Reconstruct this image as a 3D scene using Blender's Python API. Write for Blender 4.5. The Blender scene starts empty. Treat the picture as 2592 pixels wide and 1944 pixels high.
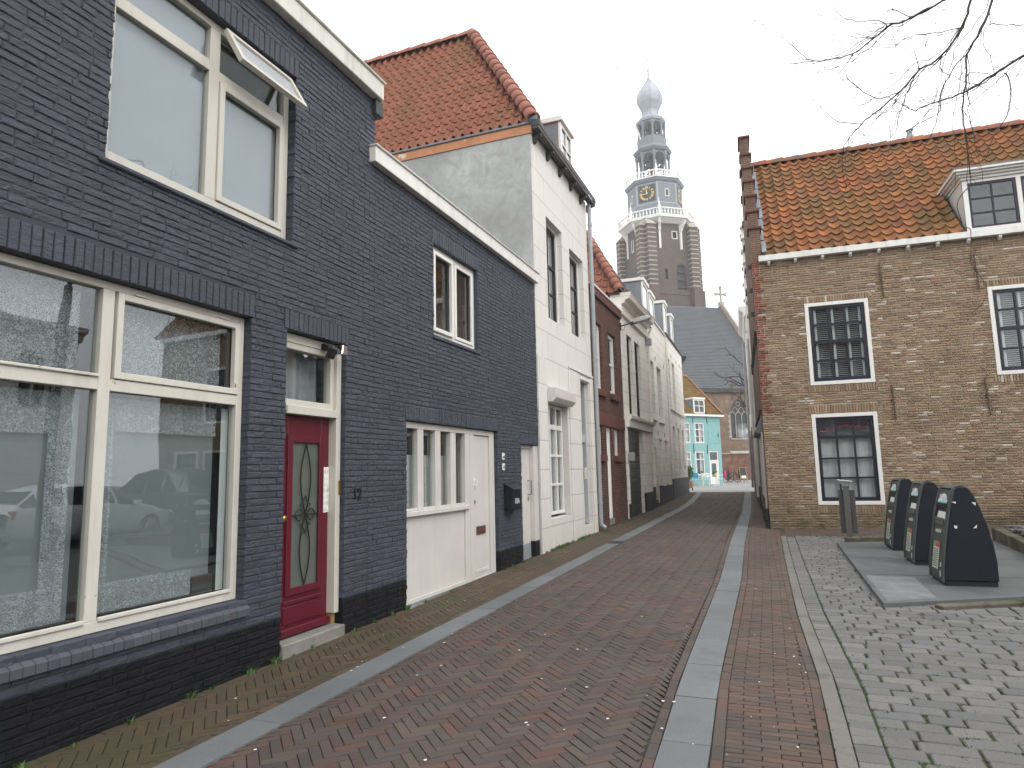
import bpy, math, random
from mathutils import Vector, Matrix, noise
rad = math.radians
rnd = random.Random(11)
sc = bpy.context.scene
col = sc.collection
OFF = {}

# ------------------------------------------------------------------ helpers
def sstep(t, a, b):
    t = min(1, max(0, (t - a) / (b - a))); return t * t * (3 - 2 * t)

def g(x, y):
    """height of the street surface: it climbs gently to a level square"""
    z = .0134 * (max(-12, min(y, 36)) - 5)
    return z + .025 * min(9, max(0, x - .5)) * sstep(y, 12.5, 17)

def lerp_tab(tab, y):
    if y <= tab[0][0]: return tab[0][1]
    for (a, b), (c, d) in zip(tab, tab[1:]):
        if y <= c: return b + (d - b) * (y - a) / (c - a)
    return tab[-1][1]

class Fr:
    """elevation frame: x along the facade, y inward, z up"""
    def __init__(s, ox, oy, rot, oz=0):
        s.o = Vector((ox, oy, oz)); s.rot = rot; s.M = Matrix.Translation(s.o) @ Matrix.Rotation(rot, 4, 'Z')
    def pt(s, p): return s.M @ Vector(p)
WORLD = Fr(0, 0, 0)

class MB:
    def __init__(s): s.v = []; s.f = []; s.m = []; s.mi = 0
    def add(s, vs, fs):
        n = len(s.v); s.v += [tuple(p) for p in vs]
        for f in fs: s.f.append(tuple(i + n for i in f)); s.m.append(s.mi)
    def quad(s, a, b, c, d): s.add((a, b, c, d), ((0, 1, 2, 3),))
    def box(s, x0, x1, y0, y1, z0, z1):
        s.add([(x, y, z) for z in (z0, z1) for y in (y0, y1) for x in (x0, x1)],
              ((0, 2, 3, 1), (4, 5, 7, 6), (0, 1, 5, 4), (1, 3, 7, 5), (3, 2, 6, 7), (2, 0, 4, 6)))
    def obox(s, M, sx, sy, sz):
        vs = [M @ Vector((x, y, z)) for z in (-sz, sz) for y in (-sy, sy) for x in (-sx, sx)]
        s.add(vs, ((0, 2, 3, 1), (4, 5, 7, 6), (0, 1, 5, 4), (1, 3, 7, 5), (3, 2, 6, 7), (2, 0, 4, 6)))
    def bar(s, a, b, w, d, up=(0, 0, 1)):
        a = Vector(a); b = Vector(b); z = (b - a); L = z.length; z.normalize()
        u = Vector(up)
        if abs(u.dot(z)) > .95: u = Vector((0, 1, 0))
        x = u.cross(z).normalized(); y = z.cross(x)
        M = Matrix((( x[0], y[0], z[0], (a[0]+b[0])/2), (x[1], y[1], z[1], (a[1]+b[1])/2), (x[2], y[2], z[2], (a[2]+b[2])/2), (0, 0, 0, 1)))
        s.obox(M, w / 2, d / 2, L / 2)
    def prism(s, pts, fn, a, b):
        """extrude the outline pts from depth a to depth b; fn(p, t) -> 3d"""
        n = len(pts)
        s.add([fn(p, a) for p in pts] + [fn(p, b) for p in pts],
              [tuple(range(n - 1, -1, -1)), tuple(range(n, 2 * n))] + [(i, (i + 1) % n, (i + 1) % n + n, i + n) for i in range(n)])
    def tube(s, pts, r, n=6, cap=True):
        pts = [Vector(p) for p in pts]; k = len(pts)
        rs = r if isinstance(r, (list, tuple)) else [r] * k
        vs = []; px = None
        for i, p in enumerate(pts):
            t = (pts[min(i + 1, k - 1)] - pts[max(i - 1, 0)])
            if t.length < 1e-9: t = Vector((0, 0, 1))
            t.normalize()
            if px is None:
                u = Vector((0, 0, 1)) if abs(t.z) < .9 else Vector((1, 0, 0))
                px = u.cross(t).normalized()
            else:
                px = px - t * px.dot(t)
                px = px.normalized() if px.length > 1e-6 else Vector((1, 0, 0))
            py = t.cross(px)
            for j in range(n):
                a = 2 * math.pi * j / n
                vs.append(p + (px * math.cos(a) + py * math.sin(a)) * rs[i])
        fs = [(i * n + j, i * n + (j + 1) % n, (i + 1) * n + (j + 1) % n, (i + 1) * n + j) for i in range(k - 1) for j in range(n)]
        if cap: fs += [tuple(range(n - 1, -1, -1)), tuple((k - 1) * n + j for j in range(n))]
        s.add(vs, fs)
    def lathe(s, prof, n, c=(0, 0), rot=0., cap=True):
        vs = [(c[0] + r * math.cos(rot + 2 * math.pi * j / n), c[1] + r * math.sin(rot + 2 * math.pi * j / n), z) for r, z in prof for j in range(n)]
        k = len(prof)
        fs = [(i * n + j, i * n + (j + 1) % n, (i + 1) * n + (j + 1) % n, (i + 1) * n + j) for i in range(k - 1) for j in range(n)]
        if cap: fs += [tuple(range(n - 1, -1, -1)), tuple((k - 1) * n + j for j in range(n))]
        s.add(vs, fs)
    def build(s, name, mats, parent=None, smooth=False, bevel=0, off=None):
        if off is None: off = OFF.get(parent.name, Vector((0, 0, 0))) if parent else Vector((0, 0, 0))
        off = Vector(off)
        me = bpy.data.meshes.new(name)
        me.from_pydata([(p[0] - off[0], p[1] - off[1], p[2] - off[2]) for p in s.v], [], s.f)
        for m in (mats if isinstance(mats, (list, tuple)) else [mats]): me.materials.append(m)
        if any(s.m): me.polygons.foreach_set('material_index', s.m)
        if smooth: me.polygons.foreach_set('use_smooth', [True] * len(me.polygons))
        me.update()
        o = bpy.data.objects.new(name, me); col.objects.link(o)
        if parent: o.parent = parent
        else: o.location = off
        OFF[o.name] = off
        if bevel:
            b = o.modifiers.new('bevel', 'BEVEL'); b.width = bevel; b.segments = 1; b.limit_method = 'ANGLE'
        return o

def tag(o, label=None, cat=None, group=None, kind=None):
    if label: o['label'] = label
    if cat: o['category'] = cat
    if group: o['group'] = group
    if kind: o['kind'] = kind
    return o
def thing(name, label, cat, fr=WORLD, at=(0, 0, 0), group=None):
    o = bpy.data.objects.new(name, None); col.objects.link(o)
    o.location = fr.pt(at); o.rotation_euler = (0, 0, fr.rot); o.empty_display_size = .3
    OFF[o.name] = Vector(at)
    return tag(o, label, cat, group)
def place(o, fr, at=(0, 0, 0)):
    o.location = fr.pt(at); o.rotation_euler = (0, 0, fr.rot); return o
def struct(name, mb, mat, **k): return tag(mb.build(name, mat, **k), kind='structure')
def copy_tree(o, parent=None):
    c = o.copy(); col.objects.link(c)
    if parent: c.parent = parent
    OFF[c.name] = OFF.get(o.name, Vector((0, 0, 0)))
    for ch in list(o.children): copy_tree(ch, c)
    return c
def text(name, s, size, mat, parent, loc, rot, ext=.004, off=None, align='CENTER'):
    cu = bpy.data.curves.new(name, 'FONT'); cu.body = s; cu.size = size; cu.extrude = ext; cu.align_x = align
    cu.materials.append(mat)
    tmp = bpy.data.objects.new(name, cu); me = bpy.data.meshes.new_from_object(tmp); bpy.data.objects.remove(tmp); me.name = name
    o = bpy.data.objects.new(name, me); col.objects.link(o); o.parent = parent
    o.location = Vector(loc) - OFF[parent.name]; o.rotation_euler = rot; return o

# ------------------------------------------------------------------ materials
def lin(r, gg, b):
    f = lambda c: (c / 255 / 12.92) if c / 255 <= .04045 else ((c / 255 + .055) / 1.055) ** 2.4
    return (f(r), f(gg), f(b), 1)
class NT:
    def __init__(s, name):
        s.m = bpy.data.materials.new(name); s.m.use_nodes = True; s.t = s.m.node_tree; s.t.nodes.clear()
        s.out = s.n('ShaderNodeOutputMaterial'); s.co = s.n('ShaderNodeTexCoord').outputs['Object']
    def n(s, ty, **kw):
        n = s.t.nodes.new(ty)
        for k, v in kw.items(): setattr(n, k, v)
        return n
    def l(s, a, b): s.t.links.new(a, b)
    def scaled(s, sx, sy, sz, src=None, loc=(0, 0, 0)):
        m = s.n('ShaderNodeMapping'); m.inputs['Scale'].default_value = (sx, sy, sz); m.inputs['Location'].default_value = loc
        s.l(src or s.co, m.inputs[0]); return m.outputs[0]
    def noise(s, scale, detail=3, rough=.55, vec=None, dist=0):
        n = s.n('ShaderNodeTexNoise'); n.inputs['Scale'].default_value = scale; n.inputs['Detail'].default_value = detail
        n.inputs['Roughness'].default_value = rough; n.inputs['Distortion'].default_value = dist
        s.l(vec or s.co, n.inputs['Vector']); return n.outputs['Fac']
    def rng(s, v, a, b, c=0., d=1.):
        m = s.n('ShaderNodeMapRange'); s.l(v, m.inputs[0])
        for i, q in enumerate((a, b, c, d)): m.inputs[i + 1].default_value = q
        return m.outputs[0]
    def math(s, op, a, b):
        m = s.n('ShaderNodeMath', operation=op)
        for i, q in enumerate((a, b)):
            if isinstance(q, (int, float)): m.inputs[i].default_value = q
            else: s.l(q, m.inputs[i])
        return m.outputs[0]
    def mix(s, f, a, b, blend='MIX'):
        m = s.n('ShaderNodeMix', data_type='RGBA', blend_type=blend)
        for sock, q in ((m.inputs[0], f), (m.inputs[6], a), (m.inputs[7], b)):
            if isinstance(q, (int, float, tuple)): sock.default_value = q
            else: s.l(q, sock)
        return m.outputs[2]
    def val(s, c, f):
        """multiply the colour by a grey factor"""
        cmb = s.n('ShaderNodeCombineColor')
        for i in range(3): s.l(f, cmb.inputs[i])
        return s.mix(1., c, cmb.outputs[0], 'MULTIPLY')
    def bump(s, h, strength, dist, prev=None):
        b = s.n('ShaderNodeBump'); b.inputs['Strength'].default_value = strength; b.inputs['Distance'].default_value = dist
        s.l(h, b.inputs['Height'])
        if prev: s.l(prev, b.inputs['Normal'])
        return b.outputs[0]
    def pbr(s, c, rough=.7, normal=None, metal=0, spec=.5, trans=0):
        p = s.n('ShaderNodeBsdfPrincipled')
        for k, q in (('Base Color', c), ('Roughness', rough), ('Metallic', metal), ('Specular IOR Level', spec), ('Transmission Weight', trans)):
            if isinstance(q, (int, float, tuple)): p.inputs[k].default_value = q
            else: s.l(q, p.inputs[k])
        if normal: s.l(normal, p.inputs['Normal'])
        s.l(p.outputs[0], s.out.inputs[0]); return s.m
def ramp(t, fac, cols, interp='CONSTANT'):
    r = t.n('ShaderNodeValToRGB'); e = r.color_ramp; e.interpolation = interp
    while len(e.elements) < len(cols): e.elements.new(.5)
    for i, c in enumerate(cols):
        e.elements[i].position = c[0]; e.elements[i].color = c[1]
    t.l(fac, r.inputs[0]); return r.outputs[0]

def foot(t, cc, colr, z0, z1, am):
    sp = t.n('ShaderNodeSeparateXYZ'); t.l(t.co, sp.inputs[0])
    h = t.math('ADD', sp.outputs[2], t.math('MULTIPLY', t.math('SUBTRACT', t.noise(1.6, 5, .6), .5), z1))
    return t.mix(t.math('MULTIPLY', t.rng(h, z0, z1, am, 0), t.rng(t.noise(6, 5, .65), .3, .6, .35, 1)), cc, colr)

def mk(name, c, rough=.6, var=.1, vs=2., bump=.0, bs=30., bd=.004, isl=0., cols=None, moss=None, streak=None, metal=0, spec=.4, grain=0., chips=None, low=None):
    """general painted / stone / wood surface.  cols: per-piece colours, moss: (colour, scale, lo, hi), streak: (colour, amount)"""
    t = NT(name); geo = None
    if cols:
        geo = t.n('ShaderNodeNewGeometry').outputs['Random Per Island']
        n = len(cols); cc = ramp(t, geo, [(i / n, q) for i, q in enumerate(cols)])
    else: cc = c
    if isl:
        geo = geo or t.n('ShaderNodeNewGeometry').outputs['Random Per Island']
        h = t.math('FRACT', t.math('MULTIPLY', geo, 37.7), 0)
        cc = t.val(cc, t.rng(h, 0, 1, 1 - isl, 1 + isl))
    if var: cc = t.val(cc, t.rng(t.noise(vs, 5, .6), .25, .75, 1 - var, 1 + var))
    if grain: cc = t.val(cc, t.rng(t.noise(130, 2, .6), .3, .7, 1 - grain, 1 + grain))
    if moss:
        mc, ms, lo, hi = moss
        cc = t.mix(t.rng(t.noise(ms, 6, .65), lo, hi), cc, mc)
    if streak:
        sc_, am = streak
        cc = t.mix(t.rng(t.noise(1., 4, .6, t.scaled(9, 9, .7)), .5, .8, 0, am), cc, sc_)
    if chips:
        cc = t.mix(t.rng(t.noise(chips[1], 6, .7), chips[2], chips[2] + .03), cc, chips[0])
    if low: cc = foot(t, cc, *low)
    nm = t.bump(t.noise(bs, 4, .6), bump, bd) if bump else None
    return t.pbr(cc, rough, nm, metal, spec)

def mk_brick(name, c1, c2, mortar, bw=.22, bh=.065, ms=.008, rough=.85, bump=.5, var=.25, vs=1.2, moss=None, mp=0.):
    t = NT(name)
    sp = t.n('ShaderNodeSeparateXYZ'); t.l(t.co, sp.inputs[0])
    cb = t.n('ShaderNodeCombineXYZ'); t.l(t.math('ADD', sp.outputs[0], sp.outputs[1]), cb.inputs[0]); t.l(sp.outputs[2], cb.inputs[1])
    b = t.n('ShaderNodeTexBrick'); t.l(cb.outputs[0], b.inputs['Vector'])
    b.inputs['Color1'].default_value = c1; b.inputs['Color2'].default_value = c2; b.inputs['Mortar'].default_value = mortar
    b.inputs['Scale'].default_value = 1; b.inputs['Mortar Size'].default_value = ms; b.inputs['Mortar Smooth'].default_value = .2
    b.inputs['Brick Width'].default_value = bw; b.inputs['Row Height'].default_value = bh; b.inputs['Bias'].default_value = mp
    cc = t.val(b.outputs['Color'], t.rng(t.noise(vs, 6, .65), .25, .75, 1 - var, 1 + var))
    cc = t.val(cc, t.rng(t.noise(9, 3, .6), .3, .7, .88, 1.12))
    if moss: cc = t.mix(t.rng(t.noise(moss[1], 6, .65), moss[2], moss[3]), cc, moss[0])
    nm = t.bump(t.math('SUBTRACT', 1, b.outputs['Fac']), bump, .01)
    nm = t.bump(t.noise(40, 3), .25, .004, nm)
    return t.pbr(cc, rough, nm, 0, .2)

def mk_plaster(name, c, bw=1.2, bh=.55, dark=.62, stain=.12, var=.05, stainc=None, low=None):
    """painted render with drawn block joints and weather streaks"""
    t = NT(name)
    sp = t.n('ShaderNodeSeparateXYZ'); t.l(t.co, sp.inputs[0])
    cb = t.n('ShaderNodeCombineXYZ'); t.l(t.math('ADD', sp.outputs[0], sp.outputs[1]), cb.inputs[0]); t.l(sp.outputs[2], cb.inputs[1])
    b = t.n('ShaderNodeTexBrick'); t.l(cb.outputs[0], b.inputs['Vector'])
    b.inputs['Color1'].default_value = c; b.inputs['Color2'].default_value = tuple(q * .985 for q in c[:3]) + (1,); b.inputs['Mortar'].default_value = tuple(q * dark for q in c[:3]) + (1,)
    b.inputs['Scale'].default_value = 1; b.inputs['Mortar Size'].default_value = .009; b.inputs['Mortar Smooth'].default_value = .2
    b.inputs['Brick Width'].default_value = bw; b.inputs['Row Height'].default_value = bh
    cc = t.val(b.outputs['Color'], t.rng(t.noise(.9, 6, .6), .25, .75, 1 - var, 1 + var))
    sc_ = stainc or (.25, .22, .18, 1)
    cc = t.mix(t.rng(t.noise(1., 5, .65, t.scaled(5, 5, .45)), .5, .85, 0, stain), cc, sc_)
    cc = t.mix(t.rng(t.noise(2.2, 7, .7), .56, .8, 0, stain * 1.3), cc, sc_)
    if low:
        z = t.rng(sp.outputs[2], low[1], low[2], 1, 0)
        cc = t.mix(t.math('MULTIPLY', z, t.rng(t.noise(3.5, 6, .7), .35, .65, .1, low[3])), cc, low[0])
    nm = t.bump(t.math('SUBTRACT', 1, b.outputs['Fac']), .6, .008)
    nm = t.bump(t.noise(60, 4, .6), .2, .004, nm)
    return t.pbr(cc, .75, nm, 0, .25)

def mk_glass(name, tint=(.87, .89, .89, 1), ior=1.55, wob=.04, boost=1.35):
    t = NT(name)
    nm = t.bump(t.noise(1.7, 2), wob, .02)
    lw = t.n('ShaderNodeLayerWeight'); lw.inputs[0].default_value = .5; t.l(nm, lw.inputs[1]); f0 = ((ior - 1) / (ior + 1)) ** 2
    fr = t.math('ADD', t.math('MULTIPLY', t.math('POWER', lw.outputs['Facing'], 5), 1 - f0), f0)
    tr = t.n('ShaderNodeBsdfTransparent'); tr.inputs[0].default_value = tint
    gl = t.n('ShaderNodeBsdfGlossy'); gl.inputs['Roughness'].default_value = .008; gl.inputs[0].default_value = (.95, .97, 1, 1); t.l(nm, gl.inputs['Normal'])
    mx = t.n('ShaderNodeMixShader'); t.l(t.math('MINIMUM', t.math('MULTIPLY', fr, boost), 1), mx.inputs[0]); t.l(tr.outputs[0], mx.inputs[1]); t.l(gl.outputs[0], mx.inputs[2])
    t.l(mx.outputs[0], t.out.inputs[0]); return t.m

def mk_lace(name):
    t = NT(name)
    v = t.n('ShaderNodeTexVoronoi', feature='DISTANCE_TO_EDGE'); v.inputs['Scale'].default_value = 62
    sp = t.n('ShaderNodeSeparateXYZ'); t.l(t.co, sp.inputs[0]); cb = t.n('ShaderNodeCombineXYZ'); t.l(sp.outputs[0], cb.inputs[0]); t.l(sp.outputs[2], cb.inputs[1])
    t.l(cb.outputs[0], v.inputs['Vector'])
    w = t.n('ShaderNodeTexVoronoi'); w.inputs['Scale'].default_value = 30; t.l(cb.outputs[0], w.inputs['Vector'])
    ring = t.math('ABSOLUTE', t.math('SUBTRACT', w.outputs['Distance'], .35), 0)
    a = t.math('MAXIMUM', t.rng(v.outputs['Distance'], .05, .12, 1, 0), t.rng(ring, .05, .09, 1, 0))
    a = t.math('MULTIPLY', t.math('MAXIMUM', a, .3), .8)
    d = t.n('ShaderNodeBsdfDiffuse'); d.inputs[0].default_value = (.60, .63, .66, 1); tl = t.n('ShaderNodeBsdfTransparent')
    mx = t.n('ShaderNodeMixShader'); t.l(a, mx.inputs[0]); t.l(tl.outputs[0], mx.inputs[1]); t.l(d.outputs[0], mx.inputs[2]); t.l(mx.outputs[0], t.out.inputs[0]); return t.m

def mk_bluepaint(name, c, isl=.07):
    t = NT(name)
    geo = t.n('ShaderNodeNewGeometry').outputs['Random Per Island']
    cc = t.val(c, t.rng(geo, 0, 1, 1 - isl, 1 + isl))
    cc = t.val(cc, t.rng(t.noise(1.1, 6, .65), .25, .75, .80, 1.16))
    cc = t.val(cc, t.rng(t.noise(1., 4, .6, t.scaled(6, 6, .5)), .35, .75, 1.05, .86))
    cc = t.mix(t.rng(t.noise(17, 5, .7), .70, .74, 0, .5), cc, (.13, .13, .14, 1))
    cc = t.mix(t.rng(t.noise(2.5, 7, .7), .62, .8, 0, .35), cc, tuple(q * 1.5 for q in c[:3]) + (1,))
    crease = t.noise(1., 5, .7, t.scaled(14, 14, 34), dist=1.2)
    nm = t.bump(crease, .8, .02)
    nm = t.bump(t.noise(55, 4, .65), .35, .006, nm)
    return t.pbr(cc, .55, nm, 0, .5 if c[2] > .03 else .22)
m_blue = mk_bluepaint('blue_grey_paint', (.050, .056, .080, 1))
m_black = mk_bluepaint('black_paint', (.0085, .009, .0115, 1))
m_bluemortar = mk('blue_joint_paint', (.037, .042, .060, 1), .6, .1, bump=.5, bs=60)
m_blackmortar = mk('black_joint_paint', (.008, .0085, .0105, 1), .7, .1, bump=.4, bs=60, spec=.2)
m_cream = mk('cream_window_paint', (.57, .545, .48, 1), .45, .06, 3, .25, 45, .003, streak=((.30, .27, .22, 1), .25))
m_creamold = mk('flaking_cream_paint', (.61, .585, .52, 1), .5, .06, 3, .4, 40, .004, streak=((.3, .26, .2, 1), .35), chips=((.28, .2, .13, 1), 9, .66))
m_white = mk('white_paint', (.76, .745, .71, 1), .42, .04, 3, .15, 40, .002)
m_offwhite = mk('off_white_paint', (.60, .575, .535, 1), .5, .07, 2.2, .3, 26, .003, streak=((.42, .39, .34, 1), .28))
m_fascia = mk('white_fascia_board', (.74, .73, .69, 1), .5, .06, 2, .2, 30, .003, streak=((.3, .29, .26, 1), .35))
m_fasciaold = mk('weathered_fascia_board', (.66, .65, .59, 1), .6, .1, 3, .4, 30, .004, streak=((.3, .3, .26, 1), .6), chips=((.2, .18, .15, 1), 7, .67))
m_red = mk('dark_red_paint', (.105, .0085, .019, 1), .36, .08, 2.5, .1, 35, .002)
m_iron = mk('black_iron', (.014, .014, .016, 1), .5, .1, bump=.2)
m_dark = mk('dark_interior', (.05, .05, .048, 1), .9, .2)
m_room = mk('room_wall', (.22, .21, .19, 1), .9, .2)
m_blind = mk('pale_blind', (.40, .44, .485, 1), .8, .05, 2)
m_curt = mk('white_net_curtain', (.82, .82, .82, 1), .9, .05, 2)
m_curtg = mk('grey_curtain', (.40, .40, .42, 1), .9, .1, 2)
m_lace = mk_lace('lace')
m_film = mk('milky_window_film', (.295, .325, .33, 1), .6, .1, 1.2)
m_filmdk = mk('grey_net', (.10, .105, .10, 1), .9, .1)
m_glass = mk_glass('window_glass')
m_shop = mk_glass('shop_glass', (.86, .89, .89, 1), 1.6, .05, 1.7)
m_frost = mk('frosted_door_glass', (.11, .12, .105, 1), .22, .12, 6, .4, 90, .003)
def mk_opal():
    t = NT('frosted_white_glass'); a = t.n('ShaderNodeBsdfTranslucent'); a.inputs[0].default_value = (.9, .92, .93, 1); d = t.n('ShaderNodeBsdfDiffuse'); d.inputs[0].default_value = (.8, .82, .84, 1)
    m = t.n('ShaderNodeMixShader'); m.inputs[0].default_value = .3; t.l(a.outputs[0], m.inputs[1]); t.l(d.outputs[0], m.inputs[2]); t.l(m.outputs[0], t.out.inputs[0]); return t.m
m_opal = mk_opal()
m_steel = mk('brushed_steel', (.25, .25, .245, 1), .42, .08, 4, metal=.9)
m_chrome = mk('polished_steel', (.75, .76, .77, 1), .15, .05, 4, metal=1)
m_brass = mk('brass', (.55, .36, .10, 1), .3, .1, metal=.9)
m_zinc = mk('grey_downpipe', (.33, .35, .37, 1), .5, .08, 3, metal=.2, streak=((.2, .2, .2, 1), .3))
m_lead = mk('lead_sheet', (.20, .22, .245, 1), .6, .2, 3, .3, 12, .01)
m_gutterdk = mk('dark_gutter', (.045, .047, .05, 1), .55, .15, 4)
m_stone = mk('threshold_stone', (.22, .21, .19, 1), .85, .2, 7, .6, 35, .008, moss=((.10, .10, .06, 1), 4, .55, .8))
m_wood = mk('bare_wood', (.32, .22, .09, 1), .8, .2, 8)
m_ink = mk('black_ink', (.02, .02, .02, 1), .6, 0)
m_navy = mk('dark_navy_body', (.0125, .0155, .023, 1), .5, .12, 3, .1, 80, .001, spec=.22, chips=((.05, .05, .05, 1), 16, .70))
m_binfront = mk('charcoal_front', (.066, .069, .07, 1), .5, .15, 5, .15, 60, .002, chips=((.2, .16, .1, 1), 11, .7))
m_sticker = mk('white_sticker', (.75, .76, .74, 1), .5, .03)
m_cyan = mk('cyan_sticker', (.18, .55, .62, 1), .5, .05)
m_redst = mk('red_sticker', (.6, .05, .05, 1), .5, .05)
m_green = mk('green_sticker', (.1, .4, .15, 1), .5, .05)
m_cement = (lambda t: t.pbr(t.mix(t.rng(t.noise(3.2, 8, .72, dist=.8), .35, .7, 0, .75), t.val((.43, .44, .43, 1), t.rng(t.noise(.8, 6, .6), .3, .7, .72, 1.22)), (.25, .25, .235, 1)), .85, t.bump(t.noise(25, 6, .7), .3, .01), 0, .2))(NT('patchy_cement_render'))
m_oldboard = mk('orange_primer_board', (.45, .20, .10, 1), .7, .2, 5, chips=((.6, .5, .42, 1), 3.2, .6))
m_whitewall = mk_plaster('white_render', (.70, .68, .635, 1), 1.35, .55, .66, .14, .05, low=((.42, .40, .34, 1), 0, 1.2, .5))
m_creamwall = mk_plaster('cream_render', (.87, .83, .76, 1), 1.0, .36, .68, .12, .05)
m_creamwall2 = mk_plaster('stained_cream_render', (.86, .825, .76, 1), 1.1, .34, .66, .22, .08, (.25, .22, .18, 1), low=((.25, .22, .19, 1), .6, 2.6, .7))
m_plinth = mk('tarred_plinth', (.022, .022, .023, 1), .7, .2, 3, .4, 20, .006)
m_brown = mk_brick('red_brown_brick', (.125, .050, .034, 1), (.060, .032, .026, 1), (.13, .10, .085, 1), .22, .068, .007, mp=-.1, var=.3)
m_brownband = mk('dark_red_lintel', (.115, .040, .030, 1), .75, .25, 4, .4, 30, .006)
m_oldbrick = mk('old_yellow_brown_brick', (1, 1, 1, 1), .9, .22, 1.1, .8, 55, .01, isl=.15, grain=.18,
    cols=[(0.298, 0.207, 0.126, 1), (0.262, 0.180, 0.113, 1), (0.324, 0.234, 0.149, 1), (0.226, 0.154, 0.096, 1), (0.306, 0.229, 0.154, 1), (0.253, 0.154, 0.107, 1), (0.333, 0.252, 0.162, 1), (0.252, 0.181, 0.103, 1), (0.298, 0.212, 0.130, 1), (0.239, 0.146, 0.096, 1), (0.323, 0.243, 0.163, 1), (0.280, 0.194, 0.116, 1), (0.243, 0.168, 0.104, 1), (0.288, 0.221, 0.121, 1), (0.290, 0.177, 0.116, 1), (0.297, 0.217, 0.140, 1), (0.271, 0.184, 0.123, 1), (0.215, 0.159, 0.110, 1), (0.298, 0.193, 0.131, 1), (0.278, 0.208, 0.136, 1), (0.271, 0.189, 0.118, 1), (0.307, 0.221, 0.145, 1), (0.252, 0.176, 0.113, 1), (0.288, 0.207, 0.131, 1), (0.315, 0.229, 0.149, 1), (0.261, 0.190, 0.123, 1), (0.487, 0.433, 0.375, 1)],
    moss=((.48, .43, .36, 1), 5.5, .64, .73), low=((.075, .068, .035, 1), -.1, .75, .85))
m_oldmortar = mk('old_lime_mortar', (.43, .355, .265, 1), .95, .25, 2, .8, 50, .01, moss=((.48, .44, .37, 1), 3.5, .6, .72), low=((.075, .068, .035, 1), -.1, .75, .85))
m_redquoin = mk('red_corner_brick', (.20, .05, .032, 1), .85, .2, 2, .6, 50, .006, isl=.25, cols=[(.23, .055, .033, 1), (.18, .045, .03, 1), (.25, .075, .05, 1), (.15, .05, .036, 1)])
def mk_tile(name, cols, moss, amt_lo, amt_hi, ms=1.6, isl=.21):
    t = NT(name)
    geo = t.n('ShaderNodeNewGeometry').outputs['Random Per Island']
    n = len(cols); cc = ramp(t, geo, [(i / n, q) for i, q in enumerate(cols)])
    cc = t.val(cc, t.rng(t.math('FRACT', t.math('MULTIPLY', geo, 53.3), 0), 0, 1, 1 - isl, 1 + isl))
    cc = t.val(cc, t.rng(t.noise(7, 6, .7), .25, .75, .7, 1.25))
    cc = t.mix(t.math('MULTIPLY', t.rng(t.noise(ms, 6, .6), amt_lo, amt_hi), t.rng(t.noise(14, 5, .7), .3, .62)), cc, moss)
    cc = t.mix(t.rng(t.noise(22, 6, .7), .66, .72, 0, .6), cc, (.36, .33, .26, 1))
    nm = t.bump(t.noise(60, 4, .6), .3, .004)
    return t.pbr(cc, .8, nm, 0, .25)
m_rtile = mk_tile('old_orange_pantile', [(0.287, 0.098, 0.036, 1), (0.256, 0.090, 0.035, 1), (0.317, 0.115, 0.043, 1), (0.226, 0.085, 0.036, 1), (0.299, 0.106, 0.040, 1), (0.201, 0.083, 0.041, 1)], (0.104, 0.094, 0.026, 1), .33, .66, .8)
m_ctile = mk_tile('red_pantile', [(0.239, 0.094, 0.059, 1), (0.228, 0.088, 0.056, 1), (0.249, 0.099, 0.062, 1), (0.233, 0.093, 0.056, 1)], (0.127, 0.090, 0.035, 1), .5, .75, 1.0, .08)
m_hip = mk('ridge_tile', (.30, .125, .09, 1), .75, .18, 5, .3, 40, .004, isl=.15)
m_grtile = mk_tile('brown_old_tile', [(.105, .075, .055, 1), (.085, .065, .05, 1), (.13, .085, .055, 1)], (.06, .06, .035, 1), .4, .7)
m_cafetile = mk_tile('mossy_brown_tile', [(.17, .09, .03, 1), (.14, .08, .03, 1), (.19, .10, .035, 1)], (.10, .085, .02, 1), .35, .65, 1.2)
m_turq = mk('turquoise_wall_paint', (.215, .40, .40, 1), .7, .08, 2, .3, 30, .004, streak=((.18, .36, .34, 1), .3))
m_turqd = mk('turquoise_dark', (.10, .33, .32, 1), .7, .08)
m_churchbrick = mk_brick('church_brick', (.185, .115, .075, 1), (.115, .078, .056, 1), (.20, .155, .115, 1), .25, .075, .01, var=.4, vs=.7, moss=((.30, .25, .19, 1), 1.1, .52, .75))
m_churchlow = mk_brick('church_low_brick', (.19, .068, .044, 1), (.13, .055, .04, 1), (.17, .12, .09, 1), .25, .075, .01, var=.4, vs=.7, moss=((.26, .19, .14, 1), 1.3, .52, .75))
m_towerbrick = mk_brick('tower_brick', (.105, .070, .055, 1), (.075, .055, .046, 1), (.12, .095, .08, 1), .3, .09, .01, var=.3, vs=.25, bump=.3)
m_slate = (lambda t: t.pbr(t.val(ramp(t, (lambda b: b)(t.noise(3, 2, vec=t.scaled(1.2, 1.2, 1.2))), [(0, (.066, .072, .080, 1)), (1, (.082, .088, .095, 1))], 'LINEAR'), t.rng(t.noise(1.2, 6, .65), .25, .75, .8, 1.2)), .55, t.bump(t.noise(1., 2, .5, t.scaled(3, 3, 12)), .5, .03), 0, .4))(NT('slate'))
m_sand = mk('tower_stone', (.33, .30, .26, 1), .85, .15, 2, .3, 20, .01)
m_towergrey = mk('blue_grey_cladding', (.145, .165, .185, 1), .6, .12, 1.2, .2, 8, .01)
m_towerlead = mk('lead_onion', (.30, .325, .35, 1), .5, .15, 1.2, .2, 6, .01)
m_gold = mk('gilding', (.75, .52, .14, 1), .35, .05, metal=.3)
m_clockblk = mk('clock_black', (.02, .022, .024, 1), .5, 0)
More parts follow.
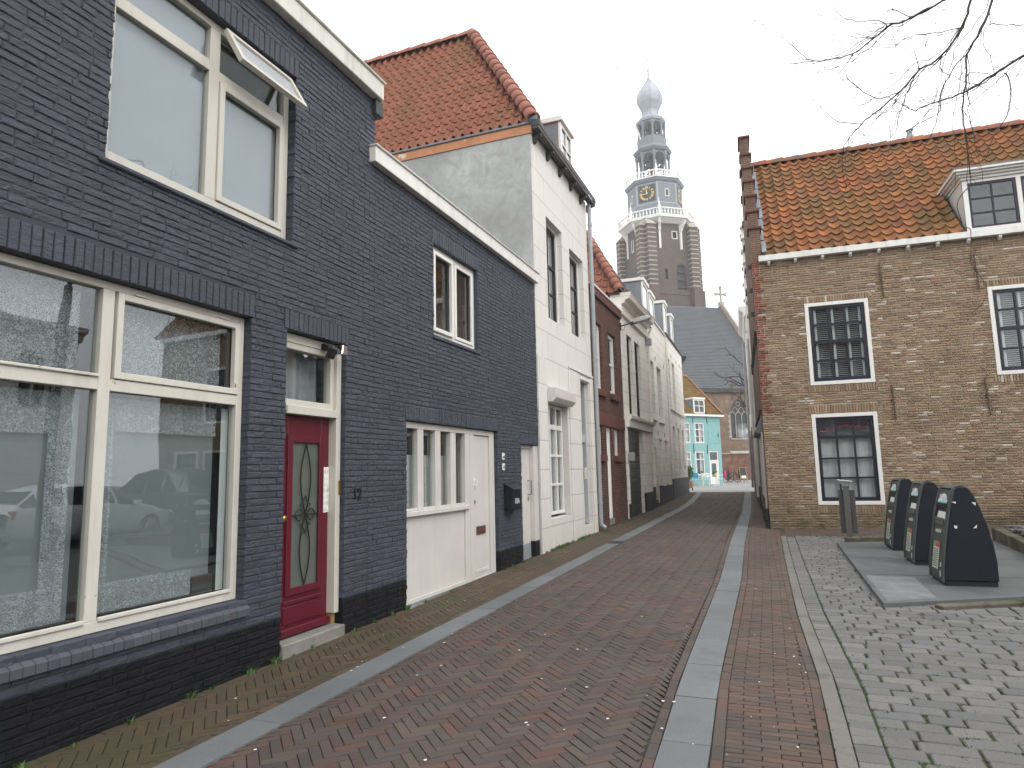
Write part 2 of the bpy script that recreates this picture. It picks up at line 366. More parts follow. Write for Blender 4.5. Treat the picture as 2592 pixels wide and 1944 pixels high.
m_bark = mk('twig_bark', (.055, .043, .036, 1), .85, .2, 10)
m_leaf = mk('shrub_leaf', (.10, .16, .04, 1), .6, .3, 6, isl=.35)
m_weed = mk('weed_leaf', (.055, .115, .025, 1), .65, .3, 6, isl=.35)
m_terra = mk('orange_planter_wood', (.40, .19, .07, 1), .7, .2, 5)
m_pink = mk('pink_cloth', (.70, .04, .18, 1), .8, .1, 5)
m_cyanc = mk('blue_cloth', (.03, .26, .42, 1), .8, .1, 5)
m_winblue = mk('dark_blue_sash_paint', (.014, .016, .028, 1), .35, .05)
m_dkgreen = mk('dark_green_door_paint', (.022, .032, .028, 1), .45, .15, 3)
m_yellow = mk('yellow_pot', (.6, .6, .05, 1), .6, .05)

# paving
paver = lambda name, cols, moss, lo, hi, isl=.2: mk(name, (1, 1, 1, 1), .78, .2, .7, .5, 70, .004, isl=isl, cols=cols, grain=.16, moss=(moss, 1.1, lo, hi), spec=.3)
m_clinker = paver('purple_brown_clinker', [(0.089, 0.062, 0.054, 1), (0.081, 0.061, 0.054, 1), (0.096, 0.063, 0.053, 1), (0.076, 0.062, 0.057, 1), (0.087, 0.067, 0.058, 1), (0.107, 0.061, 0.050, 1), (0.083, 0.067, 0.058, 1), (0.073, 0.059, 0.055, 1), (0.091, 0.071, 0.057, 1), (0.079, 0.059, 0.053, 1), (0.085, 0.064, 0.055, 1)], (0.082, 0.070, 0.055, 1), .5, .75, .13)
m_lpave = paver('mossy_brown_paver', [(0.087, 0.060, 0.040, 1), (0.077, 0.055, 0.039, 1), (0.093, 0.062, 0.041, 1), (0.072, 0.055, 0.040, 1)], (0.061, 0.054, 0.029, 1), .42, .68, .15)
m_rpave = paver('brown_paver', [(0.098, 0.070, 0.057, 1), (0.087, 0.067, 0.056, 1), (0.103, 0.070, 0.055, 1), (0.082, 0.065, 0.056, 1), (0.109, 0.068, 0.054, 1)], (0.085, 0.072, 0.050, 1), .5, .74, .15)
m_sett = mk('grey_granite_sett', (1, 1, 1, 1), .72, .12, 1.0, .7, 60, .006, isl=.12, cols=[(0.136, 0.134, 0.129, 1), (0.150, 0.148, 0.142, 1), (0.126, 0.124, 0.122, 1), (0.146, 0.141, 0.132, 1), (0.131, 0.130, 0.129, 1)], grain=.22, moss=((0.099, 0.092, 0.074, 1), 2.5, .58, .78), spec=.3)
m_strip = mk('bluestone_slab', (0.137, 0.146, 0.151, 1), .62, .14, 1.3, .25, 80, .002, isl=.1, grain=.14, moss=((0.101, 0.106, 0.101, 1), 2.2, .55, .75), spec=.35)
m_kerb = mk('concrete_kerb', (0.153, 0.142, 0.129, 1), .85, .18, 2.2, .5, 60, .004, isl=.1, grain=.2, moss=((0.078, 0.076, 0.058, 1), 2.2, .5, .72))
m_joint = mk('sandy_joint', (.040, .032, .025, 1), .95, .3, 5, .7, 60, .006, moss=((.045, .060, .015, 1), 2.6, .48, .62))
m_sjoint = mk('mossy_joint', (.034, .030, .023, 1), .95, .3, 5, .7, 60, .006, moss=((.062, .098, .014, 1), 2.3, .40, .50))
m_deck = (lambda t: t.pbr(t.mix(t.rng(t.noise(2.2, 6, .7), .5, .75, 0, .7), t.val((0.102, 0.106, 0.108, 1), t.rng(t.noise(1.4, 6, .65), .25, .75, .75, 1.22)), (0.159, 0.163, 0.167, 1)), .6, t.bump(t.noise(1., 2, .5, t.scaled(3, 70, 3)), .25, .006), .0, .4))(NT('worn_deck_plate'))
m_plaza = mk('pale_plaza_paving', (0.248, 0.246, 0.239, 1), .8, .2, .4, .4, 10, .01, grain=.1, moss=((0.202, 0.198, 0.193, 1), .6, .5, .7))
m_earth = mk('bare_ground', (.11, .095, .075, 1), .95, .2, .6)
m_speck = mk('white_dropping', (.72, .72, .68, 1), .8, .05)
m_rust = mk('rusty_iron', (.085, .055, .042, 1), .8, .3, 8)

# ------------------------------------------------------------------ shape helpers
def cells(mb, x0, x1, z0, z1, ops, y0, y1):
    """a wall sheet with real thickness and rectangular openings"""
    xs = sorted({x0, x1, *[min(x1, max(x0, o[i])) for o in ops for i in (0, 1)]}); zs = sorted({z0, z1, *[min(z1, max(z0, o[i])) for o in ops for i in (2, 3)]})
    xs = [a for i, a in enumerate(xs) if i == 0 or a - xs[i - 1] > 1e-5]; zs = [a for i, a in enumerate(zs) if i == 0 or a - zs[i - 1] > 1e-5]
    nx, nz = len(xs) - 1, len(zs) - 1
    S = [[not any(o[0] < (xs[i] + xs[i+1]) / 2 < o[1] and o[2] < (zs[k] + zs[k+1]) / 2 < o[3] for o in ops) for k in range(nz)] for i in range(nx)]
    on = lambda i, k: 0 <= i < nx and 0 <= k < nz and S[i][k]
    for i in range(nx):
        for k in range(nz):
            if not S[i][k]: continue
            a, b, c, d = xs[i], xs[i+1], zs[k], zs[k+1]
            mb.quad((a, y0, c), (b, y0, c), (b, y0, d), (a, y0, d)); mb.quad((b, y1, c), (a, y1, c), (a, y1, d), (b, y1, d))
            if not on(i-1, k): mb.quad((a, y1, c), (a, y0, c), (a, y0, d), (a, y1, d))
            if not on(i+1, k): mb.quad((b, y0, c), (b, y1, c), (b, y1, d), (b, y0, d))
            if not on(i, k-1): mb.quad((a, y1, c), (b, y1, c), (b, y0, c), (a, y0, c))
            if not on(i, k+1): mb.quad((a, y0, d), (b, y0, d), (b, y1, d), (a, y1, d))

def brick1(mb, x0, x1, z0, z1, y, dep, c=.004, jx=.002, fj=.0015):
    j = lambda a: rnd.uniform(-a, a)
    t = [j(fj) for _ in range(4)]
    f = [(x0 + c + j(jx), y + t[0], z0 + c + j(jx)), (x1 - c + j(jx), y + t[1], z0 + c + j(jx)), (x1 - c + j(jx), y + t[2], z1 - c + j(jx)), (x0 + c + j(jx), y + t[3], z1 - c + j(jx))]
    m = y + .006
    b = [(x0, m, z0), (x1, m, z0), (x1, m, z1), (x0, m, z1)]; k = [(p[0], dep, p[2]) for p in b]
    mb.add(f + b + k, ((0, 1, 2, 3), (4, 5, 1, 0), (5, 6, 2, 1), (6, 7, 3, 2), (7, 4, 0, 3), (8, 9, 5, 4), (9, 10, 6, 5), (10, 11, 7, 6), (11, 8, 4, 7)))

def brick2(mb, x0, x1, z0, z1, y, dep, amp=.0035, rnd_e=.006):
    """a hand-made brick under thick paint: a finely divided face with creases and worn edges"""
    nx = max(2, int((x1 - x0) / .021)); nz = 4 if z1 - z0 < .1 else 8
    if z1 - z0 >= .1: nx = 4
    ox, oz = rnd.uniform(0, 50), rnd.uniform(0, 50); ta, tb = rnd.uniform(-.003, .003), rnd.uniform(-.0025, .0025); a2 = amp * rnd.uniform(.3, 1.5)
    us = [0, .05] + [.05 + .9 * i / (nx - 1) for i in range(1, nx - 1)] + [.95, 1]; ws = [0, .12] + [.12 + .76 * i / (nz - 2) for i in range(1, nz - 2)] + [.88, 1]
    vs = []
    for w_ in ws:
        for u in us:
            e = 1 if (u in (0, 1) or w_ in (0, 1)) else 0
            X = x0 + (x1 - x0) * u; Z = z0 + (z1 - z0) * w_
            h = noise.noise(Vector((ox + X * 16, oz + Z * 42, y * 90))) + .6 * noise.noise(Vector((ox + X * 40 + Z * 20, oz + Z * 95, 3)))
            if not e: X += rnd.uniform(-.003, .003); Z += rnd.uniform(-.002, .002)
            vs.append((X, y - h * a2 + e * (rnd_e + rnd.uniform(-.002, .002)) + ta * (u - .5) * 2 + tb * (w_ - .5) * 2, Z))
    n = len(us); m = len(ws)
    f = [(j * n + i, j * n + i + 1, (j + 1) * n + i + 1, (j + 1) * n + i) for j in range(m - 1) for i in range(n - 1)]
    b = len(vs); c = [0, n - 1, m * n - 1, (m - 1) * n]
    vs += [(vs[q][0], dep, vs[q][2]) for q in c]
    f += [(b, b + 1) + tuple(range(n - 1, -1, -1)), tuple([b + 1, b + 2] + [j * n + n - 1 for j in range(m - 1, -1, -1)]), tuple([b + 2, b + 3] + [(m - 1) * n + i for i in range(n)]), tuple([b + 3, b] + [j * n for j in range(m)])]
    mb.add(vs, f)

def bricks(pick, x0, x1, z0, z1, ops, bw=.22, bh=.0635, j=.009, dep=.1, jit=.004, half=.25, rag=.003, jv=None, fn=None, xa=None, xb=None, **kw):
    """courses of single bricks; pick(x, z) returns the mesh the brick goes to"""
    z = z0; r = 0; jv = j if jv is None else jv; fn = fn or brick1
    while z < z1 - .01:
        t = min(z + bh - j, z1); zc = (z + t) / 2; X0 = x0 + (xa(r) if xa else 0); X1 = x1 + (xb(r) if xb else 0)
        blk = sorted((o[0], o[1]) for o in ops if o[2] < zc < o[3])
        x = x0 - (bw * (.5 if r % 2 else 0) + rnd.uniform(0, .05))
        while x < x1:
            L = bw * (.5 if rnd.random() < half else 1)
            segs = [(max(x, X0), min(x + L - jv, X1))]
            for a, b in blk:
                segs = [q for s, e in segs for q in ((s, min(e, a)), (max(s, b), e)) if q[1] - q[0] > .025]
            for s, e in segs:
                if e - s > .025:
                    s2 = s + (rnd.uniform(-rag, rag) if any(abs(s - b) < .001 for a, b in blk) else 0); e2 = e + (rnd.uniform(-rag, rag) if any(abs(e - a) < .001 for a, b in blk) else 0)
                    fn(pick((s + e) / 2, zc), s2, e2, z, t, rnd.uniform(-jit, jit), dep, **kw)
            x += L
        z += bh; r += 1

def soldiers(mb, x0, x1, z0, z1, w=.065, j=.009, y=-.006, dep=.1, jit=.003, fn=None, **kw):
    n = max(1, round((x1 - x0) / w)); w = (x1 - x0) / n
    for i in range(n): (fn or brick1)(mb, x0 + i * w, x0 + (i + 1) * w - j, z0, z1 - j, y + rnd.uniform(-jit, jit), dep, **kw)

def bars(mb, x0, x1, z0, z1, y, d, fw, vb=(), hb=(), top=None, bot=None):
    top = fw if top is None else top; bot = fw if bot is None else bot
    mb.box(x0, x0 + fw, y, y + d, z0, z1); mb.box(x1 - fw, x1, y, y + d, z0, z1)
    mb.box(x0 + fw, x1 - fw, y + .0015, y + d, z1 - top, z1); mb.box(x0 + fw, x1 - fw, y + .0015, y + d, z0, z0 + bot)
    for v in vb:
        xc, w = v[:2]; a, b = v[2:] if len(v) > 2 else (z0 + bot, z1 - top)
        mb.box(xc - w / 2, xc + w / 2, y + .002, y + d, a, b)
    for h in hb:
        zc, w = h[:2]; a, b = h[2:] if len(h) > 2 else (x0 + fw, x1 - fw)
        mb.box(a, b, y + .004, y + d - .002, zc - w / 2, zc + w / 2)

def folds(mb, x0, x1, z0, z1, y, amp=.012, per=.09):
    n = max(2, int((x1 - x0) / per * 6)); n = min(n, 160)
    for i in range(n):
        a = x0 + (x1 - x0) * i / n; b = x0 + (x1 - x0) * (i + 1) / n
        ya = y + amp * math.sin(a / per * 6.283); yb = y + amp * math.sin(b / per * 6.283)
        mb.quad((a, ya, z0), (b, yb, z0), (b, yb, z1), (a, ya, z1))

def window(P, x0, x1, z0, z1, y=.09, d=.07, fw=.07, vb=(), hb=(), mat=None, glass=None, room=.7, curtain=None, roommat=None, name='window', label=None, extra=None, top=None, bot=None, bevel=.004):
    mb = MB(); bars(mb, x0, x1, z0, z1, y, d, fw, vb, hb, top, bot)
    if extra: extra(mb)
    fr = mb.build(name, mat or m_white, P, bevel=bevel)
    if label: fr['label'] = label
    gb = MB(); gb.box(x0 + fw * .6, x1 - fw * .6, y + d * .55, y + d * .55 + .006, z0 + .02, z1 - .02); gb.build('pane', glass or m_glass, fr)
    rb = MB(); a, b, c, e, f, h = x0 + .005, x1 - .005, y + d + .002, y + room, z0 + .005, z1 - .005
    rb.quad((a, e, f), (b, e, f), (b, e, h), (a, e, h)); rb.quad((a, c, f), (a, e, f), (a, e, h), (a, c, h)); rb.quad((b, e, f), (b, c, f), (b, c, h), (b, e, h))
    rb.quad((a, c, h), (a, e, h), (b, e, h), (b, c, h)); rb.quad((a, e, f), (a, c, f), (b, c, f), (b, e, f)); rb.build('interior', roommat or m_dark, fr)
    for q in curtain or ():
        cb = MB(); folds(cb, q[0], q[1], q[2], q[3], y + d + q[4], *(q[6:] or (.01, .1))); cb.build('curtain', q[5], fr)
    return fr

def tiles(mb, O, U, V, cols, rows, cw, rl, clip=None, amp=.028, thick=.022, lift=.03, seg=6, prof=0, calm=1.):
    """pantiles; O eave start, U along the eave, V up the slope"""
    O = Vector(O); U = Vector(U).normalized(); V = Vector(V).normalized(); N = U.cross(V)
    for r in range(rows):
        for c in range(cols):
            if clip and not clip((c + .5) * cw, (r + .5) * rl): continue
            j = calm * rnd.uniform(-.006, .006); jl = calm * rnd.uniform(-.008, .008); tl = calm * rnd.uniform(-.008, .008)
            lo = []; hi = []; lb = []
            for k in range(seg + 1):
                t = k / seg
                if prof == 0: h = amp * math.cos(2 * math.pi * t)
                elif prof == 2: h = amp * (1.8 * max(0, math.cos(2 * math.pi * t)) ** 1.2 - .5)
                else: h = amp * (2 * abs(2 * t - 1) ** 1.8 - 1)
                u = (c + t * 1.03) * cw
                p = O + U * u + V * (r * rl + jl) + N * (h + lift + j + tl * (t - .5)); q = O + U * u + V * ((r + 1.12) * rl) + N * (h + .002 + tl * (t - .5))
                lo.append(p); hi.append(q); lb.append(p - N * thick)
            n = seg + 1
            mb.add(lo + hi + lb, [(k, k + 1, n + k + 1, n + k) for k in range(seg)] + [(2 * n + k, 2 * n + k + 1, k + 1, k) for k in range(seg)])

def ridge(mb, a, b, n, r=.12, up=(0, 0, 1), seg=8):
    """overlapping half-round ridge tiles from a to b"""
    a = Vector(a); b = Vector(b); t = (b - a).normalized(); s = t.cross(Vector(up)).normalized(); w = s.cross(t)
    for i in range(n):
        p = a + (b - a) * (i / n); q = a + (b - a) * ((i + 1.12) / n); k = rnd.uniform(.97, 1.03)
        vs = []
        for c, rr in ((p, r * 1.2 * k), (p, r * 1.0 * k - .012), (q, r * .94 * k)):
            for m in range(seg + 1):
                an = math.pi * (m / seg) * 1.1 - .05 * math.pi
                vs.append(c + s * math.cos(an) * rr + w * math.sin(an) * rr)
        e = seg + 1
        mb.add(vs, [(m, m + 1, 2 * e + m + 1, 2 * e + m) for m in range(seg)] + [(e + m, e + m + 1, m + 1, m) for m in range(seg)])

def downpipe(P, x, z0, z1, y=-.09, r=.045, mat=None, elbow=True, top=None):
    mb = MB(); pts = [(x, y, z1), (x, y, z0 + .12)]
    if elbow: pts += [(x + .005, y - .01, z0 + .06), (x + .05, y - .09, z0)]
    if top: pts = [top, (x, y, z1 + .15)] + pts
    mb.tube(pts, r, 10)
    z = z0 + .6
    while z < z1: mb.tube([(x, y, z - .03), (x, y, z + .03)], r * 1.22, 10); z += 1.75
    return mb.build('downpipe', mat or m_zinc, P, smooth=False)

# ================================================================== SETTING
LST = [(-20, -3.44), (24, -3.44), (27, -3.54), (34.4, -4.04), (36.3, -4.20)]                 # left slab strip, left edge
RSL = [(-20, -.40), (2, -.72), (3.9, -.765), (5.4, -.833), (9.9, -.909), (14.5, -1.08), (22.5, -1.27), (34, -1.74), (36.3, -1.85)]  # right strip, left edge
RSW = .285
KL = [(-20, .30), (2, .19), (4.2, .167), (5.6, .155), (8, .04), (12, -.06), (15.6, -.13)]     # concrete kerb band, left edge
ls = lambda y: lerp_tab(LST, y)
rs = lambda y: lerp_tab(RSL, y)
kl = lambda y: lerp_tab(KL, y)
YE = 35.9

xs = sorted(set([-150, -60, -20, -8, -4, 0, .5] + [x for x in range(2, 11)] + [14, 25, 60, 150])); ys = [-60, -20, -12] + [y for y in range(-10, 37)] + [45, 60, 90, 150, 230]
mb = MB(); mb.add([(x, y, g(x, y) - .035) for y in ys for x in xs], [(j * len(xs) + i, j * len(xs) + i + 1, (j + 1) * len(xs) + i + 1, (j + 1) * len(xs) + i) for j in range(len(ys) - 1) for i in range(len(xs) - 1)])
struct('ground', mb, m_earth)

def sheet(mb, fa, fb, y0, y1, dz, n=60, nx=1):
    pts = []
    for i in range(n + 1):
        y = y0 + (y1 - y0) * i / n; a = fa(y) if callable(fa) else fa; b = fb(y) if callable(fb) else fb
        for k in range(nx + 1):
            x = a + (b - a) * k / nx; pts.append((x, y, g(x, y) + dz))
    w = nx + 1
    mb.add(pts, [(i * w + k, i * w + k + 1, (i + 1) * w + k + 1, (i + 1) * w + k) for i in range(n) for k in range(nx)])

def paver1(mb, P4, h, tilt=.0022, c=.003, dep=.02):
    """one paving stone from its four corners (counter-clockwise)"""
    cx = sum(p[0] for p in P4) / 4; cy = sum(p[1] for p in P4) / 4
    a = rnd.uniform(-tilt, tilt); b = rnd.uniform(-tilt, tilt); o = rnd.uniform(-tilt, tilt) * .6
    sz = max(abs(P4[2][0] - P4[0][0]), abs(P4[2][1] - P4[0][1]), .05)
    top = []; low = []; bot = []
    for x, y in P4:
        z = g(x, y) + h + o + a * (x - cx) / sz * 2 + b * (y - cy) / sz * 2
        L = math.hypot(cx - x, cy - y) or 1
        top.append((x + (cx - x) / L * c * 1.6, y + (cy - y) / L * c * 1.6, z)); low.append((x, y, z - c)); bot.append((x, y, z - dep))
    mb.add(top + low + bot, ((0, 1, 2, 3), (4, 5, 1, 0), (5, 6, 2, 1), (6, 7, 3, 2), (7, 4, 0, 3), (8, 9, 5, 4), (9, 10, 6, 5), (10, 11, 7, 6), (11, 8, 4, 7)))

# carriageway: herringbone clinkers between the slab strips
def herring(mb, fa, fb, y0_, y1_, h, L_=.204, w_=.064, jt=.005, n_=3, ph=0., wave=.006, tilt=.0022):
    W = w_ + jt; ca = math.cos(rad(45)); N = int((y1_ + 6) / W / .7)
    for i in range(-220, N):
        for k in range(-80, 80):
            ox = i * W + k * n_ * W; oy = i * W - k * n_ * W
            Yc = (ox + oy) * ca
            if not y0_ - .5 < Yc < y1_ + .5: continue
            Xc = (ox - oy) * ca + ph
            if not fa(Yc) - .5 < Xc < fb(Yc) + .5: continue
            for kind in (0, 1):
                if kind == 0: x0, y0, x1, y1 = ox, oy, ox + n_ * W - jt, oy + W - jt
                else: x0, y0, x1, y1 = ox + n_ * W, oy + W - n_ * W, ox + n_ * W + W - jt, oy + W - jt
                cx, cy = (x0 + x1) / 2, (y0 + y1) / 2
                X = (cx - cy) * ca + ph; Y = (cx + cy) * ca
                if Y < y0_ or Y > y1_: continue
                if X < fa(Y) - .06 or X > fb(Y) + .06: continue
                Q = []
                for px, py in ((x0, y0), (x1, y0), (x1, y1), (x0, y1)):
                    qx = (px - py) * ca + ph; qy = (px + py) * ca
                    Q.append((min(max(qx, fa(qy)), fb(qy)), qy))
                if abs((Q[2][0] - Q[0][0]) * (Q[3][1] - Q[1][1]) - (Q[2][1] - Q[0][1]) * (Q[3][0] - Q[1][0])) < .004: continue
                paver1(mb, Q, h + wave * math.sin(X * 1.1 + .4) * math.sin(Y * .55), tilt)
road = MB()
road.mi = 1; sheet(road, lambda y: ls(y) + .2, lambda y: rs(y) + .1, -3, YE, -.007); road.mi = 0
bord = .075
herring(road, lambda y: ls(y) + .275, lambda y: rs(y) - bord, .8, YE - .1, .004, ph=-2.)
y = .8
while y < YE - .2:                       # stretcher course along the right strip
    y2 = y + .2; paver1(road, [(rs(y) - bord + .008, y), (rs(y) - .006, y), (rs(y2 - .006) - .006, y2 - .006), (rs(y2) - bord + .008, y2 - .006)], .004); y = y2
struct('road', road, [m_clinker, m_joint])

# slab strips
for nm, fa, w, y0, L in (('slab_strip', ls, .265, .55, .90), ('slab_strip', rs, RSW, .25, .80)):
    mb = MB(); mb.mi = 1; sheet(mb, lambda y: fa(y) - .01, lambda y: fa(y) + w + .01, -3, YE, -.008); mb.mi = 0
    y = y0
    while y < YE:
        l2 = min(L * (1 if rnd.random() < .72 else .55), YE - y)
        if fa is ls and 13.2 < y + l2 and y < 14.15:
            if y < 13.66 - .02: l2 = 13.66 - y
            elif y < 14.12: y = 14.12; continue
        paver1(mb, [(fa(y) + .003, y), (fa(y) + w - .003, y), (fa(y + l2) + w - .003, y + l2 - .007), (fa(y + l2) + .003, y + l2 - .007)], .011, .002, .003, .03)
        y += l2
    struct(nm, mb, [m_strip, m_joint])
mb = MB()                                  # gully grate in the left strip
for i in range(9): mb.box(-3.42 + i * .03, -3.407 + i * .03, 13.69, 14.09, .11, .125)
mb.box(-3.435, -3.425, 13.67, 14.11, .10, .127); mb.box(-3.165, -3.155, 13.67, 14.11, .10, .127); mb.box(-3.425, -3.165, 13.67, 13.69, .10, .126); mb.box(-3.425, -3.165, 14.09, 14.11, .10, .126)
tag(mb.build('drain_grate', m_gutterdk, off=(-3.3, 13.9, .11)), 'dark iron gully grate set in the bluestone strip before the white house', 'drain')
mb = MB(); mb.lathe([(.07, g(-1.1, 5.88) + .002), (.07, g(-1.1, 5.88) + .012), (.055, g(-1.1, 5.88) + .014), (.03, g(-1.1, 5.88) + .012)], 14, (-1.11, 5.88))
tag(mb.build('valve_cover', m_rust, off=(-1.11, 5.88, .01)), 'small round iron valve cover in the brick road', 'cover')

def rows(mb, fa, fb, y0, y1, bl, bh, h, j=.006, tilt=.002, border=0, var=0):
    """stretcher courses laid across, from fa(y) to fb(y)"""
    y = y0; r = 0
    while y < y1:
        y2 = min(y + bh, y1); a = fa(y); b = fb(y)
        if border:
            a += border; b -= border
        x = a - (bl * .5 if r % 2 else 0)
        while x < b - .01:
            L = bl * (1 + rnd.uniform(-var, var)); xa, xb = max(x, a), min(x + L - j, b)
            if xb - xa > .02:
                q = fa((y + y2) / 2) - a + border if border else 0
                w = .012 * math.sin(xa * 3 + r) * (1 if var else 0)
                paver1(mb, [(xa, y + w), (xb, y + w), (xb, y2 - j + w), (xa, y2 - j + w)], h, tilt)
            x += L
        y += bh; r += 1
def edge(mb, fa, w, y0, y1, L, h, j=.006):
    y = y0
    while y < y1:
        y2 = min(y + L, y1); paver1(mb, [(fa(y), y), (fa(y) + w, y), (fa(y2) + w, y2 - j), (fa(y2), y2 - j)], h); y = y2

WX = lambda y: -4.25 if y < 23.8 else -4.25 - (y - 23.8) * .0246
mb = MB(); mb.mi = 1; sheet(mb, lambda y: WX(y) - .05, lambda y: ls(y) - .002, -3, YE, -.006); mb.mi = 0
herring(mb, lambda y: WX(y) + .09, lambda y: ls(y) - .078, .8, YE - .1, .006, ph=-3.9, wave=.003)
edge(mb, lambda y: WX(y) + .018, .066, .8, YE, .205, .006)
edge(mb, lambda y: ls(y) - .074, .066, .8, YE, .205, .006)
struct('pavement', mb, [m_lpave, m_joint])
mb = MB(); mb.mi = 1; sheet(mb, lambda y: rs(y) + RSW, lambda y: kl(y) if y < 15.5 else (-.1 if y < 17.15 else -.3 - (y - 17.1) * .0526), -3, YE, -.006, 200); mb.mi = 0
rb_ = lambda y: (kl(y) - .004) if y < 15.6 else (-.06 if y < 17.1 else -.37 - (y - 17.1) * .0526)
rows(mb, lambda y: rs(y) + RSW + .074, lambda y: rb_(y) - .074, .8, YE, .205, .062, .006)
edge(mb, lambda y: rs(y) + RSW + .005, .066, .8, YE, .205, .006); edge(mb, lambda y: rb_(y) - .071, .066, .8, 15.6, .205, .006)
mb.mi = 1; sheet(mb, -.1, 9.5, 15.55, 17.2 + .6, -.006, 8, 12); mb.mi = 0
rows(mb, lambda y: -.05, lambda y: 9.4, 15.62, 17.1 + .05, .205, .064, .006)
struct('pavement', mb, [m_rpave, m_joint])
mb = MB(); edge(mb, kl, .10, -2, 15.55, .98, .012, .006); struct('kerb', mb, m_kerb)

# the sunken deck of the containers and the setts round it
DK = [(.92, 8.50), (5.6, 10.9), (5.6, 14.9), (3.46, 14.75), (.85, 14.15)]
def inpoly(x, y, P, m=0):
    c = False; n = len(P)
    for i in range(n):
        (a, b), (d, e) = P[i], P[(i + 1) % n]
        if (b > y) != (e > y) and x < (d - a) * (y - b) / (e - b) + a: c = not c
    return c
DKX = [(1.15, 8.80), (5.6, 11.1), (5.6, 14.6), (1.10, 13.95)]
mb = MB(); mb.mi = 1; sheet(mb, lambda y: kl(y) + .1, 9.5, -3, 15.62, -.012, 30, 12); mb.mi = 0
edge(mb, lambda y: kl(y) + .108, .155, .8, 15.5, .125, .008)
y = .8; r = 0
while y < 15.5:
    bh = .156 + rnd.uniform(-.006, .006); x = kl(y) + .275 + (0 if r % 2 else -.11)
    while x < 8.2:
        L = rnd.uniform(.20, .315); j = .011
        if inpoly(x + L / 2, y + bh / 2, DKX): x += L; continue
        xa = max(x, kl(y) + .275); q = lambda: rnd.uniform(-.0055, .0055)
        w = lambda xx: .035 * math.sin(xx * 1.3 + y * .25) + .018 * math.sin(xx * 3.1 + 1)
        if x + L - xa > .05:
            # rounded corners: eight-sided head
            X0, X1, Y0, Y1 = xa + q(), x + L - j - .004 + q(), y + q() * .6, y + bh - .0095 + q() * .6; rr = .012
            o8 = [(X0 + rr, Y0), (X1 - rr, Y0 + q() * .5), (X1, Y0 + rr), (X1 + q() * .4, Y1 - rr), (X1 - rr, Y1), (X0 + rr, Y1 + q() * .5), (X0, Y1 - rr), (X0 + q() * .4, Y0 + rr)]
            ta, tb, to = rnd.uniform(-.0028, .0028), rnd.uniform(-.002, .002), rnd.uniform(-.0025, .0025); cx, cy = (X0 + X1) / 2, (Y0 + Y1) / 2
            vs = []
            raise_ = .20 * sstep(x, 3.5, 3.9) * sstep(y, 10.5, 12.2)
            for f, dz in ((.93, .0), (1., -.007), (1.0, -.04)):
                for px, py in o8:
                    X_, Y_ = cx + (px - cx) * f, cy + (py - cy) * f
                    vs.append((X_, Y_ + w(cx), g(X_, Y_) + raise_ + .008 + to + ta * (X_ - cx) * 8 + tb * (Y_ - cy) * 8 + dz))
            mb.add(vs, [tuple(range(8))] + [(8 + k, 8 + (k + 1) % 8, (k + 1) % 8, k) for k in range(8)] + [(16 + k, 16 + (k + 1) % 8, 8 + (k + 1) % 8, 8 + k) for k in range(8)])
        x += L
    y += bh; r += 1
struct('cobbled_pavement', mb, [m_sett, m_sjoint])

mb = MB()
zt = lambda x, y: .0134 * (y - 5) + .058
mb.prism(DK, lambda p, t: (p[0], p[1], zt(*p) + t), -.12, 0)
dk = tag(mb.build('steel_deck', m_deck, off=(2.5, 11.5, .1), bevel=.006), 'worn grey steel deck plate under the three dark containers', 'platform')
mb = MB(); a, b = Vector((.95, 8.53)), Vector((2.2, 9.17)); c_, d_ = Vector((.93, 10.45)), Vector((1.62, 10.45))
for i in range(46):
    t = i / 45; p = Vector((.98, 8.62)).lerp(Vector((.94, 10.3)), t); q = Vector((1.50, 8.90)).lerp(Vector((1.5, 10.3)), t)
    mb.add([(p.x, p.y, zt(*p) + .001), (q.x, q.y, zt(*q) + .001), (q.x, q.y + .014, zt(*q) + .005), (p.x, p.y + .014, zt(*p) + .005)], ((0, 1, 2, 3),))
mb.build('tread_ribs', mk('worn_tread', (.15, .155, .16, 1), .5, .3, 5), dk)
mb = MB()
for y_ in (10.42, 12.05, 13.3): mb.add([(.93, y_, zt(1, y_) + .002), (5.5, y_ + .35, zt(1, y_ + .35) + .002), (5.5, y_ + .37, zt(1, y_ + .37) + .002), (.93, y_ + .02, zt(1, y_) + .002)], ((0, 1, 2, 3),))
mb.build('plate_seams', m_gutterdk, dk)
mb = MB()                                     # stone lips round the deck
def lip(pts, w, h, dz=0):
    for (a, b), (c, d) in zip(pts, pts[1:]):
        t = Vector((c - a, d - b)).normalized(); n = Vector((-t.y, t.x)) * w
        L = (Vector((c, d)) - Vector((a, b))).length; k = max(1, round(L / 1.0))
        for i in range(k):
            p = Vector((a, b)) + t * (L * i / k); q = Vector((a, b)) + t * (L * (i + 1) / k - .012)
            mb.prism([(p.x, p.y), (q.x, q.y), (q.x + n.x, q.y + n.y), (p.x + n.x, p.y + n.y)], lambda s, e: (s[0], s[1], g(*s) + e), -.1, h)
lip([(1.42, 8.62), (5.7, 10.82)], -.13, .05)
lip([(1.05, 14.42), (3.4, 14.98)], .16, .10); lip([(3.50, 14.95), (3.42, 12.9), (3.30, 11.9), (3.9, 11.2), (5.7, 11.4)], .16, .24)
tag(mb.build('deck_kerb', mk('mossy_kerb', (.115, .10, .078, 1), .9, .2, 2, .5, 50, .005, isl=.12, moss=((.045, .045, .018, 1), 2.6, .42, .6)), off=(3.4, 13, .1), bevel=.01), 'mossy brown kerb stones edging the container deck', 'kerb')

# square beyond the street
mb = MB(); sheet(mb, lambda y: -40, lambda y: 40, YE, 95, -.018, 30, 10)
r0 = MB(); struct('plaza_pavement', mb, m_plaza)

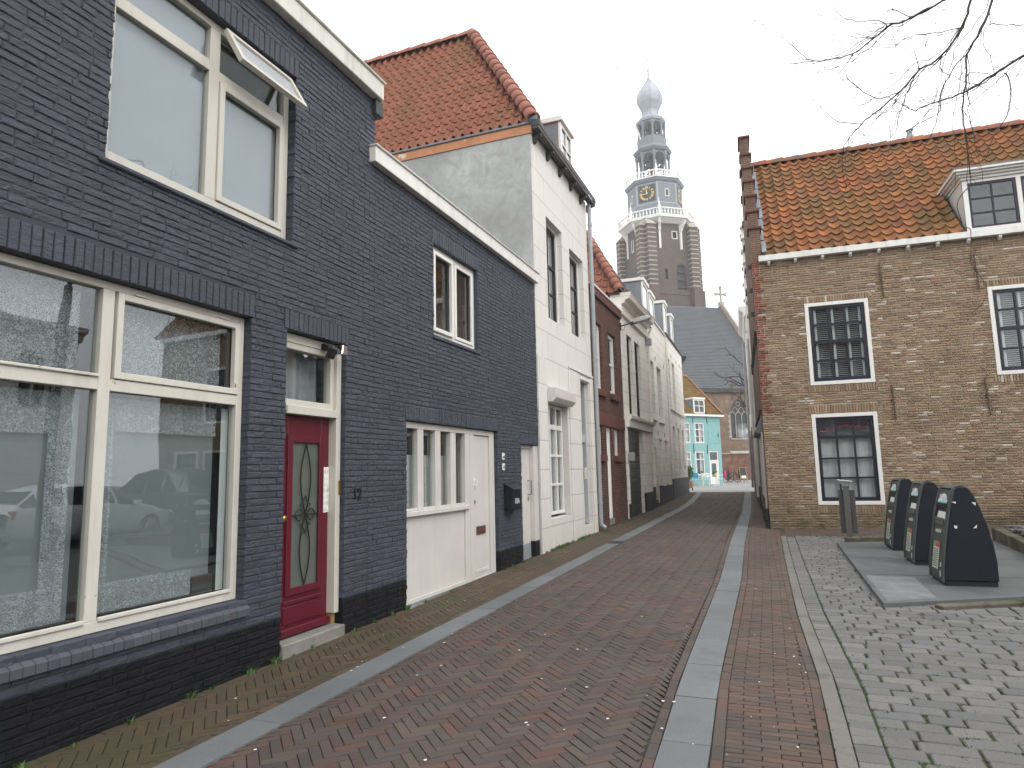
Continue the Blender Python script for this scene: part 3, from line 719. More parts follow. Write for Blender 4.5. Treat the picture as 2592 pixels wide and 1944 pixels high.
# ================================================================== LEFT SIDE
LF = Fr(-4.235, 0, rad(90))     # local x = world y, local y = into the houses
def num_label(s): return s

# ---- tall dark blue house ------------------------------------------------
H = thing('brick_house', 'tall dark blue-grey painted brick house with red front door and big shop window', 'house', LF, (2.5, 0, 0))
ops = [(3.06, 4.99, 3.84, 5.55), (1.2, 4.49, .60, 3.0), (4.95, 5.87, -.5, 2.99)]
sol = [(2.95, 5.03, 5.55, 5.76), (1.1, 4.53, 3.0, 3.21), (4.90, 5.92, 2.99, 3.19)]
wb, pbs = MB(), [MB(), MB()]
bricks(lambda x, z: pbs[x > 5.4] if z < .36 else wb, -2.4, 6.40, -.27, 6.06, ops + sol, xb=lambda r: -.004 - (.11 if r % 2 and r < 94 else 0), bw=.218, bh=.0585, j=.006, jv=.004, half=.12, dep=.1, jit=.003, rag=.006, fn=brick2)
for s in sol: soldiers(wb, s[0] + .005, s[1] - .005, s[2] + .005, s[3], .068, y=-.006)
ex = lambda o: [(a - .006, b + .006, c - .006, d + .006) for a, b, c, d in o]
mw = MB(); cells(mw, -2.4, 6.395, .36, 6.06, ex(ops), .0075, .30); wb_o = wb.build('wall', m_blue, H); mw.build('wall_joints', m_bluemortar, wb_o)
for pb, a, b in ((pbs[0], -2.4, 5.4), (pbs[1], 5.4, 6.395)): mw = MB(); cells(mw, a, b, -.4, .36, ex(ops), .0075, .30); pb_o = pb.build('plinth', m_black, H); mw.build('plinth_joints', m_blackmortar, pb_o)
mb = MB(); mb.box(-2.4, 6.39, .301, 6.0, -.3, .1); mb.box(6.10, 6.39, .301, 6.0, .1, 6.0); mb.box(-2.4, 6.1, .301, 6, 5.95, 6.06); mb.box(-2.4, 6.1, 5.7, 6, .1, 5.95); mb.box(-2.4, -2.1, .301, 5.7, .1, 5.95); mb.build('side_wall', m_bluemortar, H)
mb = MB(); mb.box(-2.5, 6.43, -.10, .22, 6.062, 6.27); mb.box(-2.5, 6.45, -.125, .245, 6.272, 6.30); o = mb.build('coping', m_fasciaold, H, bevel=.008)
mb = MB(); mb.box(6.33, 6.47, -.06, .2, 5.86, 6.06); mb.build('gutter_end', m_gutterdk, H, bevel=.01)
# upper window with its tilted top sash
def upper_extra(mb):
    mb.box(4.09, 4.10, .10, .14, 3.9, 5.5)
w = window(H, 3.06, 4.99, 3.84, 5.55, .085, .07, .07, vb=[(4.055, .11)], hb=[(5.13, .10, 3.13, 4.0), (5.085, .09, 4.11, 4.92)], mat=m_cream, top=.06, bot=.11, room=.9, roommat=m_room,
           curtain=[(3.1, 4.02, 3.9, 5.5, .012, m_blind, .004, .5), (4.10, 4.95, 3.9, 5.06, .012, m_blind, .004, .5)], label='cream window with its top right sash tilted open')
mb = MB(); bars(mb, 4.115, 4.915, 3.955, 5.035, .07, .055, .055); mb.build('casement', m_cream, w, bevel=.004)
mb = MB(); mb.box(3.0, 5.06, -.025, .10, 3.80, 3.838); mb.build('window_sill', m_blue, w, bevel=.01)
# sash hinged at the top, swung outward
mb = MB(); hz, hy, ang = 5.50, .06, rad(30)
def sw(p): # local sash coords (x, thickness, down)
    x, t, d = p; return (x, hy - d * math.sin(ang) - t * math.cos(ang), hz - d * math.cos(ang) + t * math.sin(ang))
def sbox(mb, x0, x1, t0, t1, d0, d1):
    mb.add([sw((x, t, d)) for d in (d0, d1) for t in (t0, t1) for x in (x0, x1)], ((0, 1, 3, 2), (4, 6, 7, 5), (0, 4, 5, 1), (1, 5, 7, 3), (3, 7, 6, 2), (2, 6, 4, 0)))
sbox(mb, 4.10, 4.15, 0, .05, 0, .40); sbox(mb, 4.90, 4.95, 0, .05, 0, .40); sbox(mb, 4.15, 4.90, .002, .05, 0, .05); sbox(mb, 4.15, 4.90, .002, .05, .35, .40); mb.build('open_sash', m_cream, w, bevel=.004)
mb = MB(); sbox(mb, 4.14, 4.91, .02, .026, .04, .36); mb.build('sash_pane', m_opal, w)
# shop window
def shop_extra(mb):
    bars(mb, 3.275, 4.435, 2.318, 2.942, .075, .05, .05)
    mb.box(3.4, 3.5, .066, .08, 2.945, 2.96); mb.box(4.2, 4.3, .066, .08, 2.945, 2.96)
    mb.box(1.9, 3.16, .07, .10, .672, .70); mb.box(3.26, 4.42, .07, .10, .672, .70); mb.box(1.9, 3.16, .07, .1, 2.316, 2.336)
w = window(H, 1.2, 4.49, .605, 3.0, .085, .08, .065, vb=[(3.21, .09)], hb=[(2.27, .085, 1.265, 3.165), (2.27, .085, 3.255, 4.425)], mat=m_creamold, glass=m_shop, room=1.6, roommat=m_dark, top=.055, bot=.075, extra=shop_extra,
    curtain=[(1.25, 3.155, .69, 2.2, .085, m_film, .003, .7), (3.26, 4.345, .69, 2.2, .085, m_film, .003, .7), (1.25, 3.155, 2.33, 2.95, .16, m_filmdk, .003, .7), (3.3, 4.34, 2.33, 2.92, .16, m_filmdk, .003, .7),
             (2.93, 3.08, .72, 2.95, .04, m_lace, .010, .12), (3.27, 3.40, .72, 2.2, .04, m_lace, .010, .12), (1.25, 3.08, .70, .93, .045, m_lace, .010, .16), (3.28, 4.12, .70, .90, .045, m_lace, .010, .16), (3.3, 4.34, 2.32, 2.92, .05, m_lace, .010, .2), (1.25, 2.93, 2.30, 2.95, .05, m_lace, .010, .2), (3.40, 4.32, 1.96, 2.2, .04, m_lace, .010, .2), (1.25, 2.93, 1.92, 2.2, .04, m_lace, .010, .2), (4.36, 4.44, .69, 2.2, .02, m_curt, .004, .1)])
mb = MB(); mb.box(4.13, 4.33, .19, .232, .69, .83); mb.build('dark_ornament', m_dark, w)
w['label'] = 'wide cream shop window with lace behind its panes'
mb = MB()
for i in range(46):
    x0 = 1.2 + i * .0725; q = rnd.uniform(-.003, .003); mb.add([(x0, -.035 + q, .535), (x0 + .070, -.035 + q, .535), (x0 + .070, .09, .603), (x0, .09, .603), (x0, -.035 + q, .475), (x0 + .070, -.035 + q, .475), (x0 + .070, .09, .475), (x0, .09, .475)], ((0, 1, 2, 3), (4, 5, 1, 0), (5, 6, 2, 1), (7, 4, 0, 3), (6, 7, 3, 2)))
mb.build('brick_sill', mk('sill_paint', (.075, .080, .100, 1), .5, .12, 3, .4, 50, .004, isl=.12, chips=((.17, .03, .028, 1), 6.5, .66)), w, bevel=.004)
# red front door
def red_door(P):
    fb = MB(); y = .09
    fb.box(4.955, 5.04, y, y + .12, .13, 2.985); fb.box(5.795, 5.87, y - .03, y + .12, .235, 2.985); fb.box(5.04, 5.795, y, y + .12, 2.90, 2.985); fb.box(5.04, 5.795, y - .035, y + .12, 2.205, 2.285)
    fb.box(5.04, 5.06, y + .03, y + .1, 2.285, 2.9); fb.box(5.74, 5.795, y + .01, y + .1, 2.285, 2.9); fb.box(5.06, 5.74, y + .01, y + .1, 2.285, 2.35); fb.box(5.06, 5.74, y + .01, y + .1, 2.84, 2.9)
    fr = fb.build('door_frame', m_cream, P, bevel=.004)
    mb = MB(); mb.box(5.05, 5.75, y + .06, y + .066, 2.34, 2.85); mb.build('transom_pane', m_glass, fr)
    mb = MB(); folds(mb, 5.05, 5.8, 2.3, 2.9, y + .22, .02, .12); mb.build('curtain', m_curtg, fr)
    mb = MB(); mb.box(5.0, 5.86, .5, .55, .13, 2.98); mb.box(5.0, 5.03, .215, .5, 2.2, 2.98); mb.box(5.83, 5.86, .215, .5, 2.2, 2.98); mb.build('interior', m_dark, fr)
    mb = MB(); mb.box(5.81, 5.86, .10, .2, .12, .233); mb.build('rotten_foot', m_wood, fr)
    mb = MB(); mb.box(5.835, 5.862, y - .042, y - .03, 1.42, 1.56); mb.build('doorbell', m_brass, fr)
    db = MB(); y = .15
    db.box(5.042, 5.17, y, y + .05, .14, 2.2); db.box(5.67, 5.793, y, y + .05, .14, 2.2); db.box(5.17, 5.67, y + .001, y + .05, 1.99, 2.2); db.box(5.17, 5.67, y + .001, y + .05, .14, .52)
    # mouldings
    for a, b, c, d in ((5.15, 5.22, .50, 2.01), (5.62, 5.69, .50, 2.01)): db.box(a, b, y - .022, y, c, d)
    db.box(5.22, 5.62, y - .021, y, 1.94, 2.01); db.box(5.22, 5.62, y - .021, y, .50, .57)
    db.box(5.14, 5.70, y - .018, y, .42, .455); db.box(5.042, 5.793, y - .045, y, .145, .21); db.box(5.14, 5.70, y - .012, y, .24, .4)
    dr = db.build('door', m_red, P, bevel=.005)
    mb = MB(); mb.box(5.165, 5.675, y + .01, y + .02, .51, 2.0); mb.build('frosted_pane', m_frost, dr)
    ib = MB(); cx = 5.42
    for s in (-1, 1):
        ib.tube([(cx + s * .075 * math.sin(math.pi * i / 16), y - .012, 1.93 - (1.93 - 1.24) * i / 16) for i in range(17)], .007, 5)
        ib.tube([(cx + s * .075 * math.sin(math.pi * i / 16), y - .012, 1.24 - (1.24 - .57) * i / 16) for i in range(17)], .007, 5)
        ib.tube([(cx + s * (.02 + .13 * i / 10), y - .012, 1.24 + .055 * math.sin(math.pi * i / 10)) for i in range(11)], .006, 5)
        ib.tube([(cx + s * (.02 + .13 * i / 10), y - .012, 1.24 - .055 * math.sin(math.pi * i / 10)) for i in range(11)], .006, 5)
        for v in (-1, 1):
            ib.tube([(cx + s * (.03 + .05 * math.sin(a) * (1 - a / 9)), y - .012, 1.24 + v * (.05 + .03 * a + .02 * math.cos(a))) for a in [i * .45 for i in range(11)]], .005, 5)
    ib.tube([(5.20, y - .012, 1.24), (5.64, y - .012, 1.24)], .006, 5); ib.tube([(cx, y - .012, 1.93), (cx, y - .012, 2.0)], .006, 5); ib.tube([(cx, y - .012, .57), (cx, y - .012, .5)], .006, 5)
    ib.build('grille', m_iron, dr)
    mb = MB(); mb.lathe([(.0, 0), (.028, .008), (.03, .02), (.02, .035), (.012, .05)], 12); mb.v = [(5.10 + p[0], y - .05 + p[2], 1.22 + p[1]) for p in mb.v]; mb.build('door_knob', m_brass, dr, smooth=True)
    mb = MB(); mb.box(5.70, 5.785, y - .012, y - .002, 1.24, 1.70)
    for i in range(7):
        for k in (0, 1): cxx, cz = 5.722 + k * .042, 1.275 + i * .064; mb.prism([(cxx - .018, cz), (cxx, cz - .028), (cxx + .018, cz), (cxx, cz + .028)], lambda p, t: (p[0], t, p[1]), y - .016, y - .011)
    mb.build('finger_plate', mk('patterned_plate', (.62, .6, .57, 1), .5, .06, isl=.25), dr)
red_door(H)
mb = MB(); mb.box(4.955, 5.865, -.03, .30, -.15, .125); mb.build('doorstep', m_stone, H, bevel=.012)
text('house_number', '12', .17, m_iron, H, (6.08, -.012, 1.36), (rad(90), 0, 0), .006)
mb = MB()
L = thing('security_lamp', 'small black and chrome security lamp above the red door', 'lamp', LF, (5.62, 0, 2.92))
mb.box(5.56, 5.64, .0, .09, 2.90, 2.96); mb.tube([(5.46, -.02, 2.93), (5.60, .02, 2.945)], .012, 8); mb.obox(Matrix.Translation((5.55, -.05, 2.85)) @ Matrix.Rotation(.5, 4, 'X'), .04, .03, .055); mb.build('sensor', m_iron, L, bevel=.005)
mb = MB(); mb.prism([(-.055, -.05), (.055, -.05), (.035, .05), (-.035, .05)], lambda p, t: (5.70 + p[0] + .3 * (t + .02) * 0, t - .02, 2.90 + p[1]), -.09, 0); mb.build('lamp_head', m_chrome, L, bevel=.008)

# ---- low dark blue house --------------------------------------------------
H = thing('brick_house', 'low dark blue-grey painted brick house with white panelled entrance and slim white side door', 'house', LF, (9.2, 0, 0))
ops = [(7.83, 9.27, 3.47, 4.76), (7.12, 9.95, -.5, 2.27), (11.0, 12.2, -.5, 2.10)]
sol = [(7.80, 9.33, 4.76, 4.965), (7.08, 10.02, 2.27, 2.475), (10.97, 12.2, 2.10, 2.30)]
wb, pbs = MB(), [MB(), MB()]
bricks(lambda x, z: pbs[x > 8.5] if z < .37 else wb, 6.40, 11.925, -.27, 5.24, ops + sol, xa=lambda r: -(.11 if r % 2 else 0), bw=.218, bh=.0585, j=.006, jv=.004, half=.12, dep=.1, jit=.003, rag=.006, fn=brick2)
for s in sol: soldiers(wb, s[0] + .005, min(11.92, s[1]) - .005, s[2] + .005, s[3], .068, j=.003, y=-.0005, jit=.002, fn=brick2, rnd_e=.0035)
mw = MB(); cells(mw, 6.405, 11.92, .37, 5.24, ex(ops), .0075, .30); wo = wb.build('wall', m_blue, H); mw.build('wall_joints', m_bluemortar, wo)
for pb, a, b in ((pbs[0], 6.405, 8.5), (pbs[1], 8.5, 11.92)): mw = MB(); cells(mw, a, b, -.35, .37, ex(ops), .0075, .30); po = pb.build('plinth', m_black, H); mw.build('plinth_joints', m_blackmortar, po)
mb = MB(); mb.box(6.41, 11.91, .301, 6.0, 5.0, 5.22); mb.box(6.41, 11.91, 5.7, 6.0, -.2, 5.0); mb.box(6.41, 11.91, .301, 5.7, -.3, .02); mb.build('flat_roof', m_gutterdk, H)
mb = MB(); mb.box(6.28, 9.35, -.085, .16, 5.242, 5.43); mb.box(9.355, 11.95, -.085, .16, 5.242, 5.43); mb.box(6.27, 11.97, -.11, .2, 5.432, 5.455); mb.build('coping', m_fascia, H, bevel=.006)
def w3(mb):
    bars(mb, 7.90, 8.50, 3.55, 4.69, .035, .05, .055)      # tilt sash, slightly open
    bars(mb, 8.60, 9.20, 3.55, 4.69, .06, .03, .05)
w = window(H, 7.83, 9.27, 3.475, 4.76, .075, .07, .07, vb=[(8.55, .09)], mat=m_white, room=.9, roommat=m_room, extra=w3, curtain=[(7.9, 8.05, 3.55, 4.7, .15, m_curt, .015, .07)], label='two-light white upper window')
mb = MB(); mb.box(7.80, 9.31, -.02, .08, 3.42, 3.472); mb.build('window_sill', m_blue, w, bevel=.008)
# white entrance front
fb = MB(); y = .065; d = .09
fb.box(7.13, 7.22, y, y + d, .04, 2.265); fb.box(9.77, 9.945, y, y + d, .04, 2.265); fb.box(7.22, 9.77, y + .0015, y + d, 2.185, 2.265)
for a, b in ((7.50, 7.65), (7.97, 8.12), (8.42, 8.58)): fb.box(a, b, y + .003, y + d, 1.15, 2.185)
fb.box(8.88, 9.03, y, y + d, .04, 2.185); fb.box(9.045, 9.175, y + .002, y + d, .04, 2.185)
fb.box(7.13, 8.96, y - .035, y, 1.09, 1.15); fb.box(7.22, 8.88, y + .004, y + d, 1.09, 1.15); fb.box(7.22, 8.88, y + .002, y + d, .04, .095)
fb.box(9.18, 9.77, y + .01, y + d, .04, .075)
for a, b in ((7.22, 7.5), (7.65, 7.97), (8.12, 8.42), (8.58, 8.88)):
    fb.box(a, b, y + .012, y + .05, 1.15, 1.185)
fr = fb.build('entrance_frame', m_offwhite, H, bevel=.005)
mb = MB(); mb.box(7.225, 8.875, y + .03, y + .07, .10, 1.088); mb.build('lower_panel', m_offwhite, fr)
mb = MB(); mb.box(7.2, 8.9, y + .06, y + .066, 1.16, 2.19); mb.build('pane', m_glass, fr)
mb = MB()
for a, b in ((7.23, 7.93), (7.95, 8.5), (8.52, 8.86)): mb.box(a, b, y + .16, y + .166, 1.15, 1.86)
mb.build('half_blind', m_curt, fr)
mb = MB(); mb.box(7.15, 9.9, 1.2, 1.25, .04, 2.26); mb.box(7.13, 7.16, y + d, 1.2, .04, 2.26); mb.box(8.9, 8.93, y + d, 1.2, .04, 2.26); mb.box(7.16, 8.9, y + d, 1.2, .04, .08); mb.build('interior', m_room, fr)
mb = MB(); mb.box(9.185, 9.765, y + .03, y + .08, .08, 2.18); mb.box(9.24, 9.72, y + .02, y + .03, .125, .175); dr = mb.build('door', m_offwhite, H, bevel=.004)
mb = MB(); mb.box(9.29, 9.60, y + .012, y + .03, .69, .81); mb.build('letter_plate', m_rust, dr, bevel=.004)
mb = MB(); mb.box(9.33, 9.56, y + .006, y + .012, .73, .77); mb.build('letter_flap', mk('copper_flap', (.3, .1, .06, 1), .4, .1, metal=.6), dr)
mb = MB(); mb.box(9.20, 9.26, y + .02, y + .03, 1.39, 1.53); mb.tube([(9.225, y + .02, 1.42), (9.225, y - .02, 1.42), (9.225, y - .02, 1.50), (9.225, y + .02, 1.50)], .009, 6); mb.build('door_handle', m_white, dr)
mb = MB(); mb.lathe([(.026, 0), (.026, .012), (.012, .02)], 12); mb.v = [(9.23 + p[0], y + .03 - p[2], 1.18 + p[1]) for p in mb.v]; mb.build('lock', m_steel, dr)
mb = MB(); mb.box(7.10, 10.05, -.06, .14, -.1, .038); mb.build('doorstep', m_strip, H, bevel=.01)
# slim side door
mb = MB(); y = .09; mb.box(11.70, 11.925, y - .06, y + .1, .36, 2.09); mb.box(11.0, 11.70, y, y + .1, 2.035, 2.095); fr = mb.build('side_door_frame', m_offwhite, H, bevel=.004)
mb = MB(); mb.box(11.705, 11.925, y - .058, y + .1, -.1, .358); mb.build('frame_foot', m_black, fr)
mb = MB(); mb.box(11.0, 11.695, y + .03, y + .08, .33, 2.033); dr = mb.build('side_door', m_offwhite, H)
mb = MB(); mb.box(11.0, 11.695, y + .028, y + .08, .03, .328); mb.build('kick_plate', m_zinc, dr)
mb = MB(); mb.tube([(11.60, y + .03, 1.20), (11.60, y - .04, 1.20), (11.60, y - .04, 1.45), (11.60, y + .03, 1.45)], .012, 8); mb.box(11.585, 11.615, y + .02, y + .03, 1.08, 1.16); mb.build('door_handle', m_steel, dr)
for z in (1.87, 1.70):
    mb = MB(); mb.box(10.085, 10.185, -.022, -.008, z - .055, z + .055); pl = mb.build('number_plate', m_white, H, bevel=.003)
    text('digits', '10' if z < 1.8 else '10B', .075 if z < 1.8 else .055, m_ink, pl, (10.135, -.024, z - .03), (rad(90), 0, 0), .001)
M = thing('mailbox', 'dark mailbox lettered 10A beside the white side door', 'mailbox', LF, (10.34, 0, 1.0))
mb = MB(); mb.prism([(0, 1.0), (-.15, 1.0), (-.15, 1.33), (0, 1.41)], lambda p, t: (t, p[0] - .01, p[1]), 10.16, 10.52); mb.build('box', m_navy, M, bevel=.006)
mb = MB(); mb.add([(10.15, -.18, 1.335), (10.53, -.18, 1.335), (10.53, -.005, 1.43), (10.15, -.005, 1.43), (10.15, -.18, 1.32), (10.53, -.18, 1.32), (10.53, -.005, 1.415), (10.15, -.005, 1.415)], ((0, 1, 2, 3), (4, 5, 1, 0), (5, 6, 2, 1), (7, 4, 0, 3), (7, 6, 5, 4))); mb.build('lid', m_navy, M)
text('lettering', '10A', .13, m_white, M, (10.34, -.162, 1.10), (rad(90), 0, 0), .001)

# ---- tall white house with the red tiled hip roof ------------------------
H = thing('white_house', 'tall white rendered house with red pantile hip roof and bare cement side wall', 'house', LF, (14, 0, 0))
ops = [(12.74, 13.82, 4.74, 6.92), (14.38, 15.52, 4.72, 6.74), (12.52, 13.86, .69, 3.28), (14.93, 15.62, .36, 3.70)]
mb = MB(); cells(mb, 11.935, 16.0, -.2, 8.45, ops, 0, .28)
for a, b in ((11.94, 12.38), (13.98, 14.80), (15.70, 15.99)): mb.box(a, b, -.03, -.001, -.2, 3.85)
wl = mb.build('wall', m_whitewall, H, bevel=.012)
mb = MB(); mb.box(11.925, 12.2, .005, 7.0, -.2, 8.36); mb.build('side_wall', m_cement, H)
mb = MB(); mb.box(12.2, 15.99, 6.7, 7.0, -.2, 8.4); mb.box(15.7, 15.99, .281, 6.7, -.2, 8.4); mb.box(12.2, 15.7, .281, 6.7, 4.0, 4.1); mb.box(12.2, 15.7, .281, 6.7, 8.3, 8.4); mb.box(12.2, 15.7, .281, 6.7, -.3, .02); mb.build('rear_wall', m_room, H)
mb = MB(); mb.box(11.905, 12.0, -.03, 7.0, 8.363, 8.56); mb.build('eaves_board', m_oldboard, H)
mb = MB(); mb.box(11.88, 12.02, -.08, 7.0, 8.562, 8.60); mb.build('lead_edge', m_lead, H)
# roof
def hiproof(P, x0, x1, ze, yE, rise, run_x, run_y, depth, ncols, rows, cw, mat, hipmat, front=True, nh=15, amp=.03):
    """a hipped end on the street: side slope faces -x, front slope faces the street"""
    L = math.hypot(run_x, rise); rl = L / rows; D = depth - yE
    mb = MB(); nc = int(D / cw)
    tiles(mb, (x0, depth, ze), (0, -1, 0), (run_x, 0, rise), nc + 1, rows, cw, rl, clip=lambda u, v: u < D - run_y * v / L + .05, amp=amp, lift=.028, thick=.022, calm=.35, prof=2, seg=12)
    rf = mb.build('roof', mat, P)
    mb = MB(); b = .06
    A, Bp, C_, E_ = (x0, yE, ze - b), (x0 + run_x, yE + run_y, ze + rise - b), (x0 + run_x, depth, ze + rise - b), (x0, depth, ze - b)
    A2, B2, E2 = (x1, yE, ze - b), (x1 - run_x, yE + run_y, ze + rise - b), (x1, depth, ze - b); C2 = (x1 - run_x, depth, ze + rise - b)
    mb.add([A, Bp, C_, E_, A2, B2, C2, E2], ((3, 0, 1, 2), (0, 4, 5, 1), (4, 7, 6, 5), (1, 5, 6, 2), (7, 4, 0, 3), (3, 2, 6, 7))); mb.build('roof_deck', m_grtile, rf)
    if front:
        mb = MB(); Lf = math.hypot(run_y, rise); rf2 = Lf / rows
        tiles(mb, (x0, yE, ze), (1, 0, 0), (0, run_y, rise), int((x1 - x0) / cw), rows, cw, rf2, clip=lambda u, v: run_x * v / Lf - .05 < u < (x1 - x0) - run_x * v / Lf + .05, amp=amp)
        mb.build('street_slope', mat, rf)
    mb = MB(); ridge(mb, (x0 - .02, yE - .03, ze + .02), (x0 + run_x, yE + run_y, ze + rise + .06), nh, .135)
    if abs(x1 - x0 - 2 * run_x) < .3: ridge(mb, (x0 + run_x, yE + run_y, ze + rise + .03), (x0 + run_x, depth, ze + rise + .03), 11, .12)
    mb.build('ridge_tiles', hipmat, rf, smooth=True)
    return rf
rf = hiproof(H, 11.90, 16.06, 8.60, -.05, 3.82, 2.08, 2.25, 7.0, 26, 14, .212, m_ctile, m_hip, nh=17, amp=.044)
mb = MB(); mb.box(11.84, 12.06, -.17, .06, 8.58, 8.74); mb.build('corner_cap', m_lead, H, bevel=.03)
# street gutter on brackets
mb = MB(); mb.box(11.86, 16.25, -.20, -.05, 8.40, 8.47); mb.box(11.86, 16.25, -.215, -.195, 8.47, 8.60); mb.box(11.86, 16.25, -.06, -.04, 8.47, 8.58); mb.box(11.86, 11.90, -.195, -.06, 8.47, 8.59); mb.box(16.21, 16.25, -.195, -.06, 8.47, 8.59)
gt = mb.build('gutter', m_gutterdk, H, bevel=.01)
for x in (12.03, 12.85, 13.70, 14.55, 15.4, 16.02):
    mb = MB(); mb.prism([(-.18, 8.395), (0, 8.395), (0, 8.20), (-.05, 8.22), (-.09, 8.30), (-.18, 8.34)], lambda p, t: (t, p[0], p[1]), x, x + .10); mb.build('bracket', m_gutterdk, gt, bevel=.006)
# dormer on the street slope
def dormer(P, x0, x1, z0, z1, yf, depth, side, face=None, split=True, name='dormer', drop=0, glassw=None, label=None):
    mb = MB(); mb.box(x0, x0 + .05, yf + .04, yf + depth, z0, z1 - .07); mb.box(x1 - .05, x1, yf + .04, yf + depth, z0, z1 - .07); mb.box(x0 + .05, x1 - .05, yf + .6, yf + depth, z0, z1 - .07)
    d = mb.build(name, side, P)
    if label: d['label'] = label
    mb = MB(); mb.box(x0 - .05, x1 + .05, yf - .06, yf + depth, z1 - .068, z1 + .06); mb.build('dormer_roof', face or m_white, d, bevel=.01)
    mb = MB(); bars(mb, x0 - .005, x1 + .005, z0, z1 - .07, yf, .06, .10, vb=[((x0 + x1) / 2, .05)] if split else (), hb=[((z0 + z1) / 2, .045)] if split else ()); mb.build('dormer_window', face or m_white, d, bevel=.004)
    mb = MB(); mb.box(x0 + .05, x1 - .05, yf + .03, yf + .036, z0 + .05, z1 - .1); mb.build('pane', glassw or m_glass, d)
    return d
dm = dormer(H, 14.03, 14.93, 8.62, 9.76, .0, 1.0, m_lead, label='grey leaded dormer on the tiled slope')
# windows
def sashwin(P, x0, x1, z0, z1, y, zm, cols, up, dn, mat, **k):
    f = .05; vb = []; hb = [(zm, .055)]
    for i in range(1, cols): vb.append((x0 + (x1 - x0) * i / cols, .028))
    for i in range(1, up): hb.append((zm + (z1 - zm) * i / up, .026))
    for i in range(1, dn): hb.append((z0 + (zm - z0) * i / dn, .026))
    return window(P, x0, x1, z0, z1, y, .06, f, vb, hb, mat, **k)
m_blacksash = mk('black_sash_paint', (.022, .024, .026, 1), .4, .1)
for x0, x1, z0, z1, zm in ((12.80, 13.76, 4.80, 6.86, 6.02), (14.44, 15.46, 4.78, 6.68, 5.98)):
    sashwin(H, x0, x1, z0, z1, .15, zm, 2, 1, 2, m_blacksash, room=.8, roommat=m_room, curtain=[(x0 + .05, x0 + .3, z0, z1, .06, m_curt), (x1 - .5, x1 - .03, z0, z1, .06, m_curt)], label='tall black sash window')
    mb = MB(); bars(mb, x0 - .055, x1 + .055, z0 - .055, z1 + .055, .12, .09, .054); mb.build('window_surround', m_white, H, bevel=.004)
w = window(H, 12.56, 13.82, .74, 2.98, .12, .07, .065, vb=[(12.98, .05), (13.40, .05)], hb=[(2.52, .10), (1.93, .05), (1.34, .05)], mat=m_white, room=.8, curtain=[(12.6, 13.8, .78, 2.45, .05, m_curt, .012, .08)], roommat=m_dark, label='white ground floor window below the shutter box')
for a in (13.825, 12.52): mb = MB(); mb.box(a, a + .033, .0, .115, .70, 2.97); mb.build('shutter_rail', m_offwhite, w)
mb = MB(); mb.prism([(.11, 2.985), (-.11, 2.985), (-.19, 3.07), (-.19, 3.27), (.11, 3.29)], lambda p, t: (t, p[0], p[1]), 12.53, 13.88); mb.build('shutter_box', m_offwhite, H, bevel=.01)
mb = MB(); mb.box(14.90, 15.66, -.035, .2, 3.72, 3.80); mb.box(14.0, 16.0, -.04, -.001, 3.86, 3.93); mb.build('door_hood', m_whitewall, H, bevel=.01)
fb = MB(); y = .14; fb.box(14.935, 15.0, y, y + .1, .36, 3.69); fb.box(15.555, 15.615, y - .06, y + .1, .40, 3.69); fb.box(15.0, 15.555, y, y + .1, 3.62, 3.69); fb.box(15.0, 15.555, y - .03, y + .1, 2.28, 2.46)
fr = fb.build('door_frame', mk('pale_grey_paint', (.46, .48, .49, 1), .5, .1, 3, streak=((.25, .25, .24, 1), .5)), H, bevel=.005)
mb = MB(); bars(mb, 15.0, 15.555, 2.46, 3.62, y + .03, .04, .04, vb=[(15.28, .025)], hb=[(2.85, .025), (3.23, .025)]); mb.build('transom_sash', m_blacksash, fr)
mb = MB(); mb.box(15.03, 15.53, y + .05, y + .056, 2.48, 3.6); mb.build('transom_pane', m_glass, fr)
mb = MB(); mb.box(15.0, 15.555, y + .06, y + .11, .38, 2.28); mb.build('door', m_dkgreen, H); mb = MB(); mb.box(14.94, 15.61, .5, .55, .36, 3.6); mb.build('interior', m_dark, fr)
mb = MB(); mb.box(14.88, 15.0, -.07, -.031, 1.42, 1.68); mb.build('letter_box', m_offwhite, H, bevel=.008)
downpipe(H, 16.02, .24, 8.3, -.09, .052, top=(16.02, -.14, 8.41))

# ---- narrow red-brown brick house ---------------------------------------
H = thing('brick_house', 'narrow red-brown brick house with white windows between two pale houses', 'house', LF, (17.8, 0, 0))
ops = [(16.32, 17.22, 3.68, 5.46), (17.95, 18.85, 3.70, 5.44), (16.34, 17.0, 2.0, 2.76), (17.32, 17.92, .20, 2.76), (18.2, 18.88, 2.0, 2.76)]
mb = MB(); cells(mb, 16.06, 19.56, -.1, 6.12, ops, 0.015, .3); mb.build('wall', m_brown, H)
mb = MB(); mb.box(16.08, 19.55, .301, 5.0, 6.0, 6.12); mb.box(16.08, 19.55, 4.7, 5.0, 0, 6.0); mb.build('flat_roof', m_gutterdk, H)
mb = MB(); mb.box(16.1, 19.55, -.01, .014, 2.765, 3.10); mb.build('lintel_band', m_brownband, H, bevel=.006); mb = MB(); mb.box(16.1, 19.56, -.045, .3, 6.122, 6.34); mb.build('eaves_band', m_brownband, H, bevel=.006)
mb = MB(); mb.box(16.1, 19.58, -.07, .33, 6.342, 6.40); mb.build('coping', m_fascia, H, bevel=.005)
for a, b, c, d in ops[:3] + ops[4:]:
    w = window(H, a + .01, b - .01, c + .01, d - .01, .09, .07, .11, hb=[((c + d) / 2, .06)] if d > 4 else (), mat=m_white, room=.6, curtain=[(a + .05, b - .05, c, d, .06, m_curt)], label='white window in brown brick')
    mb = MB(); mb.box(a - .05, b + .05, -.07, .09, c - .16, c - .002); mb.build('window_sill', m_brownband, w, bevel=.006)
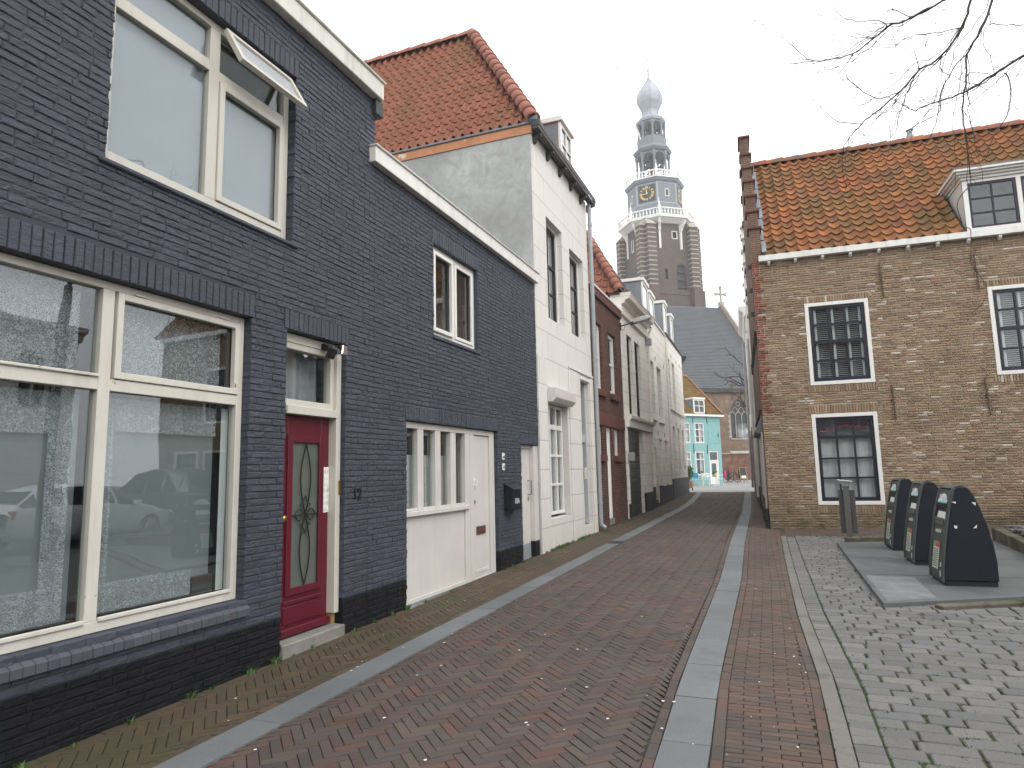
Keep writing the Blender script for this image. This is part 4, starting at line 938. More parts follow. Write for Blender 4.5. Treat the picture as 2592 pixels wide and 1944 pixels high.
mb = MB(); mb.box(17.325, 17.40, .07, .17, .35, 2.755); mb.box(17.84, 17.915, .07, .17, .35, 2.755); mb.box(17.40, 17.84, .07, .17, 2.68, 2.755); fr = mb.build('door_frame', m_white, H, bevel=.004)
mb = MB(); mb.box(17.40, 17.84, .12, .17, .33, 2.68); mb.build('door', m_white, H); mb = MB(); mb.box(17.325, 17.915, 0.02, .17, .15, .345); mb.build('doorstep', m_stone, H)

# ---- cream house with cornice and garage ---------------------------------
H = thing('cream_house', 'cream rendered house with heavy cornice above a dark garage door', 'house', LF, (21.6, 0, 0))
ops = [(20.35, 21.1, 3.32, 5.82), (21.55, 22.40, 3.32, 5.80), (19.86, 22.1, -.2, 2.86)]
mb = MB(); cells(mb, 19.58, 23.72, -.1, 6.3, ops, 0, .35); mb.build('wall', m_creamwall, H, bevel=.01)
mb = MB(); mb.prism([(0, 6.28), (-.08, 6.30), (-.10, 6.42), (-.05, 6.44), (-.05, 6.62), (-.14, 6.64), (-.16, 6.72), (-.30, 6.78), (-.33, 6.90), (-.36, 6.95), (.3, 6.97), (.3, 6.28)], lambda p, t: (t, p[0], p[1]), 19.60, 23.75)
mb.build('cornice', m_creamwall, H); 
mb = MB(); mb.prism([(-.01, 2.88), (-.11, 2.88), (-.13, 3.08), (-.20, 3.14), (-.22, 3.22), (-.01, 3.24)], lambda p, t: (t, p[0], p[1]), 19.70, 23.60); mb.build('garage_beam', m_creamwall, H)
for a, b, c, d in ops[:2]:
    window(H, a + .01, b - .01, c + .01, d - .01, .085, .06, .05, hb=[(4.9, .06)], mat=m_blacksash, room=.7, roommat=m_dark, label='tall dark window above the garage')
mb = MB(); mb.box(22.12, 23.45, -.045, -.001, .86, 2.87); mb.build('pier', m_creamwall, H, bevel=.01); mb = MB(); mb.box(19.70, 19.85, -.03, -.001, .62, 2.87); mb.build('pier', m_creamwall, H, bevel=.01)
mb = MB(); mb.box(22.10, 23.47, -.055, -.002, -.1, .858); mb.box(23.47, 23.72, -.02, -.002, -.1, .9); mb.build('plinth', m_plinth, H, bevel=.01); mb = MB(); mb.box(19.68, 19.86, -.035, -.002, -.1, .618); mb.build('plinth', m_plinth, H, bevel=.01)
mb = MB(); 
for i in range(13): mb.box(19.86, 22.1, .10 - .003 * (i % 2), .16, .14 + i * .21, .14 + i * .21 + .2)
mb.build('garage_door', m_dkgreen, H, bevel=.006)
mb = MB(); mb.box(19.66, 19.90, -.20, -.031, 1.86, 2.12); mb.build('meter_box', mk('grey_plastic', (.35, .36, .35, 1), .5), H, bevel=.02)
downpipe(H, 23.66, .9, 6.2, -.08, .05, m_creamwall, elbow=False, top=(23.66, -.2, 6.6))
mb = MB(); mb.box(23.55, 23.78, -.20, -.02, 6.02, 6.26); mb.build('rainwater_head', m_zinc, H, bevel=.01)
rf = hiproof(H, 19.55, 25.0, 6.97, -.02, 2.66, 1.89, 1.5, 3.6, 14, 10, .25, m_ctile, m_hip, front=False, nh=12, amp=.038)
mb = MB(); tiles(mb, (19.7, 0, 7.0), (1, 0, 0), (0, 1.5, 2.66), 17, 10, .255, .305, clip=lambda u, v: u > 1.89 * v / 3.05 - .1); mb.build('street_slope', m_grtile, rf)
mb = MB(); mb.box(19.6, 23.7, .36, 3.5, 6.2, 6.9); mb.box(19.6, 23.7, 3.2, 3.5, 0, 6.2); mb.build('rear_wall', m_creamwall, H)
L = thing('street_lamp', 'grey street lamp on a short arm fixed to the red-brown brick house', 'street lamp', LF, (19.52, 0, 5.9))
mb = MB(); mb.box(19.48, 19.56, -.03, .012, 5.78, 6.0); mb.tube([(19.52, -.02, 5.90), (19.54, -.22, 5.95), (19.55, -.40, 5.985)], .022, 8); mb.tube([(19.50, -.03, 5.80), (19.50, -.1, 5.76), (19.53, -.16, 5.93)], .008, 5); mb.build('arm', m_gutterdk, L)
mb = MB(); mb.bar((19.545, -.30, 5.95), (19.55, -.46, 5.985), .07, .09); mb.build('bracket', m_gutterdk, L, bevel=.01)
mb = MB(); mb.prism([(-.40, 5.94), (-.40, 6.05), (-.56, 6.11), (-.84, 6.14), (-.94, 6.09), (-.90, 6.03), (-.62, 5.97)], lambda p, t: (t, p[0], p[1]), 19.44, 19.66); lh = mb.build('lamp_head', mk('pale_grey_lamp', (.50, .51, .50, 1), .45, .05), L, bevel=.02)
mb = MB(); mb.box(19.495, 19.615, -.86, -.56, 5.985, 6.02); mb.build('lens', mk('lamp_lens', (.6, .6, .56, 1), .2), lh, bevel=.02)

# ---- two stained cream houses running to the square -----------------------
FF = Fr(-4.25, 23.8, rad(90) + math.atan(.0246))
m_niche = m_creamwall2
def vent_discs(P, spots):
    mb = MB()
    for s, z in spots:
        vs = MB(); vs.lathe([(.075, -.03), (.075, .0), (.05, .004)], 10)
        mb.add([(s + p[0], -.006 + p[2] * -.4, z + p[1] * 1.3) for p in vs.v], vs.f)
    return mb.build('wall_anchor_or_vent', m_iron, P)  # black discs: the dark of the vent holes put into colour
H = thing('cream_house', 'stained cream house with two tall windows and two dark round vents', 'house', FF, (2.6, 0, 0))
ops = [(.62, 1.58, 3.50, 5.64), (2.36, 3.56, 3.50, 5.64), (.52, 1.18, .55, 2.42), (2.1, 2.82, 1.55, 2.78), (3.6, 4.45, 1.55, 2.78)]
mb = MB(); cells(mb, 0.0, 5.36, 0, 7.35, ops, 0, .4); mb.build('wall', m_creamwall2, H, bevel=.01)
for a, b, c, d in ops[:2]:
    w = window(H, a + .01, b - .01, c + .01, d - .01, .17, .06, .07, vb=[((a + b) / 2, .04)], hb=[(4.8, .05)], mat=m_offwhite, room=.7, roommat=m_dark, curtain=[(a, b, c, d, .08, m_curtg)], label='tall recessed window')
    mb = MB(); mb.box(a - .07, b + .07, -.08, .16, c - .10, c - .002); mb.build('window_sill', m_creamwall2, w, bevel=.01)
mb = MB()
for a, b, c, d in ops[3:]: mb.box(a, b, .10, .39, c, d)
mb.build('blind_niche', m_creamwall2, H)
mb = MB(); mb.box(.53, 1.17, .12, .18, .4, 2.41); mb.build('door', m_creamwall, H)
mb = MB(); mb.box(.01, .50, -.03, -.002, -.2, .99); mb.box(1.2, 5.34, -.03, -.002, -.2, 1.0); mb.box(.5, 1.2, -.03, .1, -.2, .52); pl = mb.build('plinth', m_plinth, H, bevel=.01)
mb = MB(); mb.box(.95, 1.19, -.05, -.031, .42, .98); mb.box(2.1, 2.9, -.10, -.031, .98, 1.04); mb.box(3.5, 4.5, -.10, -.031, .98, 1.04); mb.build('cellar_ledge', m_offwhite, pl)
vent_discs(H, [(2.1, 5.9), (4.4, 5.9), (1.9, 2.98), (3.72, 2.98)])
mb = MB(); mb.box(-.02, 5.36, -.06, .42, 7.352, 7.40); mb.build('coping', m_fascia, H)
mb = MB(); mb.box(0, 5.35, .5, 4, 7.0, 7.3); mb.box(0, 5.35, 3.7, 4, 0, 7); rf = mb.build('roof_deck', m_gutterdk, H)
mb = MB(); tiles(mb, (-.1, .45, 7.2), (1, 0, 0), (0, .55, 1.5), 21, 6, .255, .27); mb.build('roof', m_grtile, H)
mb = MB(); mb.add([(-.1, .5, 7.15), (5.4, .5, 7.15), (5.4, 1.05, 8.75), (-.1, 1.05, 8.75), (-.1, 4, 7.15), (5.4, 4, 7.15), (5.4, 4, 8.75), (-.1, 4, 8.75)], ((0, 1, 2, 3), (3, 2, 6, 7), (4, 0, 3, 7), (1, 5, 6, 2))); mb.build('roof_block', m_grtile, rf)
dormer(H, 1.68, 2.95, 7.75, 9.02, .28, 1.3, m_lead, label='first dormer, larger, grey sided', split=False); dormer(H, 3.35, 4.56, 7.75, 8.93, .28, 1.3, m_lead, label='second dormer, partly hidden', split=False)
mb = MB(); mb.box(.1, .75, -.12, .2, 7.28, 7.345); mb.build('gutter', m_gutterdk, H)
downpipe(H, 5.36, 1.25, 7.2, -.05, .04, m_creamwall, elbow=False)
H = thing('cream_house', 'stained cream corner house by the square with a row of dark round vents', 'house', FF, (8.7, 0, 0))
ops = [(5.75, 6.62, 4.34, 6.52), (7.35, 8.32, 4.34, 6.52), (6.5, 7.35, 1.6, 3.52), (8.2, 9.1, 1.6, 3.52), (10.05, 10.9, 1.6, 3.52)]
mb = MB(); cells(mb, 5.40, 11.78, 0, 7.50, ops, 0, .4); mb.box(11.48, 11.78, .401, 4.5, 0, 7.5); mb.build('wall', m_creamwall2, H, bevel=.01)
for a, b, c, d in ops[:2]: window(H, a + .01, b - .01, c + .01, d - .01, .19, .06, .07, vb=[((a + b) / 2, .04)], hb=[(5.7, .05)], mat=m_offwhite, room=.7, roommat=m_dark, curtain=[(a, b, c, d, .08, m_curtg)], label='tall recessed window')
mb = MB()
for a, b, c, d in ops[2:]: mb.box(a, b, .09, .39, c, d)
mb.build('blind_niche', m_creamwall2, H)
mb = MB(); mb.box(5.5, 11.82, -.07, -.001, 4.20, 4.30); mb.build('sill_course', m_creamwall2, H, bevel=.01)
mb = MB(); mb.box(5.42, 11.82, -.04, -.002, -.2, 1.20); mb.box(11.782, 11.83, -.002, 4.4, -.2, 1.2); mb.build('plinth', m_plinth, H, bevel=.01)
vent_discs(H, [(7.26, 6.78), (9.16, 6.78), (10.54, 6.78), (11.38, 6.78), (5.6, 3.66), (6.04, 3.66), (7.9, 3.66), (9.58, 3.66), (11.21, 3.66)])
mb = MB(); mb.box(5.38, 11.85, -.08, .42, 7.502, 7.56); mb.build('coping', m_gutterdk, H); mb = MB(); mb.prism([(-.02, 7.1), (-.25, 7.42), (-.25, 7.5), (-.02, 7.5)], lambda p, t: (t, p[0], p[1]), 11.79, 12.05); mb.build('eaves_bracket', m_gutterdk, H)
mb = MB(); mb.box(5.45, 11.7, .5, 4.4, 7.0, 7.45); mb.box(5.45, 11.4, 4.1, 4.4, 0, 7); rf = mb.build('roof_deck', m_gutterdk, H)
mb = MB(); tiles(mb, (5.5, .45, 7.4), (1, 0, 0), (0, .9, 1.3), 24, 6, .255, .26); mb.build('roof', m_ctile, H)
mb = MB(); mb.add([(5.5, .5, 7.4), (11.6, .5, 7.4), (11.6, 1.3, 8.7), (5.5, 1.3, 8.7), (5.5, 4.2, 7.4), (11.6, 4.2, 7.4), (11.6, 4.2, 8.7), (5.5, 4.2, 8.7)], ((0, 1, 2, 3), (3, 2, 6, 7), (4, 0, 3, 7), (1, 5, 6, 2))); mb.build('roof_block', m_grtile, rf)
dormer(H, 7.6, 8.53, 7.95, 9.50, .25, 1.3, m_lead, label='tall dormer with grey cheek', split=False); dormer(H, 10.15, 11.0, 7.95, 9.42, .25, 1.3, m_lead, label='last dormer towards the square', split=False)

# ================================================================== RIGHT SIDE
RF = Fr(-.353, 17.11, rad(3))
H = thing('step_gable_house', 'old yellow-brown brick house with red stepped gable and orange pantile roof', 'house', RF, (4.5, 0, .2))
XR = 12.6
ops = [(1.11, 2.48, 3.49, 5.47), (4.86, 6.23, 3.49, 5.47), (1.07, 2.45, .71, 2.81), (9.0, 10.35, 3.49, 5.47), (9.1, 10.25, 1.05, 2.6), (10.5, 11.65, 1.05, 2.6)]
sol = [(1.05, 2.54, 5.47, 5.63), (4.8, 6.3, 5.47, 5.63), (1.02, 2.5, 2.81, 3.03), (1.05, 2.54, 3.32, 3.49), (4.8, 6.3, 3.32, 3.49), (1.04, 2.48, .52, .71)]
wb, qb = MB(), MB()
quo = lambda z: .21 if int(z / .055) % 3 else .10
def pick(x, z): return qb if (x < quo(z) and 2.9 < z) or (x < .12 and z > 5.6) else wb
bricks(pick, 0, XR, .0, 6.62, ops + sol, bw=.200, bh=.0555, j=.0165, jv=.017, dep=.06, jit=.006, half=.35, rag=.008, c=.008, jx=.006, fj=.004)
for s in sol: soldiers(wb, s[0] + .005, s[1] - .005, s[2] + .004, s[3], .058, .012, jit=.005, dep=.06)
mw = MB(); cells(mw, 0.004, XR, -.2, 6.62, ex(ops), .017, .32); wo = wb.build('wall', m_oldbrick, H); mw.build('wall_mortar', m_oldmortar, wo)
qb.build('corner_bricks', m_redquoin, H)
# gable wall towards the street, stepped
m_gbrick = mk_brick('gable_brick', (.16, .075, .052, 1), (.115, .07, .052, 1), (.20, .16, .12, 1), .21, .055, .010, var=.3, vs=1.5)
gb = MB(); n_st = 7; run = 3.4 / 6.5; dpt = 6.8
gb.box(-.012, .24, .325, dpt, -.2, 6.75); gb.box(-.012, .24, .002, .322, 6.62, 6.75)
caps = []
for i in range(n_st):
    za = 6.75 if i == 0 else 7.48 + .63 * (i - 1); zb = 7.48 + .63 * i; y0 = i * run; y1 = dpt - y0
    if i == n_st - 1: y0, y1 = 3.4 - .42, 3.4 + .42; zb = 11.35
    gb.box(-.012, .24, y0, y1, za, zb)
    if i < n_st - 1:
        caps += [(y0 - .05, y0 + run + .01, zb), (y1 - run - .01, y1 + .05, zb)]
    else: caps.append((y0 - .05, y1 + .05, zb))
ga = gb.build('gable', m_gbrick, H)
for a, b, zb in caps: cp = MB(); cp.box(-.055, .285, a, b, zb - .002, zb + .062); cp.build('gable_capping', m_brownband, ga, bevel=.01)
# pinnacle strips and anchors on the street face of the gable
mb = MB()
for i in range(8): mb.box(-.06, -.013, .25 + .8 * i, .33 + .8 * i, 4.6 - .0 * i, 4.95); mb.box(-.055, -.013, .28 + .8 * i, .34 + .8 * i, 2.9, 3.0)
for i, zz in enumerate((5.3, 5.9, 6.5)): mb.box(-.10, -.013, .02, .12, zz, zz + .09)
mb.build('gable_anchor', m_iron, ga)
# roof
TL = math.hypot(3.52, 3.85); dp = Vector((0, 3.52, 3.85)).normalized()
mb = MB(); cut = lambda u, v: not (4.58 - .26 < u < 6.75 - .26 and v < 1.95 + .0)
tiles(mb, (.28, -.13, 6.74), (1, 0, 0), (0, 3.52, 3.85), 48, 17, .262, TL / 17, clip=cut, amp=.046, prof=1, lift=.045, thick=.03, seg=8)
rf = mb.build('roof', m_rtile, H)
mb = MB(); mb.add([(.2, -.10, 6.70), (XR, -.10, 6.70), (XR, 3.4, 10.52), (.2, 3.4, 10.52), (.2, 6.9, 6.70), (XR, 6.9, 6.70)], ((0, 1, 2, 3), (3, 2, 5, 4), (4, 5, 1, 0), (0, 3, 4), (1, 5, 2))); mb.build('roof_deck', m_grtile, rf)
mb = MB(); ridge(mb, (XR, 3.42, 10.60), (.26, 3.42, 10.60), 27, .135); mb.build('ridge_tiles', mk('old_ridge_tile', (.26, .085, .04, 1), .8, .3, 3, .3, 40, .004, isl=.25, moss=((.10, .09, .07, 1), 2.5, .45, .7)), rf, smooth=True)
mb = MB(); a = Vector((.25, -.12, 6.80)); b = Vector((.25, 3.38, 10.66)); k = 9
for i in range(k):
    p, q = a.lerp(b, i / k), a.lerp(b, (i + 1) / k - .01); w = .115 + rnd.uniform(-.03, .03); n = Vector((0, -dp.z, dp.y)) * .045
    mb.add([p + n, p + n + Vector((w, 0, 0)), q + n + Vector((w * rnd.uniform(.8, 1.1), 0, 0)), q + n, p, p + Vector((w, 0, 0)), q + Vector((w, 0, 0)), q], ((0, 1, 2, 3), (4, 5, 1, 0), (5, 6, 2, 1), (7, 4, 0, 3)))
mb.build('lead_flashing', m_lead, rf)
mb = MB(); mb.box(.16, XR, -.15, -.135, 6.60, 6.745); mb.box(.16, XR, -.134, -.02, 6.60, 6.62); mb.box(.16, .175, -.134, -.02, 6.62, 6.74); gt = mb.build('gutter', m_fascia, H, bevel=.006)
mb = MB()
for i in range(17): x = .36 + i * .60; mb.prism([(-.12, 6.598), (-.002, 6.598), (-.002, 6.50), (-.06, 6.50), (-.12, 6.55)], lambda p, t: (t, p[0], p[1]), x, x + .06)
mb.build('gutter_bracket', m_fascia, gt)
# dormer
dx0, dx1, dz0, dz1 = 4.60, 6.75, 6.77, 8.03
mb = MB(); mb.prism([(-.02, dz0), (1.35, dz1), (-.02, dz1)], lambda p, t: (t, p[0], p[1]), dx0, dx0 + .06); mb.prism([(-.02, dz0), (1.35, dz1), (-.02, dz1)], lambda p, t: (t, p[0], p[1]), dx1 - .06, dx1); mb.prism([(.35, dz0 + .02), (1.35, dz1 - .02), (.35, dz1 - .02)], lambda p, t: (t, p[0], p[1]), dx0 + .06, dx1 - .06)
dm = mb.build('dormer', m_offwhite, H)
mb = MB()
for i, (o, za, zb) in enumerate(((.03, 7.97, 8.03), (.08, 8.032, 8.08), (.14, 8.082, 8.13), (.19, 8.132, 8.19))): mb.box(dx0 - o, dx1 + o, -.05 - o, 1.55, za, zb)
mb.build('dormer_cornice', m_fascia, dm, bevel=.008)
mb = MB(); mb.box(dx0 - .19, dx1 + .19, -.245, 1.6, 8.192, 8.215); mb.build('dormer_roof', m_lead, dm)
mb = MB(); y = -.035; mb.box(dx0, dx0 + .10, y, y + .08, dz0, 7.968); mb.box(dx1 - .10, dx1, y, y + .08, dz0, 7.968); mb.box(5.63, 5.72, y, y + .08, dz0, 7.968); mb.box(dx0 + .10, 5.63, y + .001, y + .08, 7.90, 7.968); mb.box(5.72, dx1 - .10, y + .001, y + .08, 7.90, 7.968); mb.box(dx0 + .1, 5.63, y + .001, y + .08, dz0, dz0 + .07); mb.box(5.72, dx1 - .1, y + .001, y + .08, dz0, dz0 + .07); mb.build('dormer_frame', m_white, dm, bevel=.004)
mb = MB()
for a, b in ((4.70, 5.63), (5.72, 6.65)): bars(mb, a, b, dz0 + .07, 7.90, -.015, .05, .05, vb=[((a + b) / 2, .03)], hb=[(7.19, .03), (7.53, .03)])
mb.build('dormer_sash', m_winblue, dm)
mb = MB(); mb.box(4.72, 6.63, .012, .018, dz0 + .08, 7.88); mb.build('pane', m_glass, dm)
mb = MB(); mb.box(4.66, 6.69, .26, .28, dz0 + .05, 7.96); mb.build('interior', mk('dormer_blind', (.10, .10, .105, 1), .9), dm)
def flatwin(P, x0, x1, z0, z1, zm, cols, up, dn, cur, label):
    mb = MB(); bars(mb, x0, x1, z0, z1, -.012, .12, .085, top=.085, bot=.085); fr = mb.build('window', m_white, P, bevel=.005); fr['label'] = label
    a, b, c, d = x0 + .085, x1 - .085, z0 + .085, z1 - .085
    mb = MB(); vb = [(a + .06 + (b - a - .12) * i / cols, .044) for i in range(1, cols)]; hb = [(zm, .075)] + [(zm + .03 + (d - .055 - zm - .03) * i / up, .042) for i in range(1, up)] + [(c + .075 + (zm - .035 - c - .075) * i / dn, .042) for i in range(1, dn)]
    bars(mb, a, b, c, d, .025, .06, .075, vb, hb, top=.065, bot=.09); mb.build('sash', m_winblue, fr, bevel=.003)
    mb = MB(); mb.box(a + .03, b - .03, .055, .061, c + .03, d - .03); mb.build('pane', m_glass, fr)
    mb = MB(); mb.box(x0, x1, .8, .82, z0, z1); mb.box(x0, x0 + .01, .11, .8, z0, z1); mb.box(x1 - .01, x1, .11, .8, z0, z1); mb.build('interior', m_dark, fr)
    if cur == 'blind':
        mb = MB(); z = c + .05
        while z < d - .03:
            mb.add([(a + .03, .13, z), (b - .03, .13, z), (b - .03, .150, z + .013), (a + .03, .150, z + .013)], ((0, 1, 2, 3),)); z += .046
        mb.build('slat_blind', mk('blind_slat', (.82, .83, .84, 1), .5, .03), fr)
        mb = MB(); k = (b - a) / 6
        for i in (0.55, 2.45, 4.05, 5.35): mb.box(a + i * k, a + i * k + .05, .095, .10, c + .07, d - .05)
        mb.build('blind_tape', m_curt, fr)
    elif cur == 'net':
        mb = MB(); folds(mb, a + .02, b - .02, c + .02, zm - .02, .14, .006, .16); mb.build('curtain', m_curt, fr)
        mb = MB(); folds(mb, a + .02, b - .02, zm, d, .30, .006, .3); mb.build('curtain', m_curtg, fr)
        mb = MB(); pts = [(a + .05 + (b - a - .1) * i / 24, .13, zm + .19 + .045 * math.sin(i / 24 * 6.6 - 1.9) + .003 * i) for i in range(25)]; mb.tube(pts, .012, 6); mb.build('red_ribbon', m_pink, fr)
        mb = MB(); mb.tube([(p[0], p[1] + .01, p[2] + .022) for p in pts], .010, 6); mb.build('black_ribbon', m_iron, fr)
    return fr
flatwin(H, 1.11, 2.48, 3.49, 5.47, 4.515, 3, 2, 2, 'blind', 'upper twelve-pane window nearest the stepped gable')
flatwin(H, 4.86, 6.23, 3.49, 5.47, 4.515, 3, 2, 2, 'blind', 'upper window below the dormer')
flatwin(H, 1.07, 2.45, .71, 2.81, 2.26, 3, 1, 3, 'net', 'ground floor window with white net curtain and red ribbon')
flatwin(H, 9.0, 10.35, 3.49, 5.47, 4.515, 3, 2, 2, 'blind', 'upper window past the dormer')
for a, b in ((9.1, 10.25), (10.5, 11.65)): flatwin(H, a, b, 1.05, 2.6, 2.1, 2, 1, 1, '', 'ground floor window behind the parked cars')
for x, a, b in ((2.79, 5.44, 6.26), (2.80, 2.63, 3.41), (4.68, 5.46, 6.24), (4.62, 2.62, 3.46)):
    mb = MB(); mb.bar((x + .02, -.03, a), (x - .01, -.03, b), .028, .024); mb.tube([(x, -.045, (a + b) / 2 + .05), (x, 0, (a + b) / 2 + .05)], .024, 6); mb.build('wall_anchor_or_vent', m_rust, H)
mb = MB(); mb.lathe([(.10, 10.4), (.10, 10.82), (.075, 10.86), (.075, 10.98), (.10, 10.99), (.10, 11.0)], 12, (4.55, 3.5)); mb.build('flue_pipe', m_towerlead, H, smooth=False)
mb = MB(); mb.box(XR - .25, XR, .33, 6.8, -.2, 6.7); mb.box(.24, XR - .25, 6.5, 6.8, -.2, 6.7); mb.prism([(0.1, 6.7), (6.8, 6.7), (3.45, 10.4)], lambda p, t: (t, p[0], p[1]), XR - .25, XR - .01); mb.build('rear_wall', m_gbrick, H)
# ground floor front towards the street
mb = MB(); mb.box(-.055, -.013, .35, .62, .62, 2.45); mb.box(-.05, -.013, .9, 3.0, .85, 2.38); sf = mb.build('shop_panel', m_offwhite, H, bevel=.005)
mb = MB(); mb.box(-.07, -.013, .05, 3.3, -.1, .60); mb.box(-.04, -.013, .62, .88, .62, 2.4); mb.build('shop_plinth', m_plinth, sf, bevel=.008)
mb = MB(); mb.prism([(-.012, 2.42), (-.20, 2.46), (-.05, 2.78), (-.012, 2.8)], lambda p, t: (p[0], t, p[1]), .5, 3.4); mb.build('shop_hood', m_lead, sf, bevel=.01)
mb = MB(); mb.tube([(-.02, .15, .35), (-.10, .12, .34), (-.13, .10, .40), (-.09, .08, .46)], .016, 6); mb.build('boot_scraper', m_iron, H)
downpipe(H, 0, 0, 0.0 + 1, 0, .03) if False else None

# ---- across the square: seen only as reflections in the shop window ----------
WF = Fr(15.2, 16.6, rad(-90), .25)
H = thing('white_house', 'white rendered house across the square, mirrored in the shop window panes', 'house', WF, (6, 0, 0))
ops2 = [(.9, 1.9, 3.9, 5.9), (3.6, 4.6, 3.9, 5.9), (6.4, 7.4, 3.9, 5.9), (9.2, 10.2, 3.9, 5.9), (3.6, 4.6, .9, 2.9), (6.4, 7.4, -.1, 2.9), (9.2, 10.2, .9, 2.9)]
mb = MB(); cells(mb, 0, 12.5, -.3, 6.9, ops2, 0, .3); mb.box(0, 12.5, .301, 6, 6.6, 6.9); mb.box(0, .3, .301, 6, -.3, 6.6); mb.build('wall', m_whitewall, H, bevel=.01)
mb = MB(); mb.prism([(0, 6.5), (-.1, 6.55), (-.14, 6.75), (-.34, 6.85), (-.36, 7.0), (.3, 7.05), (.3, 6.5)], lambda p, t: (t, p[0], p[1]), -.1, 12.6); mb.build('cornice', m_offwhite, H)
for a, b, c, d in ops2: window(H, a + .01, b - .01, c + .01, d - .01, .12, .07, .07, vb=[((a + b) / 2, .05)], hb=[(c + (d - c) * .62, .06)], mat=m_offwhite, room=.6)
BF = Fr(16, -15.5, rad(180), -.3)
H = thing('brick_house', 'wide dark brick house added behind the viewpoint to darken the sash window reflections', 'house', BF, (12, 0, 0))  # unseen house added so the sash windows reflect dark brick, not sky
ops2 = [(1.2 + 2.6 * i, 2.3 + 2.6 * i, z_, z_ + 1.9) for i in range(9) for z_ in (.9, 4.2, 7.4)]
mb = MB(); cells(mb, 0, 25, 0, 10.6, ops2, 0, .3); mb.box(0, 25, .301, 8, 10.3, 10.6); mb.build('wall', m_brown, H)
mb = MB(); mb.add([(0, -.2, 10.6), (25, -.2, 10.6), (25, 4, 14.2), (0, 4, 14.2), (0, 8.2, 10.6), (25, 8.2, 10.6)], ((0, 1, 2, 3), (3, 2, 5, 4), (0, 3, 4), (1, 5, 2))); mb.build('roof', m_grtile, H)
for a, b, c, d in ops2: window(H, a + .01, b - .01, c + .01, d - .01, .1, .07, .08, vb=[((a + b) / 2, .05)], mat=m_white, room=.5, bevel=0)
def car(label, at, rot, paint, tall=1.0):
    F_ = Fr(at[0], at[1], rot, g(*at) + .01); c = thing('parked_car', label, 'car', F_, group='cars parked on the square'); OFF[c.name] = Vector((0, 0, 0))
    # stations along the car: x, half width, sill, belt height, roof height, roof half width
    S = [(-2.12, .55, .36, .58, .60, .50), (-2.02, .78, .24, .66, .70, .66), (-1.55, .86, .20, .78, .84, .74), (-1.05, .87, .20, .88, .95, .76), (-.35, .88, .20, .92, 1.36 * tall, .62), (.15, .88, .20, .94, 1.46 * tall, .62), (.9, .88, .20, .96, 1.44 * tall, .61), (1.5, .87, .20, .97, 1.30 * tall, .60), (1.92, .83, .26, .95, 1.02, .66), (2.06, .70, .40, .80, .84, .58)]
    ring = lambda q: [(q[0], -q[1] * .92, q[2]), (q[0], -q[1], q[2] + .16), (q[0], -q[1], q[3] - .10), (q[0], -q[1] * .95, q[3]), (q[0], -q[5], q[4]), (q[0], -q[5] * .5, q[4] + .03), (q[0], q[5] * .5, q[4] + .03), (q[0], q[5], q[4]), (q[0], q[1] * .95, q[3]), (q[0], q[1], q[3] - .10), (q[0], q[1], q[2] + .16), (q[0], q[1] * .92, q[2])]
    R_ = [ring(q) for q in S]; mb = MB(); n = 12
    mb.add([p for r in R_ for p in r], [(i * n + j, i * n + (j + 1) % n, (i + 1) * n + (j + 1) % n, (i + 1) * n + j) for i in range(len(S) - 1) for j in range(n)] + [tuple(range(n)), tuple((len(S) - 1) * n + j for j in range(n - 1, -1, -1))])
    body = mb.build('body', paint, c, smooth=True)
    mb = MB()
    for i in range(3, 8):
        for j in (3, 7):
            a, b_, d, e = (Vector(R_[i][j]), Vector(R_[i][j + 1]), Vector(R_[i + 1][j + 1]), Vector(R_[i + 1][j])); cn = (a + b_ + d + e) / 4; o = Vector((0, -.012 if j == 3 else .012, .004))
            mb.quad(*[cn + (q - cn) * .86 + o for q in (a, b_, d, e)])
    for i, o in ((3, Vector((-.01, 0, .012))), (7, Vector((.012, 0, .012)))):
        a, b_, d, e = Vector(R_[i][4]), Vector(R_[i][7]), Vector(R_[i + 1][7]), Vector(R_[i + 1][4]); cn = (a + b_ + d + e) / 4; mb.quad(*[cn + (q - cn) * .92 + o + Vector((0, 0, .03)) for q in (a, b_, d, e)])
    mb.build('windows', m_cglass, c)
    for x in (-1.36, 1.30):
        for s_ in (-1, 1):
            mb = MB(); mb.lathe([(.30, -.1), (.32, -.07), (.32, .07), (.30, .1), (.2, .10)], 20); mb.v = [(x + p[0], s_ * (.80 + p[2]), .32 + p[1]) for p in mb.v]; w_ = mb.build('wheel', m_iron, c)
            mb = MB(); mb.lathe([(.20, .0), (.19, .02), (.05, .03)], 10); mb.v = [(x + p[0], s_ * (.90 + p[2]), .32 + p[1]) for p in mb.v]; mb.build('rim', m_chrome, w_)
    for s_ in (-1, 1):
        mb = MB(); mb.obox(Matrix.Translation((-2.02, s_ * .58, .60)) @ Matrix.Rotation(s_ * -.35, 4, 'Z'), .06, .16, .06); mb.build('headlight', m_sticker, c, bevel=.02)
        mb = MB(); mb.obox(Matrix.Translation((1.98, s_ * .66, .82)), .06, .10, .09); mb.build('tail_light', m_redst, c, bevel=.02)
        mb = MB(); mb.obox(Matrix.Translation((-.85, s_ * .96, .98)), .06, .09, .06); mb.build('mirror', paint, c, bevel=.02)
    mb = MB(); mb.box(-2.13, -2.02, -.42, .42, .52, .62); mb.build('grille', m_iron, c, bevel=.01)
    mb = MB(); mb.box(-2.145, -2.10, -.26, .26, .38, .48); mb.build('number_plate', m_yellow, c)
    return c
m_cglass = mk('car_glass', (.015, .018, .02, 1), .06, 0, spec=.7)
cp_ = lambda nm, c: mk(nm, c, .25, .02, spec=.6)
